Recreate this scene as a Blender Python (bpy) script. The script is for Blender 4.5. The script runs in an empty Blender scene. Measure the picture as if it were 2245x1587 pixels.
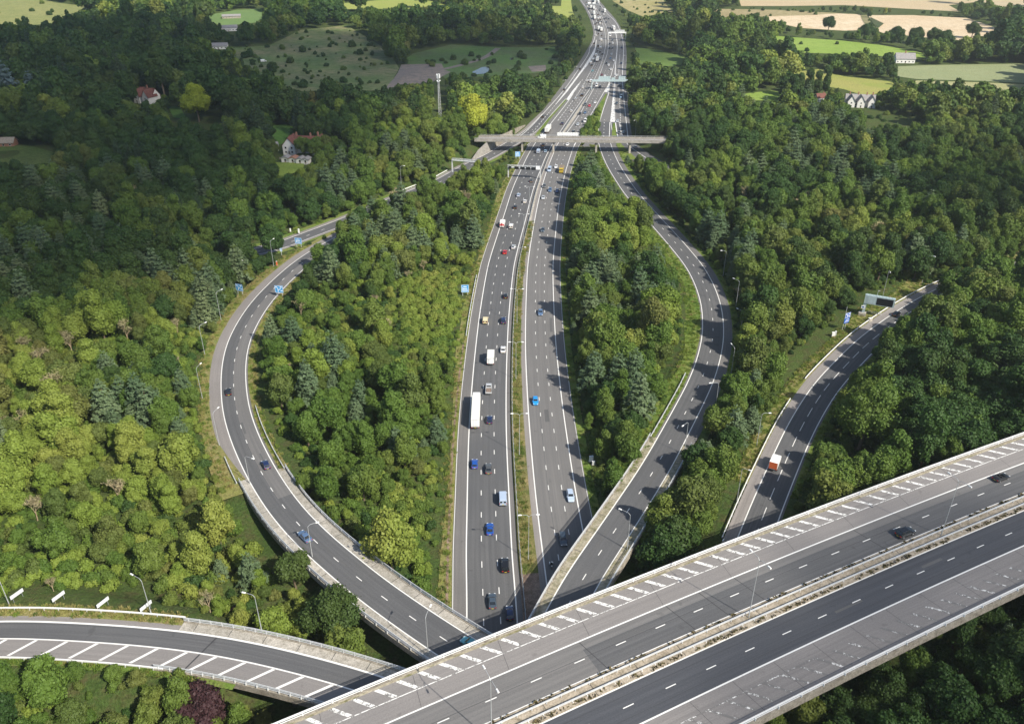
import bpy, math, random
import numpy as np
from mathutils import Vector, Matrix
random.seed(7); RNG = np.random.default_rng(7)
S = bpy.context.scene
C = S.collection
R = math.radians
# ------------------------------------------------------------------ camera, sky, sun, exposure
CAM_H, CAM_T, FPX, CX, CY = 140.0, R(29.6), 1820.0, 1122.5, 793.5
cd = bpy.data.cameras.new('camera'); cam = bpy.data.objects.new('camera', cd); C.objects.link(cam)
cam.location = (0, 0, CAM_H); cam.rotation_euler = (R(90) - CAM_T, 0, 0)
cd.sensor_width = 36.0; cd.lens = 36.0 * FPX / 2245.0; cd.clip_start = 1.0; cd.clip_end = 9000.0
S.camera = cam
W = bpy.data.worlds.new('World'); S.world = W; W.use_nodes = True
SUN_EL = R(41.0); SUN_AZ = math.atan2(0.72, -0.69)          # sun high behind the camera, to the right
sky = W.node_tree.nodes.new('ShaderNodeTexSky'); sky.sky_type = 'NISHITA'; sky.sun_disc = False
sky.sun_elevation = SUN_EL; sky.sun_rotation = SUN_AZ; sky.altitude = 100
bg = W.node_tree.nodes['Background']; bg.inputs['Strength'].default_value = 0.09
W.node_tree.links.new(sky.outputs['Color'], bg.inputs['Color'])
sl = bpy.data.lights.new('sun', 'SUN'); sl.energy = 4.6; sl.angle = R(0.55); sl.color = (1.0, 0.925, 0.8)
so = bpy.data.objects.new('sun', sl); C.objects.link(so)
SUN = Vector((math.sin(SUN_AZ) * math.cos(SUN_EL), math.cos(SUN_AZ) * math.cos(SUN_EL), math.sin(SUN_EL)))
so.rotation_euler = SUN.to_track_quat('Z', 'Y').to_euler(); so.location = (300, -300, 400)
S.view_settings.view_transform = 'Standard'; S.view_settings.look = 'None'
S.view_settings.exposure = 0.62; S.view_settings.gamma = 1.0
S.cycles.max_bounces = 6; S.cycles.diffuse_bounces = 2; S.cycles.glossy_bounces = 2
S.cycles.transmission_bounces = 3; S.cycles.transparent_max_bounces = 8; S.cycles.volume_bounces = 1

# ------------------------------------------------------------------ survey helpers (photo pixel + height -> place)
def P(u, v, z=0.0):
    x = (u - CX) / FPX; y = (v - CY) / FPX
    d = Vector((x, math.cos(CAM_T) - y * math.sin(CAM_T), -math.sin(CAM_T) - y * math.cos(CAM_T)))
    t = (z - CAM_H) / d.z
    return Vector((d.x * t, d.y * t, z))
def Qn(X, Y, Z):
    dz = Z - CAM_H
    zc = Y * math.cos(CAM_T) - dz * math.sin(CAM_T); yd = -Y * math.sin(CAM_T) - dz * math.cos(CAM_T)
    zc = np.where(zc < 1, 1, zc)
    return CX + FPX * X / zc, CY + FPX * yd / zc, zc
def poly_in(poly, u, v):
    u = np.asarray(u, float); v = np.asarray(v, float); ins = np.zeros(u.shape, bool)
    n = len(poly)
    for i in range(n):
        x0, y0 = poly[i]; x1, y1 = poly[(i + 1) % n]
        if y0 == y1: continue
        c = ((y0 > v) != (y1 > v)) & (u < (x1 - x0) * (v - y0) / (y1 - y0) + x0)
        ins ^= c
    return ins
# ------------------------------------------------------------------ materials
def nt(name):
    m = bpy.data.materials.new(name); m.use_nodes = True
    t = m.node_tree; b = t.nodes['Principled BSDF']; return m, t, b
def mixc(t, fac, a, b, mode='MIX'):
    n = t.nodes.new('ShaderNodeMix'); n.data_type = 'RGBA'; n.blend_type = mode
    for sock, val in ((n.inputs[0], fac), (n.inputs[6], a), (n.inputs[7], b)):
        if hasattr(val, 'links'): t.links.new(val, sock)
        elif isinstance(val, (int, float)): sock.default_value = val
        else: sock.default_value = (*val, 1) if len(val) == 3 else val
    return n.outputs[2]
def noise(t, scale, detail=4, rough=0.6, vec=None):
    n = t.nodes.new('ShaderNodeTexNoise'); n.inputs['Scale'].default_value = scale
    n.inputs['Detail'].default_value = detail; n.inputs['Roughness'].default_value = rough
    if vec is not None: t.links.new(vec, n.inputs['Vector'])
    return n.outputs['Fac']
def ramp(t, fac, a, b):
    n = t.nodes.new('ShaderNodeMapRange'); n.inputs[1].default_value = a; n.inputs[2].default_value = b
    t.links.new(fac, n.inputs[0]); return n.outputs[0]
def wpos(t): return t.nodes.new('ShaderNodeNewGeometry').outputs['Position']
def scaled(t, vec, sx, sy, sz=1):
    n = t.nodes.new('ShaderNodeMapping'); n.inputs['Scale'].default_value = (sx, sy, sz); t.links.new(vec, n.inputs['Vector'])
    return n.outputs[0]
def plain(name, col, rough=0.6, metal=0.0, coat=0.0, var=0.15, vscale=2.0):
    m, t, b = nt(name)
    f = noise(t, vscale, 3, 0.6, wpos(t))
    c = mixc(t, ramp(t, f, 0.3, 0.7), [x * (1 - var) for x in col], [min(1, x * (1 + var)) for x in col])
    t.links.new(c, b.inputs['Base Color']); b.inputs['Roughness'].default_value = rough; b.inputs['Metallic'].default_value = metal
    b.inputs['Coat Weight'].default_value = coat; return m
def paint_mat(name):                                             # car paint: the colour is the object's own
    m, t, b = nt(name)
    oi = t.nodes.new('ShaderNodeObjectInfo'); t.links.new(oi.outputs['Color'], b.inputs['Base Color'])
    b.inputs['Roughness'].default_value = 0.32; b.inputs['Coat Weight'].default_value = 0.7; b.inputs['Coat Roughness'].default_value = 0.06
    b.inputs['Metallic'].default_value = 0.15
    return m
def asphalt(name, c0, c1, streak=0.35, tracks=0.0, lane=3.7, off=0.0):
    m, t, b = nt(name); pos = wpos(t)
    uv = t.nodes.new('ShaderNodeUVMap').outputs[0]
    big = ramp(t, noise(t, 0.045, 4, 0.65, pos), 0.35, 0.68)
    c = mixc(t, big, c0, c1)
    st = ramp(t, noise(t, 1.0, 4, 0.7, scaled(t, uv, 1.6, 0.018)), 0.35, 0.65)
    c = mixc(t, st, c, [x * (1 - streak) for x in c0])
    if tracks > 0:                                               # polished wheel tracks along each lane
        sx = t.nodes.new('ShaderNodeSeparateXYZ'); t.links.new(uv, sx.inputs[0])
        w = t.nodes.new('ShaderNodeMath'); w.operation = 'MULTIPLY_ADD'; w.inputs[1].default_value = 2 * math.pi * 2 / lane; w.inputs[2].default_value = off
        t.links.new(sx.outputs[0], w.inputs[0])
        s = t.nodes.new('ShaderNodeMath'); s.operation = 'SINE'; t.links.new(w.outputs[0], s.inputs[0])
        f = ramp(t, s.outputs[0], -0.2, 1.0)
        k = t.nodes.new('ShaderNodeMath'); k.operation = 'MULTIPLY'; k.inputs[1].default_value = tracks; t.links.new(f, k.inputs[0])
        c = mixc(t, k.outputs[0], c, [x * 0.72 for x in c0])
    gr = ramp(t, noise(t, 3.5, 3, 0.7, pos), 0.3, 0.7)
    c = mixc(t, 0.22, c, mixc(t, gr, [x * 0.6 for x in c0], [x * 1.5 for x in c1]))
    spots = ramp(t, noise(t, 0.35, 2, 0.5, pos), 0.69, 0.74)
    k2 = t.nodes.new('ShaderNodeMath'); k2.operation = 'MULTIPLY'; k2.inputs[1].default_value = 0.35; t.links.new(spots, k2.inputs[0])
    c = mixc(t, k2.outputs[0], c, [x * 0.5 for x in c0])
    t.links.new(c, b.inputs['Base Color']); b.inputs['Roughness'].default_value = 0.85; b.inputs['Specular IOR Level'].default_value = 0.35
    return m
def ground_mat(name, cols, s1=0.02, s2=0.25, s3=1.6, rough=0.95, bump=0.0):
    m, t, b = nt(name); pos = wpos(t)
    c = mixc(t, ramp(t, noise(t, s1, 4, 0.6, pos), 0.38, 0.62), cols[0], cols[1])
    c = mixc(t, ramp(t, noise(t, s2, 5, 0.7, pos), 0.45, 0.7), c, cols[2])
    g = ramp(t, noise(t, s3, 4, 0.7, pos), 0.3, 0.7)
    c = mixc(t, g, mixc(t, 1.0, c, (0.6, 0.6, 0.6), 'MULTIPLY'), mixc(t, 1.0, c, (1.3, 1.3, 1.3), 'MULTIPLY'))
    t.links.new(c, b.inputs['Base Color']); b.inputs['Roughness'].default_value = rough; b.inputs['Specular IOR Level'].default_value = 0.1
    if bump > 0:
        bn = t.nodes.new('ShaderNodeBump'); bn.inputs['Strength'].default_value = bump; bn.inputs['Distance'].default_value = 0.5
        t.links.new(g, bn.inputs['Height']); t.links.new(bn.outputs[0], b.inputs['Normal'])
    return m
def worn_paint(name, wear, scale=1.1):                            # white thermoplastic with patches worn away to the asphalt
    m, t, b = nt(name); pos = wpos(t)
    n = noise(t, scale, 5, 0.75, pos)
    f = ramp(t, n, wear - 0.04, wear + 0.04)
    c = mixc(t, f, (0.16, 0.155, 0.15), (0.74, 0.74, 0.72))
    t.links.new(c, b.inputs['Base Color']); b.inputs['Roughness'].default_value = 0.6; return m
M = {}
M['lane'] = asphalt('lane_asphalt', (0.096, 0.099, 0.106), (0.132, 0.132, 0.134), 0.2, 0.32)
M['lane_new'] = asphalt('dark_asphalt', (0.066, 0.072, 0.086), (0.09, 0.094, 0.104), 0.25, 0.4, 3.95)
M['lane_old'] = asphalt('grey_asphalt', (0.15, 0.148, 0.148), (0.185, 0.18, 0.177), 0.2, 0.3, 3.95)
M['lane_far'] = asphalt('pale_asphalt', (0.155, 0.153, 0.152), (0.205, 0.198, 0.192), 0.3)
M['shoulder'] = asphalt('shoulder_asphalt', (0.215, 0.2, 0.192), (0.28, 0.26, 0.248), 0.18)
M['shoulder_dark'] = asphalt('shoulder_grey', (0.14, 0.136, 0.134), (0.185, 0.177, 0.172), 0.18)
M['hatch'] = asphalt('hatched_asphalt', (0.2, 0.19, 0.186), (0.255, 0.24, 0.232), 0.15)
M['white'] = worn_paint('road_paint', 0.33, 2.2)
M['white_worn'] = worn_paint('worn_road_paint', 0.455, 1.7)
M['white_scraps'] = worn_paint('nearly_gone_road_paint', 0.56, 1.3)
M['chev'] = worn_paint('pale_hatching', 0.44, 0.6)
M['concrete'] = ground_mat('concrete', ((0.36, 0.34, 0.3), (0.46, 0.43, 0.38), (0.26, 0.24, 0.2)), 0.08, 0.5, 3.0, 0.9)
M['beam'] = ground_mat('weathered_concrete', ((0.27, 0.245, 0.205), (0.34, 0.31, 0.26), (0.17, 0.15, 0.12)), 0.1, 0.6, 3.0, 0.9)
M['soffit'] = ground_mat('soffit_concrete', ((0.3, 0.29, 0.27), (0.35, 0.33, 0.3), (0.22, 0.2, 0.18)), 0.1, 0.6, 3.0, 0.9)
M['gravel'] = ground_mat('reserve_gravel', ((0.36, 0.31, 0.245), (0.42, 0.37, 0.3), (0.2, 0.17, 0.12)), 0.12, 0.7, 3.0, 0.95)
M['weeds'] = ground_mat('weeds', ((0.1, 0.09, 0.04), (0.15, 0.12, 0.06), (0.06, 0.06, 0.025)), 0.3, 1.0, 4.0, 1.0, 0.5)
M['moss'] = ground_mat('mossy_concrete', ((0.3, 0.27, 0.2), (0.38, 0.35, 0.28), (0.12, 0.12, 0.045)), 0.15, 0.4, 2.0, 0.95)
M['lamppole'] = plain('grey_lamp_column', (0.42, 0.44, 0.45), 0.5, 0.2, 0, 0.1)
M['ground'] = ground_mat('woodland_floor', ((0.05, 0.085, 0.022), (0.075, 0.11, 0.03), (0.085, 0.08, 0.035)), 0.03, 0.3, 1.5, 1.0, 0.6)
M['verge'] = ground_mat('verge_grass', ((0.16, 0.2, 0.045), (0.23, 0.22, 0.075), (0.27, 0.215, 0.12)), 0.04, 0.22, 2.2, 1.0, 0.4)
M['verge_green'] = ground_mat('lush_verge', ((0.10, 0.175, 0.03), (0.15, 0.21, 0.045), (0.2, 0.2, 0.07)), 0.05, 0.3, 2.0, 1.0, 0.4)
M['median'] = ground_mat('median_grass', ((0.09, 0.115, 0.03), (0.17, 0.165, 0.055), (0.3, 0.235, 0.12)), 0.03, 0.12, 2.2, 1.0, 0.4)
M['earth'] = ground_mat('bare_earth', ((0.24, 0.17, 0.13), (0.3, 0.22, 0.17), (0.13, 0.1, 0.075)), 0.1, 0.6, 3.0, 1.0)
M['patch'] = asphalt('repair_asphalt', (0.1, 0.101, 0.104), (0.125, 0.125, 0.127), 0.2)
M['board'] = plain('greyed_sign_back', (0.6, 0.62, 0.63), 0.5, 0.0, 0, 0.06)
M['steel'] = plain('galvanised_steel', (0.62, 0.64, 0.65), 0.45, 0.25, 0, 0.1)
M['steel_dark'] = plain('weathered_steel', (0.3, 0.32, 0.33), 0.5, 0.4, 0, 0.15)
M['whitepaint'] = plain('white_painted_steel', (0.78, 0.79, 0.79), 0.45, 0.0, 0, 0.06)
M['bluesteel'] = plain('grey_blue_steel', (0.4, 0.5, 0.52), 0.5, 0.1, 0, 0.1)
M['lamphead'] = plain('lamp_housing', (0.82, 0.83, 0.82), 0.4, 0.0, 0, 0.04)
M['blue'] = plain('blue_sign_face', (0.035, 0.28, 0.62), 0.45, 0, 0, 0.08)
M['darkblue'] = plain('dark_blue_sign_face', (0.015, 0.1, 0.42), 0.45, 0, 0, 0.08)
M['letter'] = plain('white_lettering', (0.85, 0.87, 0.88), 0.5, 0, 0, 0.03)
M['screen'] = plain('unlit_display', (0.012, 0.013, 0.016), 0.35, 0, 0, 0.1)
M['paint'] = paint_mat('vehicle_paint')
M['glass'] = plain('tinted_glass', (0.015, 0.02, 0.026), 0.06, 0, 0.6, 0.0)
M['tyre'] = plain('tyre_rubber', (0.018, 0.018, 0.02), 0.8, 0, 0, 0.1)
M['rim'] = plain('alloy_rim', (0.45, 0.46, 0.48), 0.35, 0.7, 0, 0.05)
M['trim'] = plain('black_trim', (0.025, 0.026, 0.028), 0.55, 0, 0, 0.1)
M['red'] = plain('red_lens', (0.42, 0.02, 0.02), 0.25, 0, 0.3, 0.05)
M['headlamp'] = plain('clear_lens', (0.7, 0.74, 0.78), 0.15, 0, 0.5, 0.03)
M['plate_y'] = plain('yellow_plate', (0.7, 0.52, 0.05), 0.5, 0, 0, 0.03)
M['plate_w'] = plain('white_plate', (0.75, 0.75, 0.72), 0.5, 0, 0, 0.03)
M['canvas'] = plain('trailer_sheeting', (0.66, 0.67, 0.64), 0.55, 0, 0, 0.07, 0.9)
M['whitebox'] = plain('white_bodywork', (0.8, 0.81, 0.8), 0.4, 0, 0.2, 0.04, 0.8)
M['load'] = plain('brown_load', (0.2, 0.15, 0.12), 0.9, 0, 0, 0.3, 3)
M['orange'] = plain('orange_marking', (0.62, 0.13, 0.04), 0.5, 0, 0, 0.06)
M['tilered'] = plain('red_roof_tiles', (0.15, 0.055, 0.042), 0.85, 0, 0, 0.3, 0.8)
M['slate'] = plain('grey_slate', (0.26, 0.25, 0.25), 0.8, 0, 0, 0.2, 0.8)
M['render'] = plain('white_render', (0.74, 0.73, 0.7), 0.85, 0, 0, 0.05, 0.5)
M['brick'] = plain('brown_brick', (0.3, 0.15, 0.1), 0.9, 0, 0, 0.2, 1.5)
M['timber'] = plain('grey_timber', (0.3, 0.26, 0.21), 0.9, 0, 0, 0.2, 1.5)
M['bark'] = plain('bark', (0.14, 0.105, 0.07), 0.95, 0, 0, 0.3, 2.5)
M['palebark'] = plain('pale_bark', (0.34, 0.27, 0.17), 0.95, 0, 0, 0.25, 2.5)
M['water'] = plain('pond_water', (0.05, 0.06, 0.06), 0.05, 0, 0, 0.0)
# ------------------------------------------------------------------ mesh helpers
class MB:
    def __init__(s): s.v = []; s.f = []; s.m = []; s.uv = None
    def quad(s, a, b, c, d, m=0):
        i = len(s.v); s.v += [tuple(a), tuple(b), tuple(c), tuple(d)]; s.f.append((i, i + 1, i + 2, i + 3)); s.m.append(m)
    def tri(s, a, b, c, m=0):
        i = len(s.v); s.v += [tuple(a), tuple(b), tuple(c)]; s.f.append((i, i + 1, i + 2)); s.m.append(m)
    def hexa(s, p, m=0):                                          # 8 points: bottom ring 0-3, top ring 4-7
        i = len(s.v); s.v += [tuple(x) for x in p]
        for f in ((3, 2, 1, 0), (4, 5, 6, 7), (0, 1, 5, 4), (1, 2, 6, 5), (2, 3, 7, 6), (3, 0, 4, 7)):
            s.f.append(tuple(i + k for k in f)); s.m.append(m)
    def box(s, c, d, m=0, top=(1, 1), rz=0.0, shift=(0, 0)):
        x, y, z = c; a, b, h = d[0] / 2, d[1] / 2, d[2] / 2; tx, ty = top
        pts = [(-a, -b, -h), (a, -b, -h), (a, b, -h), (-a, b, -h), (-a * tx + shift[0], -b * ty + shift[1], h), (a * tx + shift[0], -b * ty + shift[1], h), (a * tx + shift[0], b * ty + shift[1], h), (-a * tx + shift[0], b * ty + shift[1], h)]
        cs, sn = math.cos(rz), math.sin(rz)
        s.hexa([(x + px * cs - py * sn, y + px * sn + py * cs, z + pz) for px, py, pz in pts], m)
    def beam(s, a, b, w, h, m=0):                                  # rectangular bar between two points
        a = Vector(a); b = Vector(b); d = (b - a).normalized(); up = Vector((0, 0, 1))
        if abs(d.z) > 0.95: up = Vector((0, 1, 0))
        r = d.cross(up).normalized() * (w / 2); u = r.cross(d).normalized() * (h / 2)
        s.hexa([a - r - u, a + r - u, b + r - u, b - r - u, a - r + u, a + r + u, b + r + u, b - r + u], m)
    def tube(s, a, b, r0, r1, n=6, m=0, cap=True):
        a = Vector(a); b = Vector(b); d = (b - a).normalized(); up = Vector((0, 0, 1)) if abs(d.z) < 0.9 else Vector((1, 0, 0))
        x = d.cross(up).normalized(); y = d.cross(x); i = len(s.v)
        for p, r in ((a, r0), (b, r1)):
            for k in range(n):
                q = 2 * math.pi * k / n; s.v.append(tuple(p + x * (r * math.cos(q)) + y * (r * math.sin(q))))
        for k in range(n):
            j = (k + 1) % n; s.f.append((i + k, i + j, i + n + j, i + n + k)); s.m.append(m)
        if cap:
            s.f.append(tuple(i + k for k in range(n))[::-1]); s.m.append(m); s.f.append(tuple(i + n + k for k in range(n))); s.m.append(m)
    def prism(s, poly, y0, y1, m=0, inset=0.0):                    # side profile in x,z extruded along y
        n = len(poly); i = len(s.v)
        for y in (y0, y1):
            for x, z in poly: s.v.append((x, y, z))
        s.f.append(tuple(range(i, i + n))); s.m.append(m); s.f.append(tuple(range(i + 2 * n - 1, i + n - 1, -1))); s.m.append(m)
        for k in range(n):
            j = (k + 1) % n; s.f.append((i + j, i + k, i + n + k, i + n + j)); s.m.append(m)
    def mesh(s, name, mats):
        me = bpy.data.meshes.new(name); me.from_pydata(s.v, [], s.f)
        for m in mats: me.materials.append(M[m] if isinstance(m, str) else m)
        if len(mats) > 1: me.polygons.foreach_set('material_index', s.m)
        if s.uv:
            s.uv += [(0.0, 0.0)] * (len(s.v) - len(s.uv))
            l = me.uv_layers.new(name='UVMap')
            vi = np.empty(len(me.loops), np.int32); me.loops.foreach_get('vertex_index', vi)
            l.data.foreach_set('uv', np.asarray(s.uv, np.float32)[vi].ravel())
        me.update(); return me
    def build(s, name, mats, parent=None, loc=(0, 0, 0), rz=0.0):
        if not isinstance(mats, (list, tuple)): mats = [mats]
        o = bpy.data.objects.new(name, s.mesh(name, mats)); C.objects.link(o); o.location = loc; o.rotation_euler.z = rz
        if parent: o.parent = parent
        return o
def tag(o, label=None, cat=None, group=None, kind=None):
    if label: o['label'] = label
    if cat: o['category'] = cat
    if group: o['group'] = group
    if kind: o['kind'] = kind
    return o
def empty(name, loc, rz=0.0, label=None, cat=None, group=None):
    o = bpy.data.objects.new(name, None); C.objects.link(o); o.location = loc; o.rotation_euler.z = rz; o.empty_display_size = 1
    return tag(o, label, cat, group)
def copy_tree(o, parent=None):
    c = o.copy(); C.objects.link(c)
    if parent: c.parent = parent
    for ch in list(o.children): copy_tree(ch, c)
    return c
# ------------------------------------------------------------------ centre lines
def smooth_line(pts, step=3.0, passes=6):
    p = np.array([tuple(q) for q in pts], float)
    q = []
    for i in range(len(p) - 1):
        p0 = p[max(i - 1, 0)]; p1 = p[i]; p2 = p[i + 1]; p3 = p[min(i + 2, len(p) - 1)]
        n = max(2, int(np.linalg.norm(p2 - p1) / 1.5))
        for k in range(n):
            t = k / n
            q.append(0.5 * ((2 * p1) + (-p0 + p2) * t + (2 * p0 - 5 * p1 + 4 * p2 - p3) * t * t + (-p0 + 3 * p1 - 3 * p2 + p3) * t ** 3))
    q.append(p[-1]); q = np.array(q)
    s = np.r_[0, np.cumsum(np.linalg.norm(np.diff(q[:, :2], axis=0), axis=1))]
    n = max(2, int(s[-1] / step) + 1); si = np.linspace(0, s[-1], n)
    r = np.stack([np.interp(si, s, q[:, k]) for k in range(3)], 1)
    for _ in range(passes):
        r[1:-1] = 0.25 * r[:-2] + 0.5 * r[1:-1] + 0.25 * r[2:]
    return r
class Line:
    def __init__(s, pts, step=3.0, passes=6):
        s.p = smooth_line(pts, step, passes)
        d = np.gradient(s.p[:, :2], axis=0); d /= np.linalg.norm(d, axis=1)[:, None]
        s.d = d; s.n = np.stack([d[:, 1], -d[:, 0]], 1)           # n points right of travel along the line
        s.s = np.r_[0, np.cumsum(np.linalg.norm(np.diff(s.p[:, :2], axis=0), axis=1))]; s.L = s.s[-1]
    def at(s, t, off=0.0, dz=0.0):
        x = np.interp(t, s.s, s.p[:, 0]); y = np.interp(t, s.s, s.p[:, 1]); z = np.interp(t, s.s, s.p[:, 2])
        nx = np.interp(t, s.s, s.n[:, 0]); ny = np.interp(t, s.s, s.n[:, 1])
        return Vector((x + nx * off, y + ny * off, z + dz))
    def ang(s, t):
        return math.atan2(np.interp(t, s.s, s.d[:, 1]), np.interp(t, s.s, s.d[:, 0]))
    def near(s, x, y):
        k = np.argmin((s.p[:, 0] - x) ** 2 + (s.p[:, 1] - y) ** 2)
        o = (x - s.p[k, 0]) * s.n[k, 0] + (y - s.p[k, 1]) * s.n[k, 1]
        a = s.s[k] + (x - s.p[k, 0]) * s.d[k, 0] + (y - s.p[k, 1]) * s.d[k, 1]
        return a, o
def fo(o, t): return o(t) if callable(o) else o
def ribbon(mb, ln, o1, o2, dz=0.0, a=0.0, b=None, step=3.0, m=0, thick=0.0):
    b = ln.L if b is None else b
    n = max(2, int((b - a) / step) + 1); base = len(mb.v)
    if mb.uv is None: mb.uv = []
    ts = np.linspace(a, b, n)
    for t in ts:
        for o in (fo(o1, t), fo(o2, t)):
            mb.v.append(tuple(ln.at(t, o, dz))); mb.uv.append((o, t))
    for k in range(n - 1):
        i = base + 2 * k; mb.f.append((i, i + 1, i + 3, i + 2)); mb.m.append(m)
    if thick:
        j = len(mb.v)
        for t in ts:
            for o in (fo(o1, t), fo(o2, t)):
                mb.v.append(tuple(ln.at(t, o, dz - thick))); mb.uv.append((o, t))
        for k in range(n - 1):
            i = base + 2 * k; q = j + 2 * k
            for f in ((q + 2, q + 3, q + 1, q), (i, i + 2, q + 2, q), (i + 3, i + 1, q + 1, q + 3)): mb.f.append(f); mb.m.append(m)
        e = 2 * (n - 1)
        mb.f.append((base, j, j + 1, base + 1)); mb.m.append(m); mb.f.append((base + e, base + e + 1, j + e + 1, j + e)); mb.m.append(m)
def dashes(mb, ln, off, mark, gap, w, dz, a, b, ph=0.0):
    t = a + ph
    while t < b:
        ribbon(mb, ln, off - w / 2, off + w / 2, dz, t, min(t + mark, b), 2.0); t += mark + gap
def flat(mb, px, z, m=0):
    i = len(mb.v)
    if mb.uv is None: mb.uv = []
    for u, v in px:
        p = P(u, v, z); mb.v.append(tuple(p)); mb.uv.append((p.x, p.y))
    mb.f.append(tuple(range(i, i + len(px)))); mb.m.append(m)
def road(name, items, paints=()):                                # one structure: carriageway strips, its paint a child
    root = None
    for mat, mb in items:
        o = mb.build(name if root is None else name + '_strip', mat, root)
        if root is None: root = tag(o, kind='structure')
    for mat, mb in paints: mb.build('road_marking', mat, root)
    return root
# ------------------------------------------------------------------ road alignments (surveyed from the photo, in metres)
def PL(px, z=0.0): return [P(u, v, z(v) if callable(z) else z) for u, v in px]
def V(*a): return Vector(a)
R1 = Line([V(4.5, -80, 0), V(3.2, 20, 0), V(2.4, 80, 0), V(1.8, 115, 0)] + PL([(1134.1, 1362.7), (1127.8, 1276), (1122.3, 1216), (1119, 1147), (1115.7, 1080), (1112.3, 1013.5), (1109.7, 933.7), (1109.7, 846.9), (1112, 760.5), (1116.4, 680.3), (1124.4, 600), (1131.7, 560), (1153.7, 475), (1169, 415), (1185, 372.5), (1198, 341), (1211.6, 315.7), (1226, 292.6), (1250, 257), (1277, 218.3), (1296, 190), (1316, 145), (1323.8, 120), (1327.5, 102.4), (1328, 89), (1325.7, 69.5), (1321, 53.5), (1312.4, 33.9), (1300, 15.1), (1289, 0), (1274, -18), (1256, -36)]))
R2 = Line([V(18, -80, 0), V(14, 20, 0), V(11, 85, 0), V(9.6, 115, 0)] + PL([(1199.5, 1285.5), (1190, 1213), (1183.2, 1160.5), (1175.2, 1093.6), (1168.5, 1026.8), (1161.8, 947), (1157.8, 893.6), (1154.4, 826.8), (1152, 760), (1152.8, 680), (1155.8, 600), (1159.8, 560), (1168, 508), (1178, 452.7), (1189.3, 406), (1200.4, 370), (1211.6, 341), (1222.7, 315.7), (1242, 292.6), (1271, 251), (1286, 223.3), (1302.4, 193), (1312.5, 170.4), (1324, 139), (1330.7, 120), (1333.7, 102.4), (1333.3, 80), (1332, 67.7), (1327.5, 55.2), (1320.4, 39.2), (1310.6, 23.2), (1300, 9), (1292, 0), (1278, -18), (1260, -36)]))
r4z = lambda v: float(np.interp(v, [300, 600, 800, 1000, 1200, 1340], [0, 0.4, 1.8, 4.7, 6.7, 7.3]))
R4 = Line([V(-46, 5, 7.4), V(-13.5, 69, 7.4), V(2.4, 100, 7.4), V(11, 116.8, 7.35)] + PL([(1303, 1295.9), (1371.4, 1187.3), (1453, 1057), (1486, 997.6), (1510, 950.4), (1535, 900), (1560, 846.5), (1576, 799), (1585.4, 752), (1586.4, 714), (1580.7, 670), (1566.5, 629), (1544.5, 588), (1516, 552), (1475.2, 506.3), (1438, 466.4), (1400, 423.7), (1375, 388.5), (1360.2, 365), (1348.4, 341.4), (1339.6, 318), (1336, 303), (1336.4, 285), (1337.5, 268)], r4z))
r3z = lambda v: float(np.interp(v, [540, 800, 1000, 1200, 1420], [1, 3, 5, 7.5, 9]))
R3 = Line([V(46, 60, 9.2), V(14, 90.5, 9.2), V(0, 102.3, 9.1)] + PL([(957, 1434.5), (930.4, 1417.8), (860, 1367.7), (800, 1324), (750, 1284), (728.3, 1264), (681.5, 1224), (628, 1170.6), (584.6, 1117), (547.9, 1057.8), (531.2, 1024.4), (514.5, 987.7), (497.8, 941), (487.8, 897.5), (484.4, 850.7), (486, 807.3), (494.4, 763.9), (511, 723.8), (538, 680), (568, 643.6), (611.4, 601.8), (648, 571.8), (678.2, 551.7), (715, 531), (752, 511)], r3z))
R7 = Line(PL([(-420, 1420), (-200, 1375), (0, 1361), (133.6, 1363.7), (250.6, 1370.4), (367.5, 1380), (467.7, 1392.8), (568, 1411), (668, 1434.5), (750, 1456), (843.5, 1484.6), (960, 1525), (1100, 1580), (1280, 1660)], 10.0))
R5 = Line(PL([(1380, 1720), (1470, 1540), (1560, 1320), (1600, 1220), (1618.6, 1175.6), (1642, 1117), (1667, 1060), (1692, 1004.4), (1718.8, 947.6), (1749, 894), (1785.7, 840.7), (1829, 794), (1879, 745.5), (1929.3, 707), (1979.4, 673.7), (2032.9, 643.6), (2095, 616), (2180, 590), (2330, 560)], 3.0))
BO = V(-21.42, 91.41, 18.0); BD = V(0.89481, 0.44645, 0); BN = V(0.44645, -0.89481, 0)
def boff(s): return -1.0 * (1 - ((s - 82) / 82) ** 2) if -60 < s < 230 else -1.0 * (1 - (142 / 82) ** 2) + 0.02 * (abs(s - 82) - 142) * 2
R6 = Line([BO + BD * s + BN * boff(s) for s in range(-130, 330, 10)])
S6 = 130.0                                                        # arc length where s = 0
SLIP = Line(PL([(560, 552), (610, 540), (670, 517), (735, 493), (800, 466), (880, 432), (930.7, 412.4), (966.8, 397.7), (1020, 368), (1073.7, 342), (1113.8, 318.8), (1150, 297), (1172, 280), (1200, 251)]))
SLIP2 = Line(PL([(1357.5, 268), (1362, 290), (1374, 315), (1392, 330), (1425, 352), (1480, 385)]))
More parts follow.
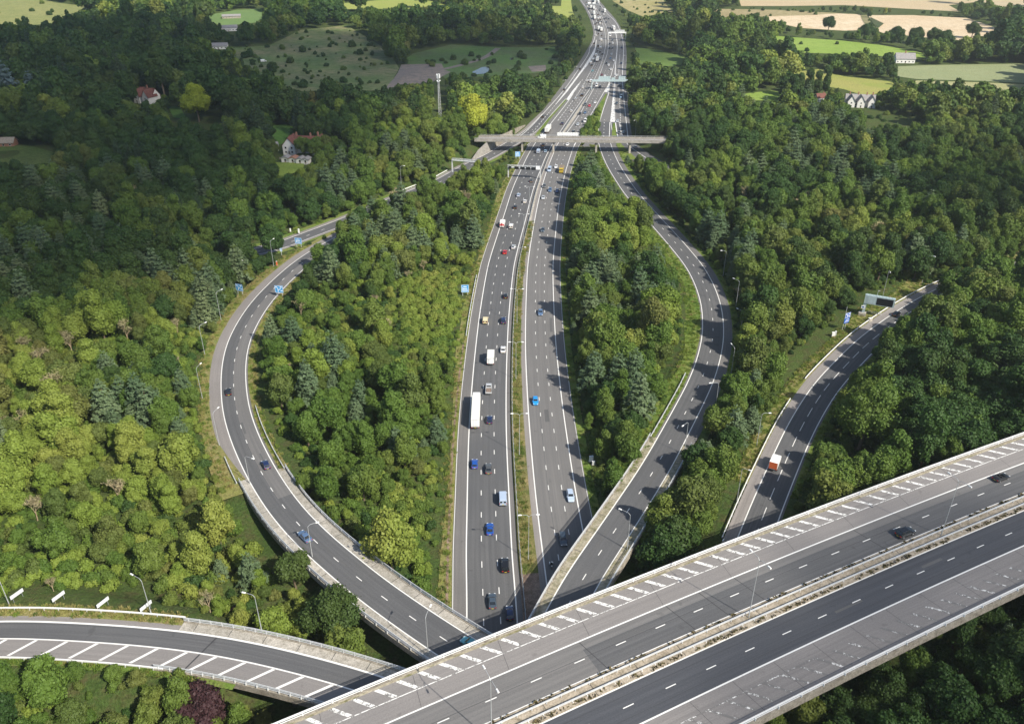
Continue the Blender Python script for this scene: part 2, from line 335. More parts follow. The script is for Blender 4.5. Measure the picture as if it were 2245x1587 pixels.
# ------------------------------------------------------------------ terrain
GR = []                                                           # road corridors that lie on the ground: x, y, z, half width
def corr(ln, a, b, off, hw, dz=0.0, step=6.0):
    for t in np.arange(a, b, step):
        p = ln.at(t, off); GR.append((p.x, p.y, p.z + dz, hw))
t3 = R3.near(*P(547, 1057, 5.7)[:2])[0]; t4 = R4.near(*P(1450, 1060, 6.7)[:2])[0]; t7 = R7.near(*P(392, 1382, 10)[:2])[0]
corr(R1, 0, R1.L, -6, 10); corr(R2, 0, R2.L, 6, 10)
corr(R3, t3 + 4, R3.L, 3, 9); corr(R4, t4 + 14, R4.L, -3, 7.5); corr(R5, 0, R5.L, 3, 9); corr(R7, 0, t7, 3, 9)
corr(SLIP, 0, SLIP.L, 0, 6); corr(SLIP2, 0, SLIP2.L, 0, 8)
GR = np.array(GR)
CT = [(-60, 118, 0.5), (-45, 112, 0), (-30, 108, 0), (-18, 100, 0), (-70, 112, 2.5), (-90, 100, 7), (-112, 96, 9), (-75, 92, 5), (-55, 88, 2), (-40, 80, 0), (-60, 135, 2), (-80, 140, 4), (-120, 140, 9), (-140, 170, 8), (-110, 180, 5), (25, 112, 0), (35, 125, 0), (40, 140, 0.3), (55, 150, 1), (70, 115, 2.5), (90, 120, 3), (110, 125, 4), (100, 105, 3), (70, 90, 2), (120, 150, 4), (150, 170, 8), (170, 180, 12), (200, 196, 14), (130, 170, 7), (140, 185, 8), (165, 205, 10), (160, 240, 5), (185, 240, 8), (-150, 260, 4), (-180, 330, 3), (-150, 220, 6), (-40, 200, 1.5), (-60, 240, 2.5), (-30, 270, 0.8), (-45, 300, 1.5), (40, 230, 0.5), (40, 300, 0.3), (95, 240, 2.5), (100, 290, 2.5), (-30, 523, 7.5), (-40, 500, 6.5), (-45, 540, 7), (-28, 475, 5), (104, 523, 7.5), (118, 518, 7.5), (118, 500, 5), (125, 540, 6), (-60, 470, 4), (120, 60, 3), (30, 60, 1), (-30, 50, 1), (-100, 50, 5)]
CT = np.array(CT, float)
SX = np.r_[GR[::2, 0], CT[:, 0]]; SY = np.r_[GR[::2, 1], CT[:, 1]]; SZ = np.r_[GR[::2, 2], CT[:, 2]]; SW = np.r_[np.ones(len(GR[::2])), np.full(len(CT), 2.2)]
def H(x, y, corridor=True):
    x = np.atleast_1d(np.asarray(x, float)); y = np.atleast_1d(np.asarray(y, float)); out = np.empty(x.shape)
    for i in range(0, len(x), 4000):
        xx = x[i:i + 4000, None]; yy = y[i:i + 4000, None]
        w = SW / ((xx - SX) ** 2 + (yy - SY) ** 2 + 30) ** 1.6
        far = 2.5e-7
        h = (w * SZ).sum(1) / (w.sum(1) + far)
        fade = np.clip((640 - yy[:, 0]) / 80, 0, 1); h = h * fade
        bump = 0.5 * np.sin(xx[:, 0] * 0.07 + 1) * np.sin(yy[:, 0] * 0.06) * fade
        d = np.sqrt((xx - GR[:, 0]) ** 2 + (yy - GR[:, 1]) ** 2) - GR[:, 3]
        k = d.argmin(1); dm = d[np.arange(len(k)), k]
        t = np.clip(dm / 7.0, 0, 1); t = t * t * (3 - 2 * t)
        out[i:i + 4000] = (GR[k, 2] - 0.18) * (1 - t) + (h + bump - 0.18) * t if corridor else h - 0.18
    return out
def axis(lo, hi, f0, f1, step, grow=1.13):
    a = list(np.arange(f0, f1 + 0.1, step)); s = step; x = f0; l = []
    while x > lo: s *= grow; x -= s; l.append(x)
    s = step; x = a[-1]; r = []
    while x < hi: s *= grow; x += s; r.append(x)
    return np.array(l[::-1] + a + r)
gx = axis(-3400, 3400, -260, 270, 3.0); gy = axis(-700, 3700, 66, 600, 3.0)
X, Y = np.meshgrid(gx, gy); Z = H(X.ravel(), Y.ravel()).reshape(X.shape)
nx, ny = len(gx), len(gy)
vv = np.stack([X.ravel(), Y.ravel(), Z.ravel()], 1); idx = np.arange(nx * ny).reshape(ny, nx)
ff = np.stack([idx[:-1, :-1].ravel(), idx[:-1, 1:].ravel(), idx[1:, 1:].ravel(), idx[1:, :-1].ravel()], 1)
def np_mesh(name, v, f, mats, smooth=False):
    me = bpy.data.meshes.new(name); k = f.shape[1]
    me.vertices.add(len(v)); me.vertices.foreach_set('co', np.asarray(v, np.float32).ravel())
    me.loops.add(f.size); me.loops.foreach_set('vertex_index', f.astype(np.int32).ravel())
    me.polygons.add(len(f)); me.polygons.foreach_set('loop_start', np.arange(0, f.size, k, dtype=np.int32))
    for m in mats: me.materials.append(M[m] if isinstance(m, str) else m)
    if smooth: me.polygons.foreach_set('use_smooth', np.ones(len(f), bool))
    me.update(calc_edges=True); return me
go = bpy.data.objects.new('ground', np_mesh('ground', vv, ff, ['ground'], True)); C.objects.link(go); tag(go, kind='structure')
# ------------------------------------------------------------------ fields, lawns, quarry, paths (flat far land)
def field(name, px, cols, dz=0.05, s=(0.02, 0.15, 0.9), z=None):
    m = ground_mat(name + '_soil', cols, *s)
    mb = MB(); zz = -0.18 + dz if z is None else z
    flat(mb, px, zz); o = mb.build(name, m); tag(o, kind='structure'); return o
FIELDS = {
 'crop_field': [(1968, 146), (2050, 143), (2260, 140), (2260, 183), (2150, 178), (2010, 174), (1968, 168)],
 'stubble_field': [(1955, 190), (2010, 177), (2150, 181), (2260, 186), (2260, 220), (2215, 212), (2140, 196), (2060, 184), (2000, 185)],
 'meadow': [(1730, 160), (1795, 152), (1850, 168), (1960, 180), (1955, 196), (1900, 212), (1850, 196), (1780, 185)],
 'bright_meadow': [(1684, 78), (1735, 82), (1850, 90), (1935, 100), (2020, 116), (2030, 128), (1900, 122), (1820, 118), (1750, 116)],
 'small_meadow': [(1622, 207), (1690, 199), (1720, 204), (1700, 220), (1650, 221)],
 'sand_quarry': [(1678, 32), (1770, 28), (1885, 32), (1895, 44), (1910, 66), (1850, 68), (1755, 62), (1690, 48)],
 'sand_pit': [(1903, 34), (2000, 34), (2120, 40), (2185, 62), (2172, 84), (2120, 90), (2020, 82), (1930, 72), (1915, 52)],
 'spoil_bank': [(1562, 20), (1700, 22), (1850, 30), (1770, 34), (1680, 37), (1620, 42), (1572, 36)],
 'corn_field': [(1615, -14), (2300, -14), (2300, 4), (2150, 4), (2080, 12), (2105, 26), (1990, 20), (1850, 12), (1720, 14), (1625, 14)],
 'far_corn_field': [(2150, 4), (2300, 4), (2300, 14), (2200, 16)],
 'dry_grassland': [(1330, -14), (1445, -14), (1462, 12), (1476, 26), (1440, 32), (1412, 38), (1378, 24), (1345, 4)],
 'roadside_meadow': [(1392, 104), (1440, 110), (1500, 122), (1520, 138), (1470, 146), (1400, 140)],
 'clearing': [(1858, 252), (1925, 244), (2010, 256), (2040, 270), (2000, 286), (1940, 284), (1880, 272)],
 'allotment': [(2195, 325), (2300, 322), (2300, 340), (2210, 336)],
 'hill_pasture': [(-60, -14), (60, -14), (120, 6), (190, 14), (150, 40), (110, 54), (30, 56), (-60, 50)],
 'yellow_field': [(752, 8), (840, 0), (930, 0), (985, 12), (900, 20), (820, 20), (760, 22)],
 'strip_field': [(1184, 14), (1230, 14), (1232, -14), (1250, -14), (1254, 20), (1262, 44), (1215, 32), (1188, 26)],
 'paddock': [(455, 34), (520, 22), (575, 20), (575, 40), (560, 50), (490, 58), (462, 48)],
 'rough_pasture': [(480, 108), (590, 100), (660, 66), (760, 56), (850, 110), (875, 150), (850, 196), (800, 200), (640, 200), (600, 176), (545, 150)],
 'lakeside_meadow': [(880, 138), (905, 118), (990, 98), (1085, 104), (1180, 104), (1232, 102), (1222, 142), (1185, 160), (1060, 168), (980, 175), (945, 150)],
 'gravel_yard': [(852, 190), (872, 160), (880, 142), (968, 140), (975, 154), (988, 158), (945, 182), (895, 186)],
 'gravel_pad': [(1158, 146), (1196, 143), (1198, 156), (1166, 158)],
 'pond': [(1035, 158), (1048, 152), (1056, 148), (1072, 146), (1075, 154), (1062, 162), (1040, 164)],
 'small_pond': [(1118, 128), (1126, 126), (1126, 131), (1118, 132)],
 'garden_lawn': [(598, 318), (596, 276), (625, 272), (655, 284), (650, 312)],
 'back_lawn': [(602, 376), (604, 356), (668, 357), (664, 372), (632, 384), (606, 400)],
 'west_lawn': [(-40, 324), (60, 318), (130, 338), (150, 356), (60, 362), (-40, 360)],
 'villa_lawn': [(368, 232), (396, 236), (410, 262), (380, 258)],
}
FC = {
 'crop_field': ((0.25, 0.29, 0.15), (0.28, 0.31, 0.17), (0.25, 0.27, 0.13)), 'stubble_field': ((0.33, 0.33, 0.16), (0.37, 0.35, 0.19), (0.29, 0.3, 0.13)),
 'meadow': ((0.25, 0.3, 0.07), (0.33, 0.32, 0.1), (0.28, 0.28, 0.09)), 'bright_meadow': ((0.22, 0.33, 0.06), (0.26, 0.36, 0.08), (0.2, 0.28, 0.06)),
 'small_meadow': ((0.2, 0.32, 0.06), (0.24, 0.33, 0.07), (0.18, 0.26, 0.05)), 'sand_quarry': ((0.6, 0.48, 0.32), (0.68, 0.57, 0.41), (0.5, 0.38, 0.22)),
 'sand_pit': ((0.6, 0.47, 0.31), (0.66, 0.55, 0.39), (0.48, 0.37, 0.23)), 'spoil_bank': ((0.33, 0.27, 0.15), (0.38, 0.32, 0.18), (0.2, 0.19, 0.08)),
 'corn_field': ((0.5, 0.4, 0.25), (0.53, 0.43, 0.28), (0.46, 0.37, 0.22)), 'far_corn_field': ((0.48, 0.4, 0.26), (0.5, 0.42, 0.28), (0.45, 0.37, 0.23)),
 'dry_grassland': ((0.36, 0.32, 0.14), (0.42, 0.36, 0.19), (0.2, 0.21, 0.07)), 'roadside_meadow': ((0.12, 0.2, 0.05), (0.15, 0.22, 0.06), (0.1, 0.16, 0.04)),
 'clearing': ((0.28, 0.27, 0.1), (0.35, 0.3, 0.13), (0.15, 0.2, 0.05)), 'allotment': ((0.15, 0.2, 0.05), (0.18, 0.22, 0.07), (0.1, 0.15, 0.04)),
 'hill_pasture': ((0.25, 0.27, 0.1), (0.3, 0.3, 0.12), (0.17, 0.2, 0.07)), 'yellow_field': ((0.3, 0.35, 0.09), (0.34, 0.37, 0.11), (0.27, 0.31, 0.08)),
 'strip_field': ((0.3, 0.35, 0.09), (0.34, 0.37, 0.11), (0.27, 0.31, 0.08)), 'paddock': ((0.14, 0.23, 0.08), (0.17, 0.25, 0.09), (0.13, 0.2, 0.07)),
 'rough_pasture': ((0.13, 0.19, 0.065), (0.25, 0.23, 0.12), (0.07, 0.12, 0.035)), 'lakeside_meadow': ((0.1, 0.19, 0.05), (0.12, 0.16, 0.07), (0.08, 0.13, 0.04)),
 'gravel_yard': ((0.3, 0.24, 0.2), (0.26, 0.22, 0.19), (0.16, 0.15, 0.14)), 'gravel_pad': ((0.3, 0.24, 0.2), (0.26, 0.22, 0.19), (0.16, 0.15, 0.14)),
 'garden_lawn': ((0.09, 0.2, 0.04), (0.11, 0.22, 0.05), (0.08, 0.17, 0.03)), 'back_lawn': ((0.19, 0.27, 0.05), (0.22, 0.28, 0.06), (0.15, 0.22, 0.04)),
 'west_lawn': ((0.09, 0.14, 0.035), (0.12, 0.16, 0.045), (0.08, 0.11, 0.03)), 'villa_lawn': ((0.08, 0.17, 0.035), (0.1, 0.18, 0.04), (0.07, 0.13, 0.03)),
}
zi = 0
for k, px in FIELDS.items():
    zi += 1
    if 'pond' in k:
        mb = MB(); flat(mb, px, 0.1); tag(mb.build(k, 'water'), kind='structure')
    elif k in ('back_lawn', 'garden_lawn', 'west_lawn', 'villa_lawn'):
        c = P(*np.mean(px, 0)); z = float(max(H([P(u, v).x for u, v in px], [P(u, v).y for u, v in px]).max(), 0)) + 0.1
        field(k, px, FC[k], z=z)
    else: field(k, px, FC[k], 0.05 + 0.004 * zi)
mb = MB(); a = [P(*q, 0.02) for q in [(852, 196), (868, 176), (886, 160), (900, 152), (926, 150)]]
tr = Line(a, 8, 2); ribbon(mb, tr, -3, 3, 0.05); ribbon(mb, Line(PL([(958, 155), (1000, 146), (1060, 128), (1092, 106)]), 8, 2), -3, 3, 0.05)
tag(mb.build('farm_track', ground_mat('track_gravel', ((0.2, 0.18, 0.165), (0.24, 0.2, 0.18), (0.3, 0.24, 0.2)))), kind='structure')
mb = MB(); ribbon(mb, Line(PL([(1894, 34), (1900, 48), (1914, 66)]), 8, 2), -4, 4, 0.25)
tag(mb.build('quarry_track', ground_mat('quarry_track_soil', ((0.2, 0.2, 0.08), (0.3, 0.26, 0.15), (0.1, 0.13, 0.04)))), kind='structure')
mb = MB(); flat(mb, [(1908, 38), (1938, 52), (1926, 62), (1915, 54)], 0.35)
tag(mb.build('quarry_bank', ground_mat('quarry_bank_scrub', ((0.05, 0.08, 0.03), (0.07, 0.09, 0.04), (0.12, 0.12, 0.06)))), kind='structure')
# ------------------------------------------------------------------ main motorway (near part, up to the overbridge and a little beyond)
def tof(ln, u, v, z=0): return ln.near(*P(u, v, z)[:2])[0]
a1 = tof(R1, 1219, 303); a2 = tof(R2, 1234, 303)
def rb(ln, o1, o2, dz=0.0, a=0.0, b=None, step=3.0, thick=0.0):
    m = MB(); ribbon(m, ln, o1, o2, dz, a, b, step, 0, thick); return m
pm = MB(); LW = 0.3
ribbon(pm, R1, -11.1 - LW / 2, -11.1 + LW / 2, 0.02, 0, a1); ribbon(pm, R1, -LW / 2, LW / 2, 0.02, 0, a1)
ribbon(pm, R1, -14.35, -14.2, 0.02, 0, a1)
for o in (-3.65, -7.4): dashes(pm, R1, o, 2.1, 6.9, 0.2, 0.02, 0, a1, 3.0 if o < -5 else 3.3)
road('motorway_carriageway', [('lane', rb(R1, -11.2, 0.1, 0, 0, a1)), ('shoulder_dark', rb(R1, -14.5, -11.2, 0, 0, a1)), ('shoulder_dark', rb(R1, 0.1, 1.3, 0, 0, a1))], [('white', pm)])
pm = MB()
ribbon(pm, R2, -LW / 2, LW / 2, 0.02, 0, a2); ribbon(pm, R2, 10.8 - LW / 2, 10.8 + LW / 2, 0.02, 0, a2)
for o in (3.65, 7.2): dashes(pm, R2, o, 2.1, 6.9, 0.2, 0.02, 0, a2, 5.0)
ribbon(pm, R2, 13.7, 13.82, 0.02, 0, a2)
road('motorway_carriageway', [('lane_old', rb(R2, -0.1, 10.9, 0, 0, a2)), ('shoulder_dark', rb(R2, 10.9, 14.0, 0, 0, a2)), ('shoulder', rb(R2, -1.6, -0.1, 0, 0, a2))], [('white', pm)])
# central reserve: grass with a dry middle, bare concrete where it narrows
def between(l1, o1, l2, o2, z, a, b, step=3.0):
    mb = MB(); mb.uv = []; n = int((b - a) / step) + 1; ts = np.linspace(a, b, n)
    for t in ts:
        p = l1.at(t, o1); tt, _ = l2.near(p.x, p.y); q = l2.at(tt, o2)
        for r in (p, q): mb.v.append((r.x, r.y, z)); mb.uv.append((r.x, r.y))
    for k in range(n - 1): mb.f.append((2 * k, 2 * k + 1, 2 * k + 3, 2 * k + 2)); mb.m.append(0)
    return mb
tg = tof(R1, 1150, 485); te = tof(R1, 1126, 1258)
tag(between(R1, 1.3, R2, -1.6, 0.02, te, tg).build('central_reserve', 'median'), kind='structure')
tag(between(R1, 1.3, R2, -1.6, 0.02, 0, te).build('bare_earth', 'earth'), kind='structure')
tag(between(R1, 1.3, R2, -1.6, 0.03, tg, R1.L, 6).build('paved_reserve', 'concrete'), kind='structure')
# ------------------------------------------------------------------ widened motorway beyond the overbridge
LE = [(1105, 322), (1130, 303), (1160, 270), (1191.5, 241), (1236, 183), (1260, 152), (1274, 131), (1287, 109), (1297, 92), (1301, 75), (1299, 60), (1293, 42), (1284, 22), (1271, 2), (1256, -16), (1236, -36)]
RE = [(1392, 322), (1386, 303), (1381, 268), (1377.5, 241), (1373, 183), (1373, 152), (1374, 131), (1373.5, 109), (1371, 92), (1366, 75), (1360, 60), (1349, 42), (1331, 22), (1314, 2), (1297, -16), (1276, -36)]
mb = MB(); mb.uv = []
for (u0, v0), (u1, v1) in zip(LE, RE):
    p = P(u0, v0, -0.03); q = P(u1, v1, -0.03)
    for k in range(9):
        r = p.lerp(q, k / 8); mb.v.append(tuple(r)); mb.uv.append(((k / 8) * (q.x - p.x), r.y))
for i in range(len(LE) - 1):
    for k in range(8): a = i * 9 + k; mb.f.append((a, a + 1, a + 10, a + 9)); mb.m.append(0)
far_paint = MB(); chev = MB(); fz = 0.03
def pl(px, w, z=fz, dash=None, mb_=None):
    ln = Line(PL(px, 0.0), 5, 3); t = far_paint if mb_ is None else mb_
    if dash: dashes(t, ln, 0, dash[0], dash[1], w, z, 0, ln.L)
    else: ribbon(t, ln, -w / 2, w / 2, z, 0, ln.L, 5)
FARL = [(1289.8, 120), (1292.5, 107), (1301, 93), (1304.8, 75.7), (1303.5, 60.6), (1298, 41.9), (1288.3, 22.3), (1275.8, 4.5), (1262, -14)]
pl([(1120, 313), (1140, 299), (1160, 282.5), (1195.3, 244.7), (1234.3, 200.6), (1263.3, 160.3)] + FARL, 0.4)
pl([(1132, 313), (1161, 297.7), (1194, 258.6), (1218, 229.6)], 0.3, dash=(4, 3))
pl([(1155, 320), (1172, 299), (1201.6, 260), (1240.6, 217)], 0.35)
pl([(1184, 300), (1206.6, 272.5), (1247, 220.8), (1276, 177)], 0.4)
pl([(1223, 265), (1269.6, 202), (1292, 162), (1305, 136.4), (1311, 118), (1315, 100), (1315.6, 84), (1314, 66), (1308, 48), (1299, 28), (1286, 8)], 0.35, dash=(5, 2.5))
for f in (0.33, 0.66):
    a = [(1223, 265), (1269.6, 202), (1292, 162), (1305, 136.4), (1315, 100), (1314, 66), (1299, 28)]; b = [(1247, 262), (1287.5, 204), (1307, 166), (1318, 139), (1327, 102.4), (1325, 69.5), (1309, 28)]
    pl([(p[0] + (q[0] - p[0]) * f, p[1] + (q[1] - p[1]) * f) for p, q in zip(a, b)], 0.25, dash=(2.2, 6.8))
ribbon(far_paint, R1, -0.15, 0.15, fz + 0.02, a1, R1.L, 6); ribbon(far_paint, R2, -0.15, 0.15, fz + 0.02, a2, R2.L, 6)
RRF = [(1258.4, 319), (1270.9, 297.7), (1286, 268.7), (1325, 200.6), (1335, 180.5), (1344, 150), (1348, 135)]
pl(RRF, 0.35)
a = RRF[:-1]; b = [(1222.7, 315.7), (1238, 297.7), (1260, 268.7), (1299, 200.6), (1309, 180.5), (1321, 150)]
for f in (0.35, 0.67): pl([(q[0] + (p[0] - q[0]) * f, q[1] + (p[1] - q[1]) * f) for p, q in zip(a, b)], 0.25, dash=(2.2, 6.8))
pl([(1312.5, 296.4), (1313.7, 271.2), (1325, 233.4), (1335, 203), (1336.4, 180.5)], 0.4)
pl([(1335.8, 301.5), (1337, 268.7)], 0.4); pl([(1324, 300), (1324.6, 262)], 0.25, dash=(2.2, 6.8))
pl([(1354.7, 301.5), (1349.6, 268.7), (1348.5, 215), (1348, 180), (1349.3, 145), (1352, 120), (1353.3, 102.4), (1352.4, 87.3), (1350, 74), (1342, 55)], 0.6)
pl([(1361.6, 296.4), (1358.5, 220.8), (1356.6, 180.5), (1357, 150), (1359, 120)], 0.3, dash=(5, 2.5))
pl([(1376.7, 301.5), (1368, 220.8), (1364.4, 170.4), (1366.7, 120), (1367, 102.4), (1363, 80), (1355, 58), (1344.4, 42.8), (1330, 29.4), (1316, 11.6), (1302, -6)], 0.4)
for f in (0.3, 0.55, 0.78):
    a = [(1331, 120), (1333.7, 102.4), (1332, 75), (1326, 53), (1312, 27)]; b = [(1366, 120), (1367, 102.4), (1361, 75), (1350, 53), (1327, 27)]
    pl([(p[0] + (q[0] - p[0]) * f, p[1] + (q[1] - p[1]) * f) for p, q in zip(a, b)], 0.25, dash=(2.2, 6.8))
def strip(pa, pb, z, mb_):                                           # zip two traced edges
    mb_.uv = mb_.uv or []; i = len(mb_.v); n = len(pa)
    for (a, b) in zip(pa, pb):
        for q in (a, b): p = P(*q, z); mb_.v.append(tuple(p)); mb_.uv.append((p.x, p.y))
    for k in range(n - 1): mb_.f.append((i + 2 * k, i + 2 * k + 1, i + 2 * k + 3, i + 2 * k + 2)); mb_.m.append(0)
strip([(1217, 230), (1241, 199), (1260.8, 173), (1281, 145), (1297, 119), (1304.5, 104), (1307, 88)], [(1218.5, 230), (1244, 201), (1273, 162), (1288.5, 142.7), (1303, 120), (1307, 104), (1308, 88)], fz, chev)
strip([(1240.6, 219.5), (1256, 198), (1276.5, 175.4)], [(1247, 220), (1263.5, 198), (1277.6, 175.4)], fz, chev)
strip([(1325, 202.5), (1330, 191), (1334.3, 181)], [(1335.8, 202.5), (1335.6, 191), (1335.4, 181)], fz, chev)
strip([(1337.7, 267.4), (1341, 235), (1344, 208), (1346.3, 183)], [(1349.6, 268.7), (1349.2, 235), (1348.7, 208), (1347.8, 183)], fz, chev)
road('motorway_carriageway', [('lane_far', mb)], [('white', far_paint), ('chev', chev)])
g = MB()
strip([(1168, 302), (1201.6, 260), (1240, 218)], [(1178, 302), (1206, 262), (1243, 219)], 0.06, g)
strip([(1268, 304), (1276, 285), (1300, 250), (1328, 206)], [(1313, 304), (1312, 280), (1321, 240), (1331, 206)], 0.08, g)
strip([(1341, 303), (1342, 285), (1344, 270)], [(1353, 303), (1350.5, 285), (1348, 270)], 0.08, g)
strip([(1366, 350), (1352, 318), (1348, 303)], [(1398, 350), (1364, 318), (1353, 303)], 0.08, g)
tag(g.build('grass_wedge', 'verge_green'), kind='structure')
# ------------------------------------------------------------------ slip roads and ramps
pm = MB(); ribbon(pm, SLIP, -3.9, -3.6, 0.02); ribbon(pm, SLIP, 3.7, 3.95, 0.02); dashes(pm, SLIP, 0.3, 2.2, 6.8, 0.2, 0.02, 0, SLIP.L)
road('slip_road', [('lane', rb(SLIP, -4, 4, 0.0)), ('shoulder', rb(SLIP, -6, -4, 0)), ('shoulder', rb(SLIP, 4, 5.4, 0))], [('white', pm)])
pm = MB(); ribbon(pm, SLIP2, -0.2, 0.15, 0.04); ribbon(pm, SLIP2, 5.6, 5.9, 0.04)
road('slip_road', [('lane', rb(SLIP2, -6, 10.0, 0.01))], [('white', pm)])
def edge_paint(ln, l, r, mid, a, b, mod=9.0, mark=2.1, w=0.28):
    m = MB(); ribbon(m, ln, l - w / 2, l + w / 2, 0.02, a, b, 2); ribbon(m, ln, r - w / 2, r + w / 2, 0.02, a, b, 2)
    dashes(m, ln, mid, mark, mod - mark, 0.2, 0.02, a, b, 1.0); return m
tc = tof(R3, 570, 1107, 6.4)                                            # where the dark resurfacing begins
road('ramp_road', [('lane_old', rb(R3, 3.8, 7.7, 0, tc, None, 2)), ('lane', rb(R3, -0.1, 3.8, 0, tc, None, 2)), ('lane', rb(R3, -0.1, 7.7, 0, 0, tc, 2)),
                   ('shoulder', rb(R3, lambda t: -0.3 - 3.3 * np.clip((t - t3) / 25, 0, 1), -0.1, 0, t3 - 6, None, 2)), ('shoulder_dark', rb(R3, 7.7, 8.3, 0, t3, None, 2))],
     [('white', edge_paint(R3, 0, 7.6, 3.8, 0, R3.L))])
road('ramp_road', [('lane', rb(R4, -7.6, 0.1, 0, 0, None, 2)), ('shoulder_dark', rb(R4, 0.1, lambda t: 0.9 + 2.2 * np.clip((t - t4) / 30, 0, 1), 0, t4, None, 2)), ('shoulder_dark', rb(R4, -8.2, -7.6, 0, t4, None, 2))],
     [('white', edge_paint(R4, -7.5, 0, -3.75, 0, R4.L))])
t5 = tof(R5, 1795, 866, 3)
road('ramp_road', [('lane', rb(R5, -0.1, 7.6, 0, 0, None, 2)), ('shoulder', rb(R5, -3.0, -0.1, 0, 0, None, 2)), ('shoulder_dark', rb(R5, 7.6, 8.2, 0, 0, None, 2))],
     [('white', edge_paint(R5, 0, 7.5, 3.75, 0, R5.L, 9.0, 5.6))])
pm = MB(); ribbon(pm, R7, -0.22, 0.2, 0.02, 0, None, 2); ribbon(pm, R7, 4.35, 4.65, 0.02, 0, None, 2)
t = 3.0
while t < R7.L - 8:                                                     # slanted hatch bars
    pm.quad(R7.at(t, 8.7, 0.025), R7.at(t + 0.75, 8.7, 0.025), R7.at(t + 4.4, 4.75, 0.025), R7.at(t + 3.65, 4.75, 0.025)); pm.uv += [(0, 0)] * 4; t += 6.35
road('ramp_road', [('lane', rb(R7, -0.2, 4.6, 0, 0, None, 2)), ('hatch', rb(R7, 4.6, 9.0, 0, 0, None, 2)), ('shoulder', rb(R7, -1.5, -0.2, 0, 0, t7, 2))], [('white', pm)])
# verges
def verge(ln, o1, o2, a, b, mat, dz=-0.03, name='verge'): tag(rb(ln, o1, o2, dz, a, b, 2).build(name, mat), kind='structure')
verge(R3, lambda t: -3.5 - 3.6 - 1.2 * math.sin(t * 0.05), lambda t: -0.3 - 3.3 * float(np.clip((t - t3) / 25, 0, 1)), t3 - 4, R3.L, 'verge')
verge(R3, 8.3, lambda t: 10.4 + 0.5 * math.sin(t * 0.13), t3, R3.L, 'verge')
verge(R4, lambda t: -13.2 - 1.2 * math.sin(t * 0.09), -8.2, t4 + 8, R4.L - 60, 'verge_green'); verge(R4, 3.1, 5.6, t4 + 22, R4.L - 60, 'verge_green')
verge(R5, lambda t: -6.8 - 4.5 * float(np.clip((t - 190) / 40, 0, 1)), -3.0, 95, R5.L, 'verge'); verge(R5, 8.2, 10, 95, R5.L, 'verge_green')
verge(R1, lambda t: -17.2 - 1.0 * math.sin(t * 0.04), -14.5, 150, a1, 'verge'); verge(R2, 14.0, 16.2, 150, a2, 'verge_green')
tag(rb(R1, -15.9, -15.3, 0.03, 170, 340, 2).build('worn_path', 'earth'), kind='structure')
verge(R7, -4.2, -1.5, 0, t7, 'verge'); verge(R7, 9.0, 11.0, 0, t7 + 18, 'verge_green')
verge(SLIP, -9, -6, 0, SLIP.L - 60, 'verge_green'); verge(SLIP, 5.4, 8, 0, SLIP.L - 60, 'verge_green')
# ------------------------------------------------------------------ flyover on top
FB, FE = S6 - 75, S6 + 290
def sline(o, w, a=FB, b=FE, dz=0.02, mb_=None): m = mb_ or MB(); ribbon(m, R6, o - w / 2, o + w / 2, dz, a, b, 3); return m
pm = sline(0, 0.3); sline(7.85, 0.28, mb_=pm); sline(12.1, 0.32, mb_=pm); sline(19.9, 0.32, mb_=pm)
dashes(pm, R6, 3.95, 2.2, 6.8, 0.2, 0.02, FB, FE, 2.0); dashes(pm, R6, 16.0, 2.2, 6.8, 0.2, 0.02, FB, FE, 4.5)
wm = sline(-4.0, 0.2, FB, FE); sc = MB(); sc.uv = []
t = FB + 2
while t < FE - 6:
    wm.quad(R6.at(t - 0.1, -7.2, 0.025), R6.at(t + 0.85, -7.2, 0.025), R6.at(t + 3.3, -4.3, 0.025), R6.at(t + 2.35, -4.3, 0.025)); wm.uv += [(0, 0)] * 4
    sc.quad(R6.at(t + 0.2, 23.1, 0.025), R6.at(t + 0.85, 23.1, 0.025), R6.at(t + 3.9, 26.6, 0.025), R6.at(t + 3.25, 26.6, 0.025)); sc.uv += [(0, 0)] * 4
    t += 4.1
sline(22.9, 0.22, FB, S6 + 75, 0.02, sc)
road('flyover_road', [('lane_old', rb(R6, -0.2, 8.0, 0, FB, S6 + 38)), ('lane', rb(R6, 2.0, 8.0, 0, S6 + 38, FE)), ('lane_old', rb(R6, -0.2, 2.0, 0, S6 + 38, FE)), ('hatch', rb(R6, -7.3, -0.2, 0, FB, FE)), ('lane_new', rb(R6, 12.0, 20.1, 0, FB, FE)), ('hatch', rb(R6, 20.1, 27.6, 0, FB, FE))],
     [('white', pm), ('white_worn', wm), ('white_scraps', sc)])
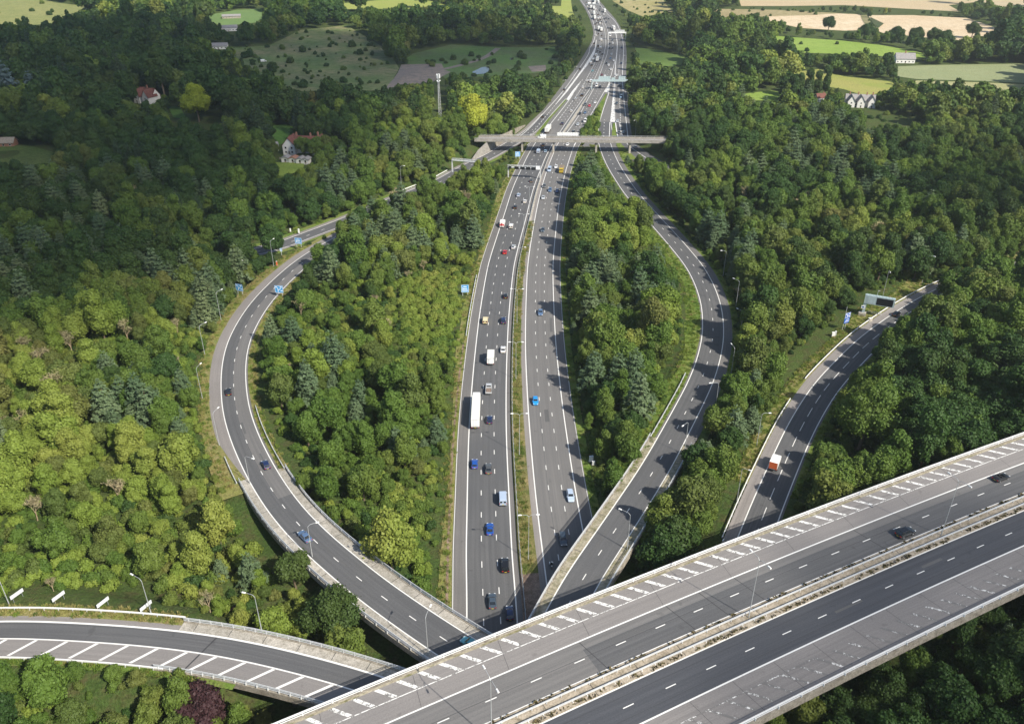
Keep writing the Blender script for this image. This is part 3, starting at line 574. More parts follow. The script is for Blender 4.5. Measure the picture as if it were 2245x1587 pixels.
def bridge(name, label, loc, ln, o1, o2, a, b, thick, parapets, kerbs, piers=(), postgap=3.2, dz=-0.03, rail='steel', group=None):
    root = empty(name, loc, 0, label, 'bridge', group)
    inv = Matrix.Translation(-Vector(loc))
    def part(nm, m, mat, par=root):
        o = m.build(nm, mat, par if par else None)
        o.data.transform(inv) if par is root else None
        return o
    part('deck', rb(ln, o1, o2, dz, a, b, 2, thick), 'soffit')
    for ko1, ko2, mat, h in kerbs: part('edge_strip', rb(ln, ko1, ko2, h, a, b, 2, h + 0.02), mat)
    for po, side in parapets:                                           # edge beam, rails, posts
        part('edge_beam', rb(ln, po - 0.28, po + 0.28, 0.22, a, b, 2, thick + 0.35), 'beam')
        pr = MB()
        for hh in (0.58, 0.98): ribbon(pr, ln, po - 0.05, po + 0.05, hh, a, b, 2.5, 0, 0.09)
        ribbon(pr, ln, po - 0.06, po + 0.06, 1.3, a, b, 2.5, 0, 0.1)
        part('parapet_rail', pr, rail)
        q = MB(); q.box((0, 0, 0.55), (0.12, 0.12, 1.2)); q.box((0, 0.16 * side, 0.3), (0.1, 0.2, 0.6)); me = q.mesh('parapet_post', [M[rail]])
        for t in np.arange(a + 1, b - 1, postgap):
            o = bpy.data.objects.new('parapet_post', me); C.objects.link(o); o.parent = root
            o.location = ln.at(t, po, 0.2) - Vector(loc); o.rotation_euler.z = ln.ang(t)
    for t, o, w in piers:
        m = MB(); p = ln.at(t, o); zg = float(H([p.x], [p.y])[0]); m.tube((p.x, p.y, zg - 1), (p.x, p.y, p.z - thick), w, w, 12)
        part('pier', m, 'beam')
    return root
def rail_clip(ln, off, vis): return vis
bridge('motorway_flyover', 'wide grey concrete flyover with two carriageways crossing over every other road', (R6.at(S6 + 80, 10).x, R6.at(S6 + 80, 10).y, 0), R6, -8.1, 28.3, S6 - 75, S6 + 290, 1.5, [(-7.95, 1), (28.15, -1)], [(8.0, 12.0, 'gravel', 0.12), (-7.7, -7.3, 'moss', 0.1), (27.6, 27.9, 'moss', 0.1)],
       [(S6 + s, o, 0.7) for s in (34, 78, 130, 190) for o in (-2, 10, 22)], 5.2, rail='whitepaint')
tb3 = tof(R3, 549, 1058, 5.7) + 2
bridge('ramp_bridge', 'curving concrete ramp bridge with pale verges, leading from the left wood', tuple(R3.at(60, 3, -9)), R3, -2.5, 10.1, 0, tb3, 1.1, [(-2.35, 1), (9.95, -1)], [(-2.1, -0.15, 'concrete', 0.1), (7.75, 9.7, 'concrete', 0.1)], [(t, 3.8, 0.55) for t in (70, 92, 116, 136)], 3.4, group='ramp bridges below the flyover')
tb4 = tof(R4, 1440, 965, 6.3)
bridge('ramp_bridge', 'straight concrete ramp bridge with mossy verge crossing above the oncoming carriageway', tuple(R4.at(90, -3, -8)), R4, -9.8, 2.4, 0, tb4 + 4, 1.1, [(-9.65, -1), (2.25, 1)], [(-9.4, -7.65, 'moss', 0.1), (0.15, 2.0, 'moss', 0.1)], [(t, -3.8, 0.55) for t in (70, 104, 150, 172)], 3.6, group='ramp bridges below the flyover')
bridge('ramp_bridge', 'short concrete ramp bridge with slanted white hatching, at the lower left', tuple(R7.at(t7 + 30, 4, -10)), R7, -2.6, 9.6, t7, R7.L, 1.1, [(-2.45, 1), (9.45, -1)], [(-2.2, -0.25, 'concrete', 0.1), (9.0, 9.2, 'moss', 0.1)], [(t7 + 26, 3.8, 0.55), (t7 + 50, 3.8, 0.55)], 2.4, group='ramp bridges below the flyover')
wd = MB(); wr = random.Random(4)
for s_ in np.arange(-10, 200, 1.1):
    for o in (8.25, 11.4, 11.75):
        if wr.random() < 0.42:
            for _ in range(6):
                q = R6.at(S6 + s_ + wr.uniform(-.8, .8), o + wr.uniform(-.22, .22), 0.1); a = wr.uniform(0, 3.1); l = wr.uniform(.12, .34); d = V(math.cos(a), math.sin(a), 0) * l; e = V(0, 0, wr.uniform(.1, .35)) + V(-d.y, d.x, 0) * wr.uniform(-1, 1)
                wd.quad(q - d, q + d, q + d + e, q - d + e)
tag(wd.build('reserve_weeds', 'weeds'), 'dry weeds growing in clumps along the flyover median', 'weeds', None, 'stuff')
# expansion joints and resurfacing seams
jm = MB(); jm.uv = []
def seam(ln, t, o1, o2, w=0.25, skew=0.0, dz=0.012): jm.quad(ln.at(t, o1, dz), ln.at(t + skew, o2, dz), ln.at(t + skew + w, o2, dz), ln.at(t + w, o1, dz)); jm.uv.extend([(0, 0)] * 4)
seam(R7, tof(R7, 482, 1393, 10), -1.9, 8.9, 0.35, -3.0)
for s in (38.2, 58, 66, 75, 108): seam(R6, S6 + s, 0.2, 7.7, 0.16, 1.5)
ribbon(jm, R6, 3.55, 3.63, 0.012, S6 - 10, S6 + 120, 4)
ribbon(jm, R6, 13.9, 13.96, 0.012, S6 - 10, S6 + 170, 4); ribbon(jm, R6, 18.0, 18.06, 0.012, S6 - 10, S6 + 170, 4)
for t in np.arange(4, tb3 - 2, 7.5): seam(R3, t, -2.08, -.2, .12, 0, .115); seam(R3, t + 2, 7.8, 9.66, .12, 0, .115)
for t in np.arange(3, tb4, 7.5): seam(R4, t, -9.38, -7.7, .12, 0, .115); seam(R4, t + 2, .2, 1.95, .12, 0, .115)
for t in np.arange(t7 + 3, R7.L - 2, 7.5): seam(R7, t, -2.18, -.3, .12, 0, .115)
for s_ in np.arange(-60, 260, 9.5): seam(R6, S6 + s_, 8.05, 11.95, .1, 0, .135); seam(R6, S6 + s_ + 4, 20.2, 27.5, .07, 1.0)
for s_ in np.arange(-60, 260, 17): seam(R6, S6 + s_, -7.2, -.3, .07, -1.2)
tag(jm.build('road_seam', asphalt('bitumen_seam', (0.05, 0.05, 0.055), (0.06, 0.06, 0.065))), kind='structure')
pt = MB(); pt.uv = []; pr_ = random.Random(12)
for ln, o0, o1, a, b, n in ((R1, -11, 0, 100, a1, 12), (R2, 0.2, 10.6, 100, a2, 10), (R3, 0.2, 7.4, 20, 220, 6), (R4, -7.3, -.2, 60, 280, 6), (R5, .2, 7.2, 90, 220, 4), (R6, .2, 7.6, S6 - 20, S6 + 160, 2), (R6, 12.3, 19.6, S6, S6 + 160, 2)):
    for _ in range(n):
        t = pr_.uniform(a, b); o = pr_.uniform(o0, o1 - 1.4); w = pr_.uniform(.5, 1.6); L_ = pr_.uniform(1.5, 12)
        if o + w < o1 - .15: ribbon(pt, ln, o + .1, o + w, 0.008, t, t + L_, 2.0)
for ln, o, a, b in ((R1, -3.5, 110, 260), (R1, -7.2, 300, 420), (R2, 3.5, 120, 300), (R4, -3.6, 120, 230), (R3, 3.65, 150, 260)): ribbon(pt, ln, o, o + .09, 0.008, a, b, 3)
tag(pt.build('road_patch', 'patch'), kind='structure')
# ------------------------------------------------------------------ overbridge far up the motorway
A = P(1040, 311.7, 6.4); B = P(1478, 316.2, 6.4); OB = Line([A, A.lerp(B, .3), A.lerp(B, .6), B], 4, 0)
t_l = tof(OB, 1065, 312, 6.4)
ob = empty('overbridge', ((A + B) / 2) * 1.0, 0, 'narrow grey concrete overbridge spanning the whole motorway and both slip roads', 'bridge')
ob.location.z = 0; inv = Matrix.Translation(-ob.location)
def obp(nm, m, mat): o = m.build(nm, mat, ob); o.data.transform(inv); return o
obp('deck', rb(OB, -8.2, 0.0, 1.2, 0, OB.L, 4, 1.0), 'beam')
obp('road_surface', rb(OB, -7.2, -1.0, 1.23, 0, OB.L, 4), 'shoulder')
obp('parapet', rb(OB, -0.35, 0.05, 2.0, 0, OB.L, 4, 1.7), 'soffit'); obp('parapet', rb(OB, -8.25, -7.85, 2.0, 0, OB.L, 4, 1.4), 'soffit')
pr = MB(); ribbon(pr, OB, -0.2, -0.1, 2.6, 0, OB.L, 4, 0, 0.1); ribbon(pr, OB, -8.1, -8.0, 2.6, 0, OB.L, 4, 0, 0.1)
for t in np.arange(2, OB.L, 4.0): pr.box(tuple(OB.at(t, -0.15, 2.38)), (0.12, 0.12, 0.45)); pr.box(tuple(OB.at(t, -8.05, 2.38)), (0.12, 0.12, 0.45))
obp('handrail', pr, 'steel')
for (u, v) in ((1144.6, 336), (1213, 328), (1377, 326.7), (1305, 327)):
    b_ = P(u, v, 0); tt, _ = OB.near(b_.x, b_.y)
    for o_ in (-1.8, -6.2):
        p = OB.at(tt, o_); m = MB(); m.box((p.x, p.y, 3.1), (1.1, 1.1, 6.6)); obp('pier', m, 'concrete')
# retaining walls by the slip road
def wall(name, label, px, hs, mat='concrete', th=0.6):
    pts = [P(*q, 0) for q in px]; o_ = pts[0].copy(); mb = MB(); n = len(pts)
    for i in range(n - 1):
        p, q = pts[i] - o_, pts[i + 1] - o_; d = (q - p).normalized(); s = V(-d.y, d.x, 0) * th
        mb.hexa([p - V(0, 0, .5), q - V(0, 0, .5), q + s - V(0, 0, .5), p + s - V(0, 0, .5), p + V(0, 0, hs[i]), q + V(0, 0, hs[i + 1]), q + s + V(0, 0, hs[i + 1]), p + s + V(0, 0, hs[i])])
    return tag(mb.build(name, mat, None, o_), label, 'wall')
wall('retaining_wall', 'pale concrete retaining wall tapering down beside the slip road, near side of the overbridge', [(1036, 354), (1050, 346), (1072, 332), (1085, 323.5)], [1.2, 4.5, 6.4, 6.6], 'soffit')
wall('retaining_wall', 'pale concrete retaining wall beyond the overbridge, with shrubs hanging over its top', [(1087, 322), (1110, 308), (1135, 290), (1152, 276)], [6.0, 4.6, 3.0, 0.6], 'beam')
# ------------------------------------------------------------------ crash barriers
def barrier(label, ln, off, a, b, gap=2.5, mat='steel', side=1, individual=True, h=0.75):
    c = ln.at((a + b) / 2, off); root = empty('crash_barrier', c, 0, label, 'crash barrier', 'steel crash barriers along the roads')
    m = MB(); ribbon(m, ln, off - 0.09, off + 0.09, h, a, b, 2.5, 0, 0.34); o = m.build('rail', mat, root); o.data.transform(Matrix.Translation(-c))
    q = MB()
    if individual:
        q.box((0, 0, h / 2 - 0.1), (0.14, 0.14, h)); q.beam((0, 0.45 * side, 0), (0, 0.05, h - 0.1), 0.08, 0.08); me = q.mesh('post', [M['steel']])
        for t in np.arange(a + 0.5, b, gap):
            o = bpy.data.objects.new('post', me); C.objects.link(o); o.parent = root; o.location = ln.at(t, off + 0.12 * side) - c; o.rotation_euler.z = ln.ang(t)
    else:
        for t in np.arange(a + 0.5, b, gap): p = ln.at(t, off + 0.12, h / 2 - 0.1) - c; q.box(tuple(p), (0.12, 0.12, h))
        q.build('post', 'steel', root)['kind'] = 'stuff'
    return root
barrier('steel barrier with slanted props along the flyover median, on the side of the hatched carriageway', R6, 9.1, S6 - 12, S6 + 170, 2.9, 'steel', 1)
barrier('steel barrier along the flyover median, on the side of the darker carriageway', R6, 10.9, S6 - 2, S6 + 170, 2.9, 'steel', -1)
barrier('long steel barrier on the left side of the motorway central reserve', R1, 1.9, 95, a1 + 160, 3.2, 'steel_dark', -1, False)
barrier('steel barrier beside the hard shoulder near the big blue sign, left of the motorway', R1, -15.0, tof(R1, 1050, 738), tof(R1, 1070, 606), 3.0)
barrier('pale barrier along the grassy verge of the right-hand curving ramp, below the display gantry', R5, -3.35, tof(R5, 1755, 830, 3), tof(R5, 2086, 604, 3), 3.0, 'whitepaint')
barrier('pale barrier on the verge of the right-hand ramp where the red-backed truck drives', R5, -3.3, tof(R5, 1592, 1185, 3), tof(R5, 1729, 876, 3), 3.0, 'whitepaint')
barrier('steel barrier leading to the ramp bridge on the inner grass verge, right of the motorway', R4, -9.3, tb4 + 3, tof(R4, 1506, 820, 2.5), 3.0, 'steel')
barrier('steel barrier on the inner verge of the left ramp, leading to its bridge', R3, 9.4, tb3 - 1, tof(R3, 558, 894, 4), 3.0, 'steel')
barrier('short curved steel barrier on the outer verge of the left ramp before its bridge', R3, -3.2, tb3 - 1, tb3 + 13, 3.0, 'steel')
barrier('low striped pale barrier behind the road with slanted hatching, in front of four white boards', R7, -3.2, 0, t7, 3.0, 'whitepaint')
barrier('low barrier at the lower edge of the road with slanted hatching', R7, 9.6, 0, t7 + 2, 3.0, 'whitepaint')
barrier('pale barrier along the left edge of the far slip road by the cantilever gantry', SLIP, -6.3, tof(SLIP, 905, 424), tof(SLIP, 1000, 378), 3.2, 'whitepaint')
# ------------------------------------------------------------------ vegetation: leaf materials
def leaf_mat(name, dark, light, warm, trans=0.28):
    m = bpy.data.materials.new(name); m.use_nodes = True; t = m.node_tree; b = t.nodes['Principled BSDF']; out = t.nodes['Material Output']
    oi = t.nodes.new('ShaderNodeObjectInfo'); at = t.nodes.new('ShaderNodeAttribute'); at.attribute_name = 'leaf'
    a = t.nodes.new('ShaderNodeMath'); a.operation = 'MULTIPLY_ADD'; a.inputs[1].default_value = 0.62; t.links.new(oi.outputs['Random'], a.inputs[0])
    k = t.nodes.new('ShaderNodeMath'); k.operation = 'MULTIPLY'; k.inputs[1].default_value = 0.38; t.links.new(at.outputs['Fac'], k.inputs[0]); t.links.new(k.outputs[0], a.inputs[2])
    c = mixc(t, a.outputs[0], dark, light)
    n = ramp(t, noise(t, 0.022, 3, 0.5, wpos(t)), 0.42, 0.66)
    h = t.nodes.new('ShaderNodeMath'); h.operation = 'FRACT'; w2 = t.nodes.new('ShaderNodeMath'); w2.operation = 'MULTIPLY'; w2.inputs[1].default_value = 7.31
    t.links.new(oi.outputs['Random'], w2.inputs[0]); t.links.new(w2.outputs[0], h.inputs[0])
    hm = t.nodes.new('ShaderNodeMath'); hm.operation = 'MULTIPLY'; t.links.new(h.outputs[0], hm.inputs[0]); t.links.new(n, hm.inputs[1])
    c = mixc(t, hm.outputs[0], c, warm)
    t.links.new(c, b.inputs['Base Color']); b.inputs['Roughness'].default_value = 0.6; b.inputs['Specular IOR Level'].default_value = 0.25
    tl = t.nodes.new('ShaderNodeBsdfTranslucent'); t.links.new(mixc(t, 1.0, c, (1.15, 1.2, 0.6), 'MULTIPLY'), tl.inputs['Color'])
    mx = t.nodes.new('ShaderNodeMixShader'); mx.inputs[0].default_value = trans
    t.links.new(b.outputs[0], mx.inputs[1]); t.links.new(tl.outputs[0], mx.inputs[2]); t.links.new(mx.outputs[0], out.inputs['Surface']); return m
LM = {
 'dark': leaf_mat('dark_leaves', (0.026, 0.064, 0.016), (0.056, 0.115, 0.025), (0.08, 0.115, 0.028)),
 'mid': leaf_mat('mid_green_leaves', (0.06, 0.118, 0.019), (0.124, 0.2, 0.035), (0.18, 0.2, 0.044)),
 'bright': leaf_mat('yellow_green_leaves', (0.125, 0.198, 0.027), (0.22, 0.29, 0.052), (0.275, 0.285, 0.066)),
 'olive': leaf_mat('olive_leaves', (0.075, 0.118, 0.026), (0.135, 0.18, 0.042), (0.19, 0.18, 0.052)),
 'pine': leaf_mat('blue_green_needles', (0.066, 0.118, 0.056), (0.135, 0.19, 0.098), (0.17, 0.21, 0.095), 0.22),
 'fir': leaf_mat('dark_fir_needles', (0.024, 0.055, 0.024), (0.05, 0.09, 0.038), (0.06, 0.085, 0.035), 0.12),
 'cedar': leaf_mat('silver_blue_needles', (0.09, 0.14, 0.15), (0.16, 0.22, 0.22), (0.14, 0.2, 0.19), 0.12),
 'twig': leaf_mat('dry_twigs', (0.27, 0.235, 0.14), (0.42, 0.36, 0.22), (0.28, 0.28, 0.12), 0.1),
 'copper': leaf_mat('copper_leaves', (0.035, 0.016, 0.022), (0.075, 0.034, 0.04), (0.07, 0.035, 0.034), 0.2),
 'gold': leaf_mat('golden_leaves', (0.27, 0.33, 0.03), (0.38, 0.43, 0.05), (0.42, 0.42, 0.06)),
}
# ------------------------------------------------------------------ vegetation: crowns
def cards(p, nrm, size, asp, rng):                                   # leaf clumps: one small quad each
    n = len(p); r = rng.normal(size=(n, 3)); tx = np.cross(nrm, r); tx /= np.linalg.norm(tx, axis=1)[:, None] + 1e-9
    ty = np.cross(nrm, tx); ty /= np.linalg.norm(ty, axis=1)[:, None] + 1e-9
    s = (size * rng.uniform(0.65, 1.35, n))[:, None] * 0.5; q = s * asp
    bend = nrm * s * rng.uniform(-0.3, 0.5, n)[:, None]
    v = np.stack([p - tx * s - ty * q, p + tx * s - ty * q + bend, p + tx * s + ty * q, p - tx * s + ty * q + bend], 1).reshape(-1, 3)
    return v
def quad_ball(c, r, k=3):
    out = []; g = np.linspace(-1, 1, k + 1)
    for ax in range(3):
        for sg in (-1, 1):
            for i in range(k):
                for j in range(k):
                    q = []
                    for a, b in ((i, j), (i + 1, j), (i + 1, j + 1), (i, j + 1)):
                        w = np.zeros(3); w[ax] = sg; w[(ax + 1) % 3] = g[a] * (1 if sg > 0 else -1); w[(ax + 2) % 3] = g[b]
                        q.append(w / np.linalg.norm(w))
                    out += q
    return np.array(out) * np.asarray(r) + np.asarray(c)
def finish(name, vs, mat, rng):
    v = np.concatenate(vs); f = np.arange(len(v)).reshape(-1, 4)
    me = np_mesh(name, v, f, [mat]); a = me.attributes.new('leaf', 'FLOAT', 'FACE'); a.data.foreach_set('value', rng.uniform(0, 1, len(f)).astype(np.float32)); return me
def lobes_of(seed, kind):
    rng = np.random.default_rng(seed); L = []
    if kind == 'round': cz, rx, rz, n, sr = 1.4, 0.66, 0.72, 20, (0.2, 0.42)
    elif kind == 'tall': cz, rx, rz, n, sr = 1.65, 0.52, 1.1, 22, (0.2, 0.38)
    elif kind == 'spread': cz, rx, rz, n, sr = 1.2, 0.74, 0.48, 22, (0.18, 0.38)
    elif kind == 'lop': cz, rx, rz, n, sr = 1.4, 0.62, 0.88, 15, (0.18, 0.46)
    elif kind == 'shrub': cz, rx, rz, n, sr = 0.45, 0.66, 0.34, 10, (0.28, 0.46)
    elif kind == 'column': cz, rx, rz, n, sr = 2.6, 0.4, 2.1, 22, (0.35, 0.55)
    L.append((0, 0, cz, 0.62 if kind != 'column' else 0.4))
    for i in range(n):
        a = rng.uniform(0, 2 * math.pi); z = rng.uniform(-0.75, 1.0); w = math.sqrt(max(0, 1 - z * z)) * rng.uniform(0.7, 1.08)
        L.append((rx * w * math.cos(a), rx * w * math.sin(a), cz + rz * z, rng.uniform(*sr)))
    return L, rng
def broad_crown(seed, kind, n, size, mat):
    L, rng = lobes_of(seed, kind); A = np.array(L); w = A[:, 3] ** 2; w /= w.sum()
    k = rng.choice(len(L), n, p=w); d = rng.normal(size=(n, 3)); d[:, 2] += 0.35; d /= np.linalg.norm(d, axis=1)[:, None]
    rad = A[k, 3] * rng.uniform(0.8, 1.1, n) * np.where(rng.uniform(0, 1, n) < 0.12, rng.uniform(1.05, 1.4, n), 1); p = A[k, :3] + d * rad[:, None]
    dist = np.linalg.norm(p[:, None, :] - A[None, :, :3], axis=2) / A[None, :, 3]
    keep = (dist.min(1) > 0.72); p = p[keep]; d = d[keep]
    nrm = d + rng.normal(size=d.shape) * 0.5; nrm /= np.linalg.norm(nrm, axis=1)[:, None]
    vs = [cards(p, nrm, size, 0.75, rng)]
    for l in L: vs.append(quad_ball(l[:3], l[3] * 0.74, 2))
    return finish('crown', vs, mat, rng)
def pine_crown(seed, kind, dens, size, mat):
    rng = np.random.default_rng(seed); P_, N_ = [], []
    Ht = 2.9 if kind != 'fir' else 3.3; z0 = 0.55 if kind != 'fir' else 0.25; nw = 9 if kind != 'fir' else 15
    for i in range(nw):
        f = i / (nw - 1); z = z0 + (Ht - z0) * f
        r = (1 - f) ** (0.62 if kind != 'fir' else 0.9) * rng.uniform(0.82, 1.1) + 0.08
        nb = int(7 if kind != 'fir' else 9) if f < 0.8 else 5
        for b in range(nb):
            a = 2 * math.pi * (b + rng.uniform(-0.3, 0.3)) / nb + i * 0.7; L = r * rng.uniform(0.75, 1.12)
            m = max(3, int(dens * L)); t = np.sqrt(rng.uniform(0.05, 1, m)); droop = -0.12 if kind == 'fir' else 0.1
            wid = 0.17 * (1.1 - t * 0.6); off = rng.normal(size=m) * wid
            x = math.cos(a) * L * t - math.sin(a) * off; y = math.sin(a) * L * t + math.cos(a) * off
            zz = z + droop * L * t + rng.normal(size=m) * 0.05 - 0.1 * L * t * t
            P_.append(np.stack([x, y, zz], 1)); nn = np.stack([0.35 * np.cos(a) + rng.normal(size=m) * 0.35, 0.35 * np.sin(a) + rng.normal(size=m) * 0.35, np.ones(m)], 1); N_.append(nn)
    p = np.concatenate(P_); nrm = np.concatenate(N_); nrm /= np.linalg.norm(nrm, axis=1)[:, None]
    vs = [cards(p, nrm, size, 0.55, rng)]
    for f in (0.12, 0.35, 0.6): vs.append(quad_ball((0, 0, z0 + (Ht - z0) * f), ((1 - f) * 0.42, (1 - f) * 0.42, 0.3), 2))
    return finish('crown', vs, mat, rng)
def trunk_mesh(h, r, mat, seed=0, limbs=4, z0=0.5):
    rng = random.Random(seed); m = MB(); a = Vector((0, 0, -0.15)); k = Vector((rng.uniform(-.08, .08), rng.uniform(-.08, .08), h * 0.55))
    m.tube(a, k, r, r * 0.7, 6, 0, False); m.tube(k, (k.x * 1.6, k.y * 1.6, h), r * 0.7, r * 0.25, 5, 0, False)
    for i in range(limbs):
        q = rng.uniform(0, 6.28); z = h * rng.uniform(z0 * 0.6, 0.75); l = rng.uniform(0.4, 0.7)
        m.tube((k.x * z / h, k.y * z / h, z), (math.cos(q) * l, math.sin(q) * l, z + 0.45), r * 0.4, r * 0.12, 4, 0, False)
    return m.mesh('trunk', [mat])
def bare_parts(seed):
    rng = random.Random(seed); nr = np.random.default_rng(seed); m = MB(); tips = []
    def grow(p, d, l, r, dep):
        q = p + d * l; m.tube(p, q, r, r * 0.62, 4, 0, False)
        if dep == 0: tips.append((q, d)); return
        for _ in range(4 if dep > 1 else 5):
            e = (d + Vector((rng.uniform(-1, 1), rng.uniform(-1, 1), rng.uniform(-0.2, 0.75))) * 0.62).normalized(); grow(p.lerp(q, rng.uniform(0.5, 1)), e, l * rng.uniform(0.52, 0.72), r * 0.5, dep - 1)
    grow(Vector((0, 0, -0.1)), Vector((rng.uniform(-.1, .1), 0, 1)).normalized(), 0.95, 0.05, 3)
    p, n = [], []
    for q, d in tips:
        for _ in range(4):
            e = np.array(d) + nr.normal(size=3) * 0.6; p.append(np.array(q) + e * 0.16 * nr.uniform()); n.append(nr.normal(size=3))
    p = np.array(p); n = np.array(n); n /= np.linalg.norm(n, axis=1)[:, None]
    cr = finish('crown', [cards(p, n, 0.2, 0.09, nr), cards(p[::4], n[::4], 0.07, 0.5, nr)], LM['twig'], nr)
    return cr, m.mesh('trunk', [M['palebark']])
PROTO = {}                                                           # (species, colour, shape) -> crown, trunk (near) and a light version (far)
SH = [('round', 11), ('round', 23), ('tall', 5), ('spread', 8), ('lop', 31), ('lop', 77)]
for col in ('dark', 'mid', 'bright', 'olive'):
    for i, (k, sd) in enumerate(SH):
        sd = sd + {'dark': 0, 'mid': 100, 'bright': 200, 'olive': 300}[col]
        PROTO['broad', col, i] = (broad_crown(sd, k, 6800, 0.084, LM[col]), trunk_mesh(1.5 if k != 'tall' else 1.9, 0.065, M['bark'], sd), broad_crown(sd, k, 1300, 0.17, LM[col]))
for i, sd in enumerate((3, 14, 25)): PROTO['pine', 'pine', i] = (pine_crown(sd, 'pine', 46, 0.125, LM['pine']), trunk_mesh(2.6, 0.05, M['bark'], sd, 2), pine_crown(sd, 'pine', 9, 0.3, LM['pine']))
for i, sd in enumerate((7, 19)): PROTO['fir', 'fir', i] = (pine_crown(sd, 'fir', 36, 0.12, LM['fir']), trunk_mesh(3.0, 0.05, M['bark'], sd, 2), pine_crown(sd, 'fir', 9, 0.28, LM['fir']))
for i, sd in enumerate((2, 9, 12)): a, b = bare_parts(sd); PROTO['bare', 'twig', i] = (a, b, a)
for col in ('dark', 'mid', 'bright', 'olive'):
    for i, sd in enumerate((41, 52)):
        PROTO['shrub', col, i] = (broad_crown(sd, 'shrub', 1700, 0.135, LM[col]), None, broad_crown(sd, 'shrub', 420, 0.27, LM[col]))
PROTO['cedar', 'cedar', 0] = (pine_crown(61, 'pine', 30, 0.17, LM['cedar']), trunk_mesh(2.6, 0.05, M['bark'], 61, 2), None)
PROTO['copper', 'copper', 0] = (broad_crown(71, 'spread', 6500, 0.08, LM['copper']), trunk_mesh(1.4, 0.06, M['bark'], 71), None)
PROTO['gold', 'gold', 0] = (broad_crown(81, 'round', 13000, 0.06, LM['gold']), trunk_mesh(1.5, 0.065, M['bark'], 81), None)
PROTO['broad', 'mid', 9] = (broad_crown(17, 'round', 15000, 0.052, LM['mid']), trunk_mesh(1.5, 0.065, M['bark'], 17), None)
PROTO['broad', 'dark', 9] = (broad_crown(29, 'spread', 12000, 0.055, LM['dark']), trunk_mesh(1.4, 0.065, M['bark'], 29), None)
PROTO['poplar', 'mid', 0] = (broad_crown(91, 'column', 6000, 0.13, LM['dark']), trunk_mesh(4.0, 0.06, M['bark'], 91, 2), None)
def joined(key, near):
    cr, tk, fr = PROTO[key]; src = cr if near or fr is None else fr
    return src
# ------------------------------------------------------------------ vegetation: what must stay in view (road, verge, field, house sites)
MS = 3; MW, MH_ = 2245 // MS + 1, 1587 // MS + 1
MASK = np.zeros((MH_, MW), bool)
def mark(u, v, r=1):
    iu = np.round(np.asarray(u) / MS).astype(int); iv = np.round(np.asarray(v) / MS).astype(int)
    for du in range(-r, r + 1):
        for dv in range(-r, r + 1):
            a, b = iu + du, iv + dv; k = (a >= 0) & (a < MW) & (b >= 0) & (b < MH_); MASK[b[k], a[k]] = True
def mark_line(ln, o1, o2, a, b):
    for t in np.arange(a, b, 1.5):
        n = max(2, int((o2 - o1) / 0.8)); q = np.array([tuple(ln.at(t, o)) for o in np.linspace(o1, o2, n)]); u, v, _ = Qn(q[:, 0], q[:, 1], q[:, 2]); mark(u, v)
mark_line(R1, -16.5, 1.3, 90, a1); mark_line(R2, -1.6, 11.6, 90, a2)
ta = tof(R3, 628, 587, 1.5); mark_line(R3, -6.5, 9.8, 0, ta); mark_line(R3, -6, 1.5, ta, tof(R3, 680, 551, 1))
mark_line(R4, -9.6, 2.3, 0, tof(R4, 1575, 650, 1)); mark_line(R4, -13.5, -8, tof(R4, 1560, 850, 2), tof(R4, 1530, 570, 1))
mark_line(R4, -2.5, 2.8, tof(R4, 1575, 650, 1), R4.L); mark_line(R4, -7, 2.8, tof(R4, 1400, 424), R4.L)
mark_line(R5, -6.5, 7.4, 60, tof(R5, 1800, 826, 3)); mark_line(R5, -9.5, 6.0, tof(R5, 1800, 826, 3), tof(R5, 2030, 645, 3))
mark_line(R7, -4, 9.2, 0, R7.L); mark_line(R6, -8.6, 28.6, S6 - 70, S6 + 200)
mark_line(SLIP, -4.5, 4, 0, tof(SLIP, 722, 497)); mark_line(SLIP, -6.5, -2, tof(SLIP, 905, 424), tof(SLIP, 1000, 376)); mark_line(SLIP, -6, 2, tof(SLIP, 1085, 335), SLIP.L)
gv, gu = np.mgrid[0:MH_, 0:MW]
for px in list(FIELDS.values()): MASK |= poly_in(px, gu * MS, gv * MS)
MASK |= poly_in(LE + RE[::-1], gu * MS, gv * MS)
for x0, y0, x1, y1 in [(625, 298, 720, 330), (600, 330, 688, 358), (560, 318, 625, 330), (304, 198, 352, 236), (1853, 206, 1918, 236), (1962, 122, 2002, 139), (1788, 212, 1806, 224), (518, 624, 540, 644), (604, 628, 624, 648), (646, 522, 666, 546), (1009, 622, 1031, 649), (1838, 672, 1870, 724), (1884, 632, 1956, 696),
                       (1125, 330, 1146, 350), (986, 346, 1036, 380), (954, 186, 972, 252), (1060, 296, 1258, 320), (1320, 298, 1452, 322), (1106, 358, 1190, 395), (568, 128, 588, 140), (464, 98, 492, 112), (490, 58, 516, 72), (25, 1285, 340, 1345), (1024, 312, 1090, 358), (496, 34, 520, 46)]:
    MASK[y0 // MS:y1 // MS + 1, x0 // MS:x1 // MS + 1] = True
RS = []
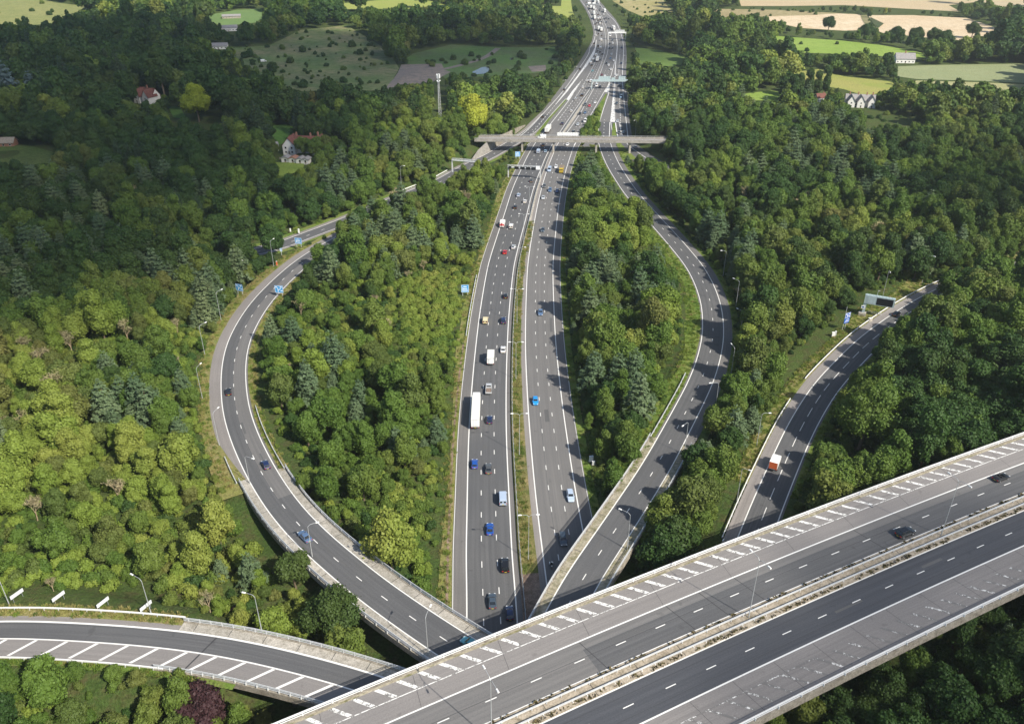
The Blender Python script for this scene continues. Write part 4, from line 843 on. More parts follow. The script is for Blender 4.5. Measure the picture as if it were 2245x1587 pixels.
for ln, o, hw, a, b in [(R1, -6, 11.5, 0, a1 + 20), (R2, 6, 10.5, 0, a2 + 20), (R3, 3.8, 5.0, 0, tb3), (R3, 3.6, 9.4, tb3, ta), (R3, 3.0, 5.6, ta, R3.L), (R4, -3.7, 5.2, 0, tb4), (R4, -3.6, 7.6, tb4, R4.L), (R5, 2.3, 8.0, 0, tof(R5, 2030, 645, 3)), (R5, 1, 5.5, tof(R5, 2030, 645, 3), R5.L), (R7, 2.5, 9.2, 0, t7), (R7, 3.5, 5.4, t7, R7.L), (R6, 10.2, 8, 0, R6.L), (SLIP, 0, 5.6, 0, SLIP.L), (SLIP2, 2, 9, 0, SLIP2.L), (OB, -4, 7, 10, OB.L - 14)]:
    for t in np.arange(a, b, 5): p = ln.at(t, o); RS.append((p.x, p.y, hw))
for t in np.linspace(0, R1.L, 120):
    if t > a1: p = R1.at(t, 2); RS.append((p.x, p.y, 24 if t < a1 + 500 else 27))
for t in np.arange(tof(R4, 1550, 870, 3), tof(R4, 1545, 590, 1), 4): p = R4.at(t, -11.5); RS.append((p.x, p.y, 3.6))
for t in np.arange(tof(R5, 1790, 836, 3), tof(R5, 2030, 645, 3), 4): p = R5.at(t, -8.0); RS.append((p.x, p.y, 5.0))
RS = np.array(RS)
def road_gap(x, y):
    out = np.empty(len(x))
    for i in range(0, len(x), 4000):
        d = np.sqrt((x[i:i + 4000, None] - RS[:, 0]) ** 2 + (y[i:i + 4000, None] - RS[:, 1]) ** 2) - RS[:, 2]; out[i:i + 4000] = d.min(1)
    return out
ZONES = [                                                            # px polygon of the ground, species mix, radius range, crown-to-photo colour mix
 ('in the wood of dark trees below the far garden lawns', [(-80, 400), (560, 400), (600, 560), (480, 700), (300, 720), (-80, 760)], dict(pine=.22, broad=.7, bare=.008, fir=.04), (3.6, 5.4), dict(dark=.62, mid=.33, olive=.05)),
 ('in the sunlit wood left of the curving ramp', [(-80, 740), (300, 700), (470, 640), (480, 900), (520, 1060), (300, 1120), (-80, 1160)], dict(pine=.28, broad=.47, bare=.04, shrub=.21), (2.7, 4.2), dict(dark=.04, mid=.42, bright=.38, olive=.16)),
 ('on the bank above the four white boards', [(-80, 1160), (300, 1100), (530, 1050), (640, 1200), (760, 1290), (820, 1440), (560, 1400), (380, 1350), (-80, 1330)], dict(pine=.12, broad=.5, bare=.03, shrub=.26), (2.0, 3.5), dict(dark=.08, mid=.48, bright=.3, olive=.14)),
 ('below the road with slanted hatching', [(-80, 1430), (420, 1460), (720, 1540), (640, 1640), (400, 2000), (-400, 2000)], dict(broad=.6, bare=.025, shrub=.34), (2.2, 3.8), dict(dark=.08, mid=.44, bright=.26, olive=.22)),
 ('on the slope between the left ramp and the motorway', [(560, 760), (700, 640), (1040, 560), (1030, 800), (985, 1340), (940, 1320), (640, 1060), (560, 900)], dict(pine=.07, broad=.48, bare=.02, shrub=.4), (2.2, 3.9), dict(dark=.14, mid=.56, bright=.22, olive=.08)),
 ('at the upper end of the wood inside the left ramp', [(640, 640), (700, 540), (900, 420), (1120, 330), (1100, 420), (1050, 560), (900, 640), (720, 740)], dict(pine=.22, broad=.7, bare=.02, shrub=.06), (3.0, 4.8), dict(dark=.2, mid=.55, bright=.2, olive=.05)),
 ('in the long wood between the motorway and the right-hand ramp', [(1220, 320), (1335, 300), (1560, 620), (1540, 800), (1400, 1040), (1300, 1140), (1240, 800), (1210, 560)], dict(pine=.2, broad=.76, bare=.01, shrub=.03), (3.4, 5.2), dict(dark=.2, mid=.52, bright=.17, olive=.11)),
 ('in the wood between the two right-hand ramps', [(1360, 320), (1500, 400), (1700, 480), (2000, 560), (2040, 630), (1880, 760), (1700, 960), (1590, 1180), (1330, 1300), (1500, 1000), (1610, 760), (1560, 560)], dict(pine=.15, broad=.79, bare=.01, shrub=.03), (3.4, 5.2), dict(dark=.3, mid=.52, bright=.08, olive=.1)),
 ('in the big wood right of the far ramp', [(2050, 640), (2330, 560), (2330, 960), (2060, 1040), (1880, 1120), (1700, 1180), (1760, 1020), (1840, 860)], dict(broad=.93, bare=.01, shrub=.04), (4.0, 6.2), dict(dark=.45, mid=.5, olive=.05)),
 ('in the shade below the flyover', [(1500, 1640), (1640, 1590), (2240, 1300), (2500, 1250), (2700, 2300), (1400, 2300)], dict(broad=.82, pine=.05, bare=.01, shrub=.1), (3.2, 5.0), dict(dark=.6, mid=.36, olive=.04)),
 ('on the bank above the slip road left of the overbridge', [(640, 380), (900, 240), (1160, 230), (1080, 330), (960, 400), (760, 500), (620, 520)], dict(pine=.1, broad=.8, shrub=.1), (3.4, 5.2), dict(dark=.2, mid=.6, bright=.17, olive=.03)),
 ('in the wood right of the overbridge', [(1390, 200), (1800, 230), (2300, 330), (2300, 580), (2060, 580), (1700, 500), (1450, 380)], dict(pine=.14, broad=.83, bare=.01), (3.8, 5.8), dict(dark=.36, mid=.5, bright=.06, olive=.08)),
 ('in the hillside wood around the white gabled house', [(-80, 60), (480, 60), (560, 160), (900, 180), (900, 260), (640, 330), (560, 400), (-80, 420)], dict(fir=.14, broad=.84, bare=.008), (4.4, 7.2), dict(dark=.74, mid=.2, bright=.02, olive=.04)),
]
DEFAULT = ('in the distant countryside', None, dict(broad=.94, fir=.04, shrub=.02), (4.6, 7.5), dict(dark=.52, mid=.38, bright=.03, olive=.07))
rng = np.random.default_rng(20)
def jitter_grid(y0, y1, sp):
    hw = lambda y: 0.66 * (y * math.cos(CAM_T) + 140 * math.sin(CAM_T)) + 25
    ys = np.arange(y0, y1, sp); out = []
    for i, y in enumerate(ys):
        w = hw(y); xs = np.arange(-w, w, sp) + (sp / 2 if i % 2 else 0); out.append(np.stack([xs + rng.uniform(-.42, .42, len(xs)) * sp, y + rng.uniform(-.42, .42, len(xs)) * sp], 1))
    return np.concatenate(out)
G = [(jitter_grid(56, 330, 4.9), 0), (jitter_grid(330, 560, 6.4), 0), (jitter_grid(560, 860, 9.0), 1), (jitter_grid(860, 1560, 12.0), 1)]
SP_ = [rng.uniform(0, 6.28, 6) for _ in range(3)]
def stand(x, y, i, sc):                                              # smooth value 0..1 that changes from stand to stand
    p = SP_[i]; q = np.sin(x / sc + p[0] + 1.3 * np.sin(y / sc * .8 + p[1])) + np.sin(y / sc * 1.1 + p[2] + 1.1 * np.sin(x / sc * .7 + p[3])) + 0.7 * np.sin((x + y) / sc * 1.7 + p[4])
    return 1 / (1 + math.exp(-1.75 * q))
SCRUB = [[(1052, 560), (1040, 650), (1020, 810), (940, 815), (850, 750), (820, 660), (900, 615), (980, 590)], [(0, 1215), (200, 1235), (400, 1290), (560, 1330), (400, 1350), (0, 1325)], [(1500, 600), (1535, 640), (1545, 730), (1530, 790), (1490, 880), (1465, 880), (1500, 760), (1490, 660)], [(560, 880), (620, 900), (700, 1060), (640, 1060), (580, 960)], [(900, 1060), (975, 1000), (985, 1330), (930, 1300), (820, 1200)], [(400, 740), (440, 720), (450, 960), (500, 1040), (420, 1020), (380, 860)]]
T = []
for pts, lod in G:
    x, y = pts[:, 0], pts[:, 1]; z = H(x, y); u, v, zc = Qn(x, y, z); gap = road_gap(x, y)
    zi = np.full(len(x), -1)
    for k, zn in enumerate(ZONES): zi[(zi < 0) & poly_in(zn[1], u, v)] = k
    infield = np.zeros(len(x), bool)
    for px in FIELDS.values(): infield |= poly_in(px, u, v)
    for k in range(len(x)):
        zn = ZONES[zi[k]] if zi[k] >= 0 else DEFAULT
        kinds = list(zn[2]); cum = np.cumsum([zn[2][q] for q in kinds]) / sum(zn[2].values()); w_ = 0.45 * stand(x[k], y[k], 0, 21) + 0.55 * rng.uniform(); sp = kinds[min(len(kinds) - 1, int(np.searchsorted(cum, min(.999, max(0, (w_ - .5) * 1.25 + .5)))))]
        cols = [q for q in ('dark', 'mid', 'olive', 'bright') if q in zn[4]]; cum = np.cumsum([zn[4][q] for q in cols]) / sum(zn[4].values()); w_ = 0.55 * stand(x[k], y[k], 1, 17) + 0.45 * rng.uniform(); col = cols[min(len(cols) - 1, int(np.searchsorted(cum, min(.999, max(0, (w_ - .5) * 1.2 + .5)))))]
        r = rng.uniform(*zn[3]) * (1.0 if lod == 0 else 1.15) * float(np.clip(rng.lognormal(-0.08, 0.3), 0.55, 1.6))
        if lod == 0: r = min(r, 6.4)
        if any(poly_in(q_, u[k:k + 1], v[k:k + 1])[0] for q_ in SCRUB):
            if rng.uniform() < 0.9: sp = 'shrub'
            col = 'bright' if rng.uniform() < 0.72 else 'mid'; r = min(r, 3.2)
        far_open = y[k] > 560 and zi[k] < 0 and rng.uniform() < 0.12
        if infield[k] or far_open: continue
        if sp == 'shrub': r = rng.uniform(1.5, 2.6)
        if sp == 'pine': r = min(r * 1.0, 5.6)
        if sp == 'fir': r *= 0.8
        if sp == 'bare': r = min(r * 1.1, 4.4)
        if sp == 'bare' and (lod == 1 or y[k] > 420): sp = 'broad'
        if (x[k] - BO.x) * BN.x + (y[k] - BO.y) * BN.y > -14 and (x[k] - BO.x) * BN.x + (y[k] - BO.y) * BN.y < 34: r = min(r, 10.5 / {'broad': 2.6, 'pine': 3.2, 'fir': 3.5, 'bare': 2.4, 'shrub': 1.05}[sp])
        near_edge = gap[k] < r * (0.35 if zi[k] == 5 else 0.75)
        if gap[k] < 0.8: continue
        if near_edge:
            if rng.uniform() < 0.5: sp = 'shrub'; r = min(rng.uniform(1.4, 2.4), gap[k] + 0.3)
            else: r = max(1.8, gap[k] * 1.2)
        hr = {'broad': 2.25, 'pine': 2.9, 'fir': 3.3, 'bare': 2.4, 'shrub': 1.05}[sp]
        ok = False
        for _ in range(4):
            hgt = hr * r; q = rng.uniform(0, 1, 14); a = rng.uniform(0, 6.28, 14)
            du = np.cos(a) * np.sqrt(q) * r; zz = z[k] + hgt * (0.62 + 0.36 * np.sin(a) * np.sqrt(q))
            uu, vv_, _z = Qn(x[k] + du, np.full(14, y[k]), zz); iu = (uu / MS).astype(int); iv = (vv_ / MS).astype(int)
            kk = (iu >= 0) & (iu < MW) & (iv >= 0) & (iv < MH_); hit = MASK[iv[kk], iu[kk]].mean() if kk.any() else 0
            if hit < (0.16 if lod == 0 else 0.05): ok = True; break
            r *= 0.72
            if r < 1.9 and sp != 'shrub': sp = 'shrub'; hr = 1.05; r = min(r, 1.8)
            if r < 0.8: break
        if not ok: continue
        T.append((sp, col, x[k], y[k], z[k], r, zi[k], lod, u[k], v[k], zc[k], gap[k]))
# fill gaps between trees with low undergrowth near the roads and on the slopes
UND = []
for pts in (jitter_grid(56, 330, 3.1), jitter_grid(330, 520, 5.0)):
    x, y = pts[:, 0], pts[:, 1]; z = H(x, y); u, v, zc = Qn(x, y, z); gap = road_gap(x, y)
    for k in range(len(x)):
        if gap[k] < 0.6 or gap[k] > 70: continue
        r = rng.uniform(1.0, 2.5) if gap[k] > 4 else rng.uniform(0.8, 1.6)
        uu, vv_, _ = Qn(np.array([x[k] - r, x[k], x[k] + r]), np.full(3, y[k]), np.full(3, z[k] + r * 0.7)); iu = (uu / MS).astype(int); iv = (vv_ / MS).astype(int)
        kk = (iu >= 0) & (iu < MW) & (iv >= 0) & (iv < MH_)
        if kk.any() and MASK[iv[kk], iu[kk]].mean() > 0.3: continue
        f = 0
        for px in FIELDS.values():
            if poly_in(px, [u[k]], [v[k]])[0]: f = 1
        if f: continue
        yb = poly_in([(860, 620), (1040, 600), (1030, 740), (900, 760)], [u[k]], [v[k]])[0]
        zone = 0
        for q, zn in enumerate(ZONES):
            if poly_in(zn[1], [u[k]], [v[k]])[0]: zone = q; break
        zn = ZONES[zone]; cols = list(zn[4]); col = cols[rng.choice(len(cols), p=np.array([zn[4][c] for c in cols]) / sum(zn[4].values()))]
        if yb: col = 'bright'
        UND.append((col, x[k], y[k], z[k], r))
# ------------------------------------------------------------------ vegetation: planting
NAME = {'broad': 'broadleaf_tree', 'pine': 'pine_tree', 'fir': 'fir_tree', 'bare': 'bare_tree', 'shrub': 'bush', 'cedar': 'cedar_tree', 'copper': 'copper_tree', 'gold': 'golden_tree', 'poplar': 'poplar_tree'}
CATN = {'broad': 'tree', 'pine': 'pine', 'fir': 'fir', 'bare': 'bare tree', 'shrub': 'bush', 'cedar': 'cedar', 'copper': 'tree', 'gold': 'tree', 'poplar': 'poplar'}
COLW = {'dark': 'dark green', 'mid': 'mid green', 'bright': 'yellow-green', 'olive': 'dull olive', 'pine': 'blue-green', 'fir': 'blackish green', 'twig': 'straw-brown'}
SHW = ['rounded', 'bushy-topped', 'tall oval', 'wide spreading', 'lopsided', 'ragged many-domed']
def plant(sp, col, sh, x, y, z, r, rz, label, group, hs=1.0, parts=True):
    cr, tk, _ = PROTO[sp, col, sh]; root = empty(NAME[sp], (x, y, z), rz, label, CATN[sp], group); root.scale = (r, r, r * hs)
    for me, nm in ((cr, 'crown'), (tk, 'trunk')):
        if me is None: continue
        o = bpy.data.objects.new(nm, me); C.objects.link(o); o.parent = root
    return root
LAND = [('the four white boards', 180, 1320), ('the lower-left lamp post', 310, 1300), ('the left ramp bridge', 700, 1210), ('the hatched ramp', 250, 1430), ('the big blue sign', 1020, 632), ('the sharp bend of the left ramp', 470, 850), ('the two blue signs of the left ramp', 570, 640), ('the signal gantry', 1150, 370), ('the overbridge', 1260, 310), ('the tip of the motorway wood', 1300, 330),
        ('the crossing of ramp and motorway', 1300, 1130), ('the bend of the right ramp', 1600, 700), ('the display gantry', 1925, 655), ('the blue panel sign', 1855, 690), ('the red-backed truck', 1700, 1010), ('the flyover parapet', 1900, 1080), ('the lower flyover edge', 2000, 1400), ('the far-left frame edge', 20, 800), ('the red-roofed villa', 680, 310), ('the phone mast', 963, 220), ('the white cottages', 1885, 222), ('the gabled house', 325, 213), ('the pale lorry on the motorway', 1043, 900), ('the bridge joint of the left ramp', 545, 1050), ('the right frame edge', 2220, 800), ('the motorway hard shoulder', 1000, 1150), ('the oncoming carriageway', 1240, 800)]
def where(u, v, k=0):
    d = sorted((math.hypot(u - a, (v - b) * 1.3), n, a, b) for n, a, b in LAND)[k]
    if d[0] < 60: return 'close to ' + d[1]
    du, dv = u - d[2], v - d[3]
    if abs(du) > abs(dv) * 1.2: s = 'left of ' if du < 0 else 'right of '
    else: s = 'behind ' if dv < 0 else 'in front of '
    return ('well ' if d[0] > 330 else '') + s + d[1]
def specials():
    L = [('gold', 'gold', 0, 1040, 302, 11.0, 'big golden-green tree standing above the slip road beside the overbridge'),
         ('gold', 'gold', 0, 437, 268, 10.5, 'bright yellow-green tree glowing among dark trees by the villa lawn'),
         ('broad', 'mid', 9, 1882, 985, 9.0, 'very large round green tree standing beside the far ramp near the flyover'),
         ('broad', 'dark', 9, 735, 1400, 6.6, 'big dark tree overlapping the left ramp bridge'),
         ('broad', 'dark', 1, 650, 1290, 4.2, 'dark round tree at the left parapet of the left ramp bridge'),
         ('copper', 'copper', 0, 462, 1590, 5.0, 'purple-leaved copper tree below the hatched ramp'),
         ('copper', 'copper', 0, 524, 1352, 1.6, 'small purple-leaved tree behind the hatched ramp'),
         ('copper', 'copper', 0, 388, 318, 4.5, 'dark red-leaved tree in the gardens of the hillside wood'),
         ('cedar', 'cedar', 0, 24, 232, 11.0, 'silvery blue cedar at the left edge, the larger of two'),
         ('cedar', 'cedar', 0, 80, 226, 8.0, 'silvery blue cedar, the smaller of two at the left edge'),
         ('fir', 'fir', 0, 662, 296, 8.0, 'tall grey-green fir behind the red-roofed villa'),
         ('fir', 'fir', 1, 2162, 292, 7.5, 'pointed fir standing alone before the dark wood on the right'),
         ('fir', 'fir', 1, 572, 322, 9.0, 'tall dark fir left of the red-roofed villa lawn'),
         ('broad', 'bright', 2, 205, 818, 4.0, 'narrow bright yellow-green tree among blue-green pines'),
         ('broad', 'bright', 1, 1470, 436, 6.2, 'bright green tree at the roadside of the upper right ramp'),
         ('broad', 'bright', 0, 1285, 478, 6.0, 'bright green round tree near the top of the motorway wood'),
         ('broad', 'mid', 1, 667, 343, 5.0, 'green tree hiding the middle of the red-roofed villa'),
         ('broad', 'mid', 0, 692, 346, 5.4, 'round green tree in front of the right half of the red-roofed villa'),
         ('broad', 'olive', 5, 715, 340, 4.6, 'dull green tree at the right end of the red-roofed villa'),
         ('broad', 'olive', 1, 600, 346, 4.6, 'dull green tree left of the white garages'),
         ('broad', 'mid', 2, 778, 532, 4.8, 'tree hiding the slip road, just right of the fork of the ramps'),
         ('broad', 'dark', 0, 792, 512, 5.2, 'dark round tree hiding the slip road, second right of the ramp fork'),
         ('broad', 'mid', 5, 833, 492, 5.2, 'many-domed tree hiding the slip road between fork and cantilever gantry'),
         ('broad', 'mid', 1, 872, 472, 4.8, 'bushy tree hiding the slip road, nearest to the pale barrier'),
         ('broad', 'mid', 0, 2078, 672, 6.0, 'round tree hiding the end of the far ramp'),
         ('broad', 'dark', 1, 2120, 655, 6.0, 'dark bushy tree hiding the far ramp, near the right frame edge'),
         ('broad', 'mid', 5, 2165, 640, 6.2, 'many-domed tree hiding the far ramp at the right frame edge'),
         ('broad', 'mid', 4, 1850, 930, 4.5, 'tree with bare limbs standing left of the large round green tree')]
    for i, (u, v) in enumerate([(1748, 222), (1768, 220), (1788, 216), (1806, 212), (1732, 226)]):
        L.append(('poplar', 'mid', 0, u, v, 4.0 + 0.5 * (i % 2), ['tall poplar second from the left in the row by the cottages', 'tall poplar in the middle of the row by the cottages', 'tall poplar fourth from the left in the row by the cottages', 'tall poplar at the right end of the row by the cottages', 'tall poplar at the left end of the row by the cottages'][i]))
    for i, (u, v) in enumerate([(1893, 88), (1960, 94), (2005, 96), (2045, 98), (2070, 104), (1815, 70), (2130, 84)]):
        L.append(('broad', 'dark', 9, u, v, 8.5, 'spreading dark tree in the hedge %s the sand quarry' % ['at the gap before', 'left of centre before', 'in the middle before', 'right of centre before', 'further right before', 'at the left end of', 'at the right end of'][i]))
    for sp, col, sh, u, v, r, lab in L:
        p = P(u, v, 0); z = float(H([p.x], [p.y])[0]); p = P(u, v, max(z, 0)); plant(sp, col, sh, p.x, p.y, z, r, random.uniform(0, 6), lab, 'single trees that stand out' if sp not in ('poplar',) else 'row of poplars')
    return [(P(u, v, 0).x, P(u, v, 0).y, r) for sp, col, sh, u, v, r, lab in L]
SPEC = specials()
def clear_of_spec(t):
    if abs(t[8] - 437) < 60 and 262 < t[9] < 320 and t[0] != 'shrub': return False
    if abs(t[8] - 1885) < 75 and 980 < t[9] < 1060: return t[0] == 'shrub'
    return all((t[2] - a) ** 2 + (t[3] - b) ** 2 > (0.75 * r) ** 2 for a, b, r in SPEC)
T = [t for t in T if clear_of_spec(t)]
def in_view(t): return -30 < t[8] < 2275 and -20 < t[9] - t[5] / t[10] * FPX < 1600
rest = []; used = set(); tally = {}
for sp in ('broad', 'pine', 'bare', 'fir', 'shrub'):
    L = sorted([t for t in T if t[0] == sp], key=lambda t: -(t[5] / t[10]) if in_view(t) else 1)
    cap = {'broad': 300, 'pine': 300, 'bare': 120, 'fir': 90, 'shrub': 0}[sp]
    ind = [t for t in L[:cap] if in_view(t)]; ids = set(map(id, ind)); rest += [t for t in L if id(t) not in ids]
    for t in ind:
        _, col, x, y, z, r, zi_, lod, u, v, zc, gap = t
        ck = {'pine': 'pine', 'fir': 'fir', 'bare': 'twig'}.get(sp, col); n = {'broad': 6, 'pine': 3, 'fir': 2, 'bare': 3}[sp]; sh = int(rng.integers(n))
        px = r / zc * FPX * 2
        size = 'huge' if px > 88 else 'large' if px > 66 else 'middling' if px > 50 else 'smallish' if px > 38 else 'small'
        word = {'broad': [q + ' tree' for q in SHW], 'pine': ['layered pine', 'shaggy pine', 'feathery pine'], 'fir': ['slim fir', 'dense fir'], 'bare': ['leafless tree', 'half-dead tree', 'thin twiggy tree']}[sp][sh]
        zn = ZONES[zi_][0] if zi_ >= 0 else DEFAULT[0]
        lab = '%s %s %s %s' % (size, COLW[ck], word, where(u, v - r / zc * FPX))
        base_ = '%s %s %s' % (size, COLW[ck], word); vt = v - r / zc * FPX
        edge_ = 'hard by the road' if gap < 6 else 'set back from the road' if gap < 16 else 'deep in the wood'
        for extra in ('%s, %s' % (lab, edge_), '%s %s and %s' % (base_, where(u, vt), where(u, vt, 1)), '%s %s' % (base_, where(u, vt, 1)), '%s %s, %s' % (base_, where(u, vt, 1), edge_), '%s %s' % (base_, where(u, vt, 2)), 'slightly leaning ' + lab if False else '%s %s, %s' % (base_, where(u, vt, 2), edge_), '%s %s %s' % ('slender' if r < 3.2 else 'full', base_, where(u, vt)), '%s %s %s' % ('slender' if r < 3.2 else 'full', base_, where(u, vt, 1))):
            if lab not in used: break
            if len(extra.split()) <= 16: lab = extra
        used.add(lab)
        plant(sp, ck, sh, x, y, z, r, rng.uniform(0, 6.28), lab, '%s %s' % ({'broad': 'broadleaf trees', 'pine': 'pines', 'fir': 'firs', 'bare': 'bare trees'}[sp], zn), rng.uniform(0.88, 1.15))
# the rest of the wood: one body of growth per kind, scattered points carrying whole trees
def scatter(name, label, cat, items, keys, near):
    n = len(items)
    if n == 0: return
    coll = bpy.data.collections.new(name + '_kinds')
    for i, k in enumerate(keys):
        o = bpy.data.objects.new('%03d_%s' % (i, name), joined(k, near)); coll.objects.link(o)
    me = bpy.data.meshes.new(name); me.vertices.add(n); me.vertices.foreach_set('co', np.array([it[:3] for it in items], np.float32).ravel())
    for an, ty, dat, key in (('pick', 'INT', [it[3] for it in items], 'value'), ('turn', 'FLOAT', [it[4] for it in items], 'value')):
        a = me.attributes.new(an, ty, 'POINT'); a.data.foreach_set(key, dat)
    a = me.attributes.new('size', 'FLOAT_VECTOR', 'POINT'); a.data.foreach_set('vector', np.array([it[5] for it in items], np.float32).ravel())
    o = bpy.data.objects.new(name, me); C.objects.link(o); tag(o, label, cat, None, 'stuff')
    g = bpy.data.node_groups.new(name + '_scatter', 'GeometryNodeTree')
    g.interface.new_socket('Geometry', in_out='INPUT', socket_type='NodeSocketGeometry'); g.interface.new_socket('Geometry', in_out='OUTPUT', socket_type='NodeSocketGeometry')
    N = g.nodes; gi = N.new('NodeGroupInput'); go_ = N.new('NodeGroupOutput'); ci = N.new('GeometryNodeCollectionInfo'); ci.inputs['Collection'].default_value = coll
    ci.inputs['Separate Children'].default_value = True; ci.inputs['Reset Children'].default_value = True; ci.transform_space = 'ORIGINAL'
    ip = N.new('GeometryNodeInstanceOnPoints'); ip.inputs['Pick Instance'].default_value = True
    def attr(nm, ty): q = N.new('GeometryNodeInputNamedAttribute'); q.data_type = ty; q.inputs['Name'].default_value = nm; return q.outputs['Attribute']
    cx = N.new('ShaderNodeCombineXYZ'); g.links.new(attr('turn', 'FLOAT'), cx.inputs['Z'])
    g.links.new(gi.outputs[0], ip.inputs['Points']); g.links.new(ci.outputs[0], ip.inputs['Instance']); g.links.new(attr('pick', 'INT'), ip.inputs['Instance Index'])
    g.links.new(cx.outputs[0], ip.inputs['Rotation']); g.links.new(attr('size', 'FLOAT_VECTOR'), ip.inputs['Scale']); g.links.new(ip.outputs[0], go_.inputs[0])
    md = o.modifiers.new('scatter', 'NODES'); md.node_group = g
def pack(L, keyf, keys):
    out = []
    for t in L:
        k = keyf(t); s = rng.uniform(0.86, 1.16); r = t[5]
        out.append((t[2], t[3], t[4], keys.index(k), rng.uniform(0, 6.28), (r, r, r * s)))
    return out
bk = [('broad', c, i) for c in ('dark', 'mid', 'bright', 'olive') for i in range(6)]
kf = lambda t: ('broad', t[1], int(rng.integers(6)))
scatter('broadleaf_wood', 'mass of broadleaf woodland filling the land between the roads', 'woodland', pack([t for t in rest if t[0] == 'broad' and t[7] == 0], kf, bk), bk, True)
scatter('distant_broadleaf_wood', 'distant hedgerows and woods beyond the overbridge and houses', 'woodland', pack([t for t in rest if t[0] == 'broad' and t[7] == 1], kf, bk), bk, False)
ck_ = [('pine', 'pine', i) for i in range(3)] + [('fir', 'fir', i) for i in range(2)]
scatter('conifer_wood', 'mass of conifers mixed through the woodland', 'woodland', pack([t for t in rest if t[0] in ('pine', 'fir')], lambda t: (t[0], t[0], int(rng.integers(3 if t[0] == 'pine' else 2))), ck_), ck_, True)
bk3 = [('bare', 'twig', i) for i in range(3)]
scatter('bare_wood', 'scattered leafless trees deep in the woodland', 'woodland', pack([t for t in rest if t[0] == 'bare'], lambda t: ('bare', 'twig', int(rng.integers(3))), bk3), bk3, True)
sk = [('shrub', c, i) for c in ('dark', 'mid', 'bright', 'olive') for i in range(2)]
its = pack([t for t in rest if t[0] == 'shrub'], lambda t: ('shrub', t[1], int(rng.integers(2))), sk)
its += [(x, y, z, sk.index(('shrub', c, int(rng.integers(2)))), rng.uniform(0, 6.28), (r, r, r * rng.uniform(.8, 1.3))) for c, x, y, z, r in UND]
# bushes dotted over the rough pasture and field edges
for k, num, rr in (('rough_pasture', 120, (0.7, 2.8)), ('rough_pasture', 14, (3.5, 5.5)), ('hill_pasture', 14, (2, 4)), ('clearing', 16, (1.2, 2.6)), ('lakeside_meadow', 30, (1.5, 4)), ('dry_grassland', 20, (1.2, 2.5)), ('spoil_bank', 14, (1.5, 3)), ('bright_meadow', 4, (2, 3))):
    us = [p[0] for p in FIELDS[k]]; vs = [p[1] for p in FIELDS[k]]; c_ = 0
    while c_ < num:
        u, v = rng.uniform(min(us), max(us)), rng.uniform(min(vs), max(vs))
        if poly_in(FIELDS[k], [u], [v])[0]:
            p = P(u, v, 0); r = rng.uniform(*rr); its.append((p.x, p.y, -0.1, sk.index(('shrub', 'dark' if rng.uniform() < .8 else 'mid', int(rng.integers(2)))), rng.uniform(0, 6.28), (r, r, r * 1.1))); c_ += 1
wedge = [(1270, 306), (1278, 285), (1300, 254), (1312, 236), (1317, 240), (1312, 262), (1311, 285), (1312, 306)]
c_ = 0
while c_ < 60:
    u, v = rng.uniform(1268, 1318), rng.uniform(236, 306)
    if poly_in(wedge, [u], [v])[0]:
        p = P(u, v, 0); r = rng.uniform(1.3, 2.6) * (1.0 if v > 265 else .7); its.append((p.x, p.y, 0.0, sk.index(('shrub', 'mid' if rng.uniform() < .6 else 'bright', int(rng.integers(2)))), rng.uniform(0, 6.28), (r, r, r * rng.uniform(1.2, 1.7)))); c_ += 1
scatter('undergrowth', 'dense low bushes and scrub along verges, slopes and clearings', 'undergrowth', its, sk, True)
TUFT = []
def tuft(seed, col):
    rg = np.random.default_rng(seed); n = 34; a = rg.uniform(0, 6.28, n); d = np.sqrt(rg.uniform(0, 1, n)) * .8; h = rg.uniform(.35, 1.0, n) * (1.1 - d * .6); w = rg.uniform(.05, .12, n); b = rg.uniform(0, 6.28, n); ln = rg.uniform(-.35, .35, (n, 2))
    x, y = d * np.cos(a), d * np.sin(a); tx, ty = np.cos(b) * w, np.sin(b) * w
    v = np.stack([np.stack([x - tx, y - ty, 0 * x], 1), np.stack([x + tx, y + ty, 0 * x], 1), np.stack([x + tx * .4 + ln[:, 0], y + ty * .4 + ln[:, 1], h], 1), np.stack([x - tx * .4 + ln[:, 0], y - ty * .4 + ln[:, 1], h], 1)], 1).reshape(-1, 3)
    return finish('tuft', [v], LM[col], rg)
LM['straw'] = leaf_mat('straw_grass', (0.2, 0.2, 0.06), (0.34, 0.3, 0.12), (0.3, 0.24, 0.1), 0.2)
tk = []
for c in ('bright', 'mid', 'straw'):
    for i in range(2): tk.append(('tuft', c, i)); PROTO['tuft', c, i] = (tuft(40 + 7 * len(tk), c), None, None)
tf = []
def tufts(ln, o1, o2, a, b, num, mix, zz=None):
    for _ in range(num):
        t = rng.uniform(a, b); o = rng.uniform(fo(o1, t), fo(o2, t)); p = ln.at(t, o, -0.05); c = ('bright', 'mid', 'straw')[int(rng.choice(3, p=mix))]; r = rng.uniform(.35, .95)
        tf.append((p.x, p.y, p.z, tk.index(('tuft', c, int(rng.integers(2)))), rng.uniform(0, 6.28), (r, r, r * rng.uniform(.6, 1.2))))
tufts(R1, -17.6, -14.9, 150, a1, 1300, (.3, .3, .4)); tufts(R2, 14.3, 16.6, 150, a2, 700, (.3, .6, .1)); tufts(R1, 2.3, 4.6, te, tg, 900, (.2, .35, .45))
tufts(R3, -7.6, -4, t3, R3.L - 20, 800, (.3, .2, .5)); tufts(R3, 8.6, 11, t3, ta, 500, (.3, .2, .5)); tufts(R4, -13.8, -8.4, t4, R4.L - 60, 2000, (.65, .3, .05)); tufts(R4, 3.3, 6, t4 + 20, R4.L - 60, 400, (.4, .6, 0))
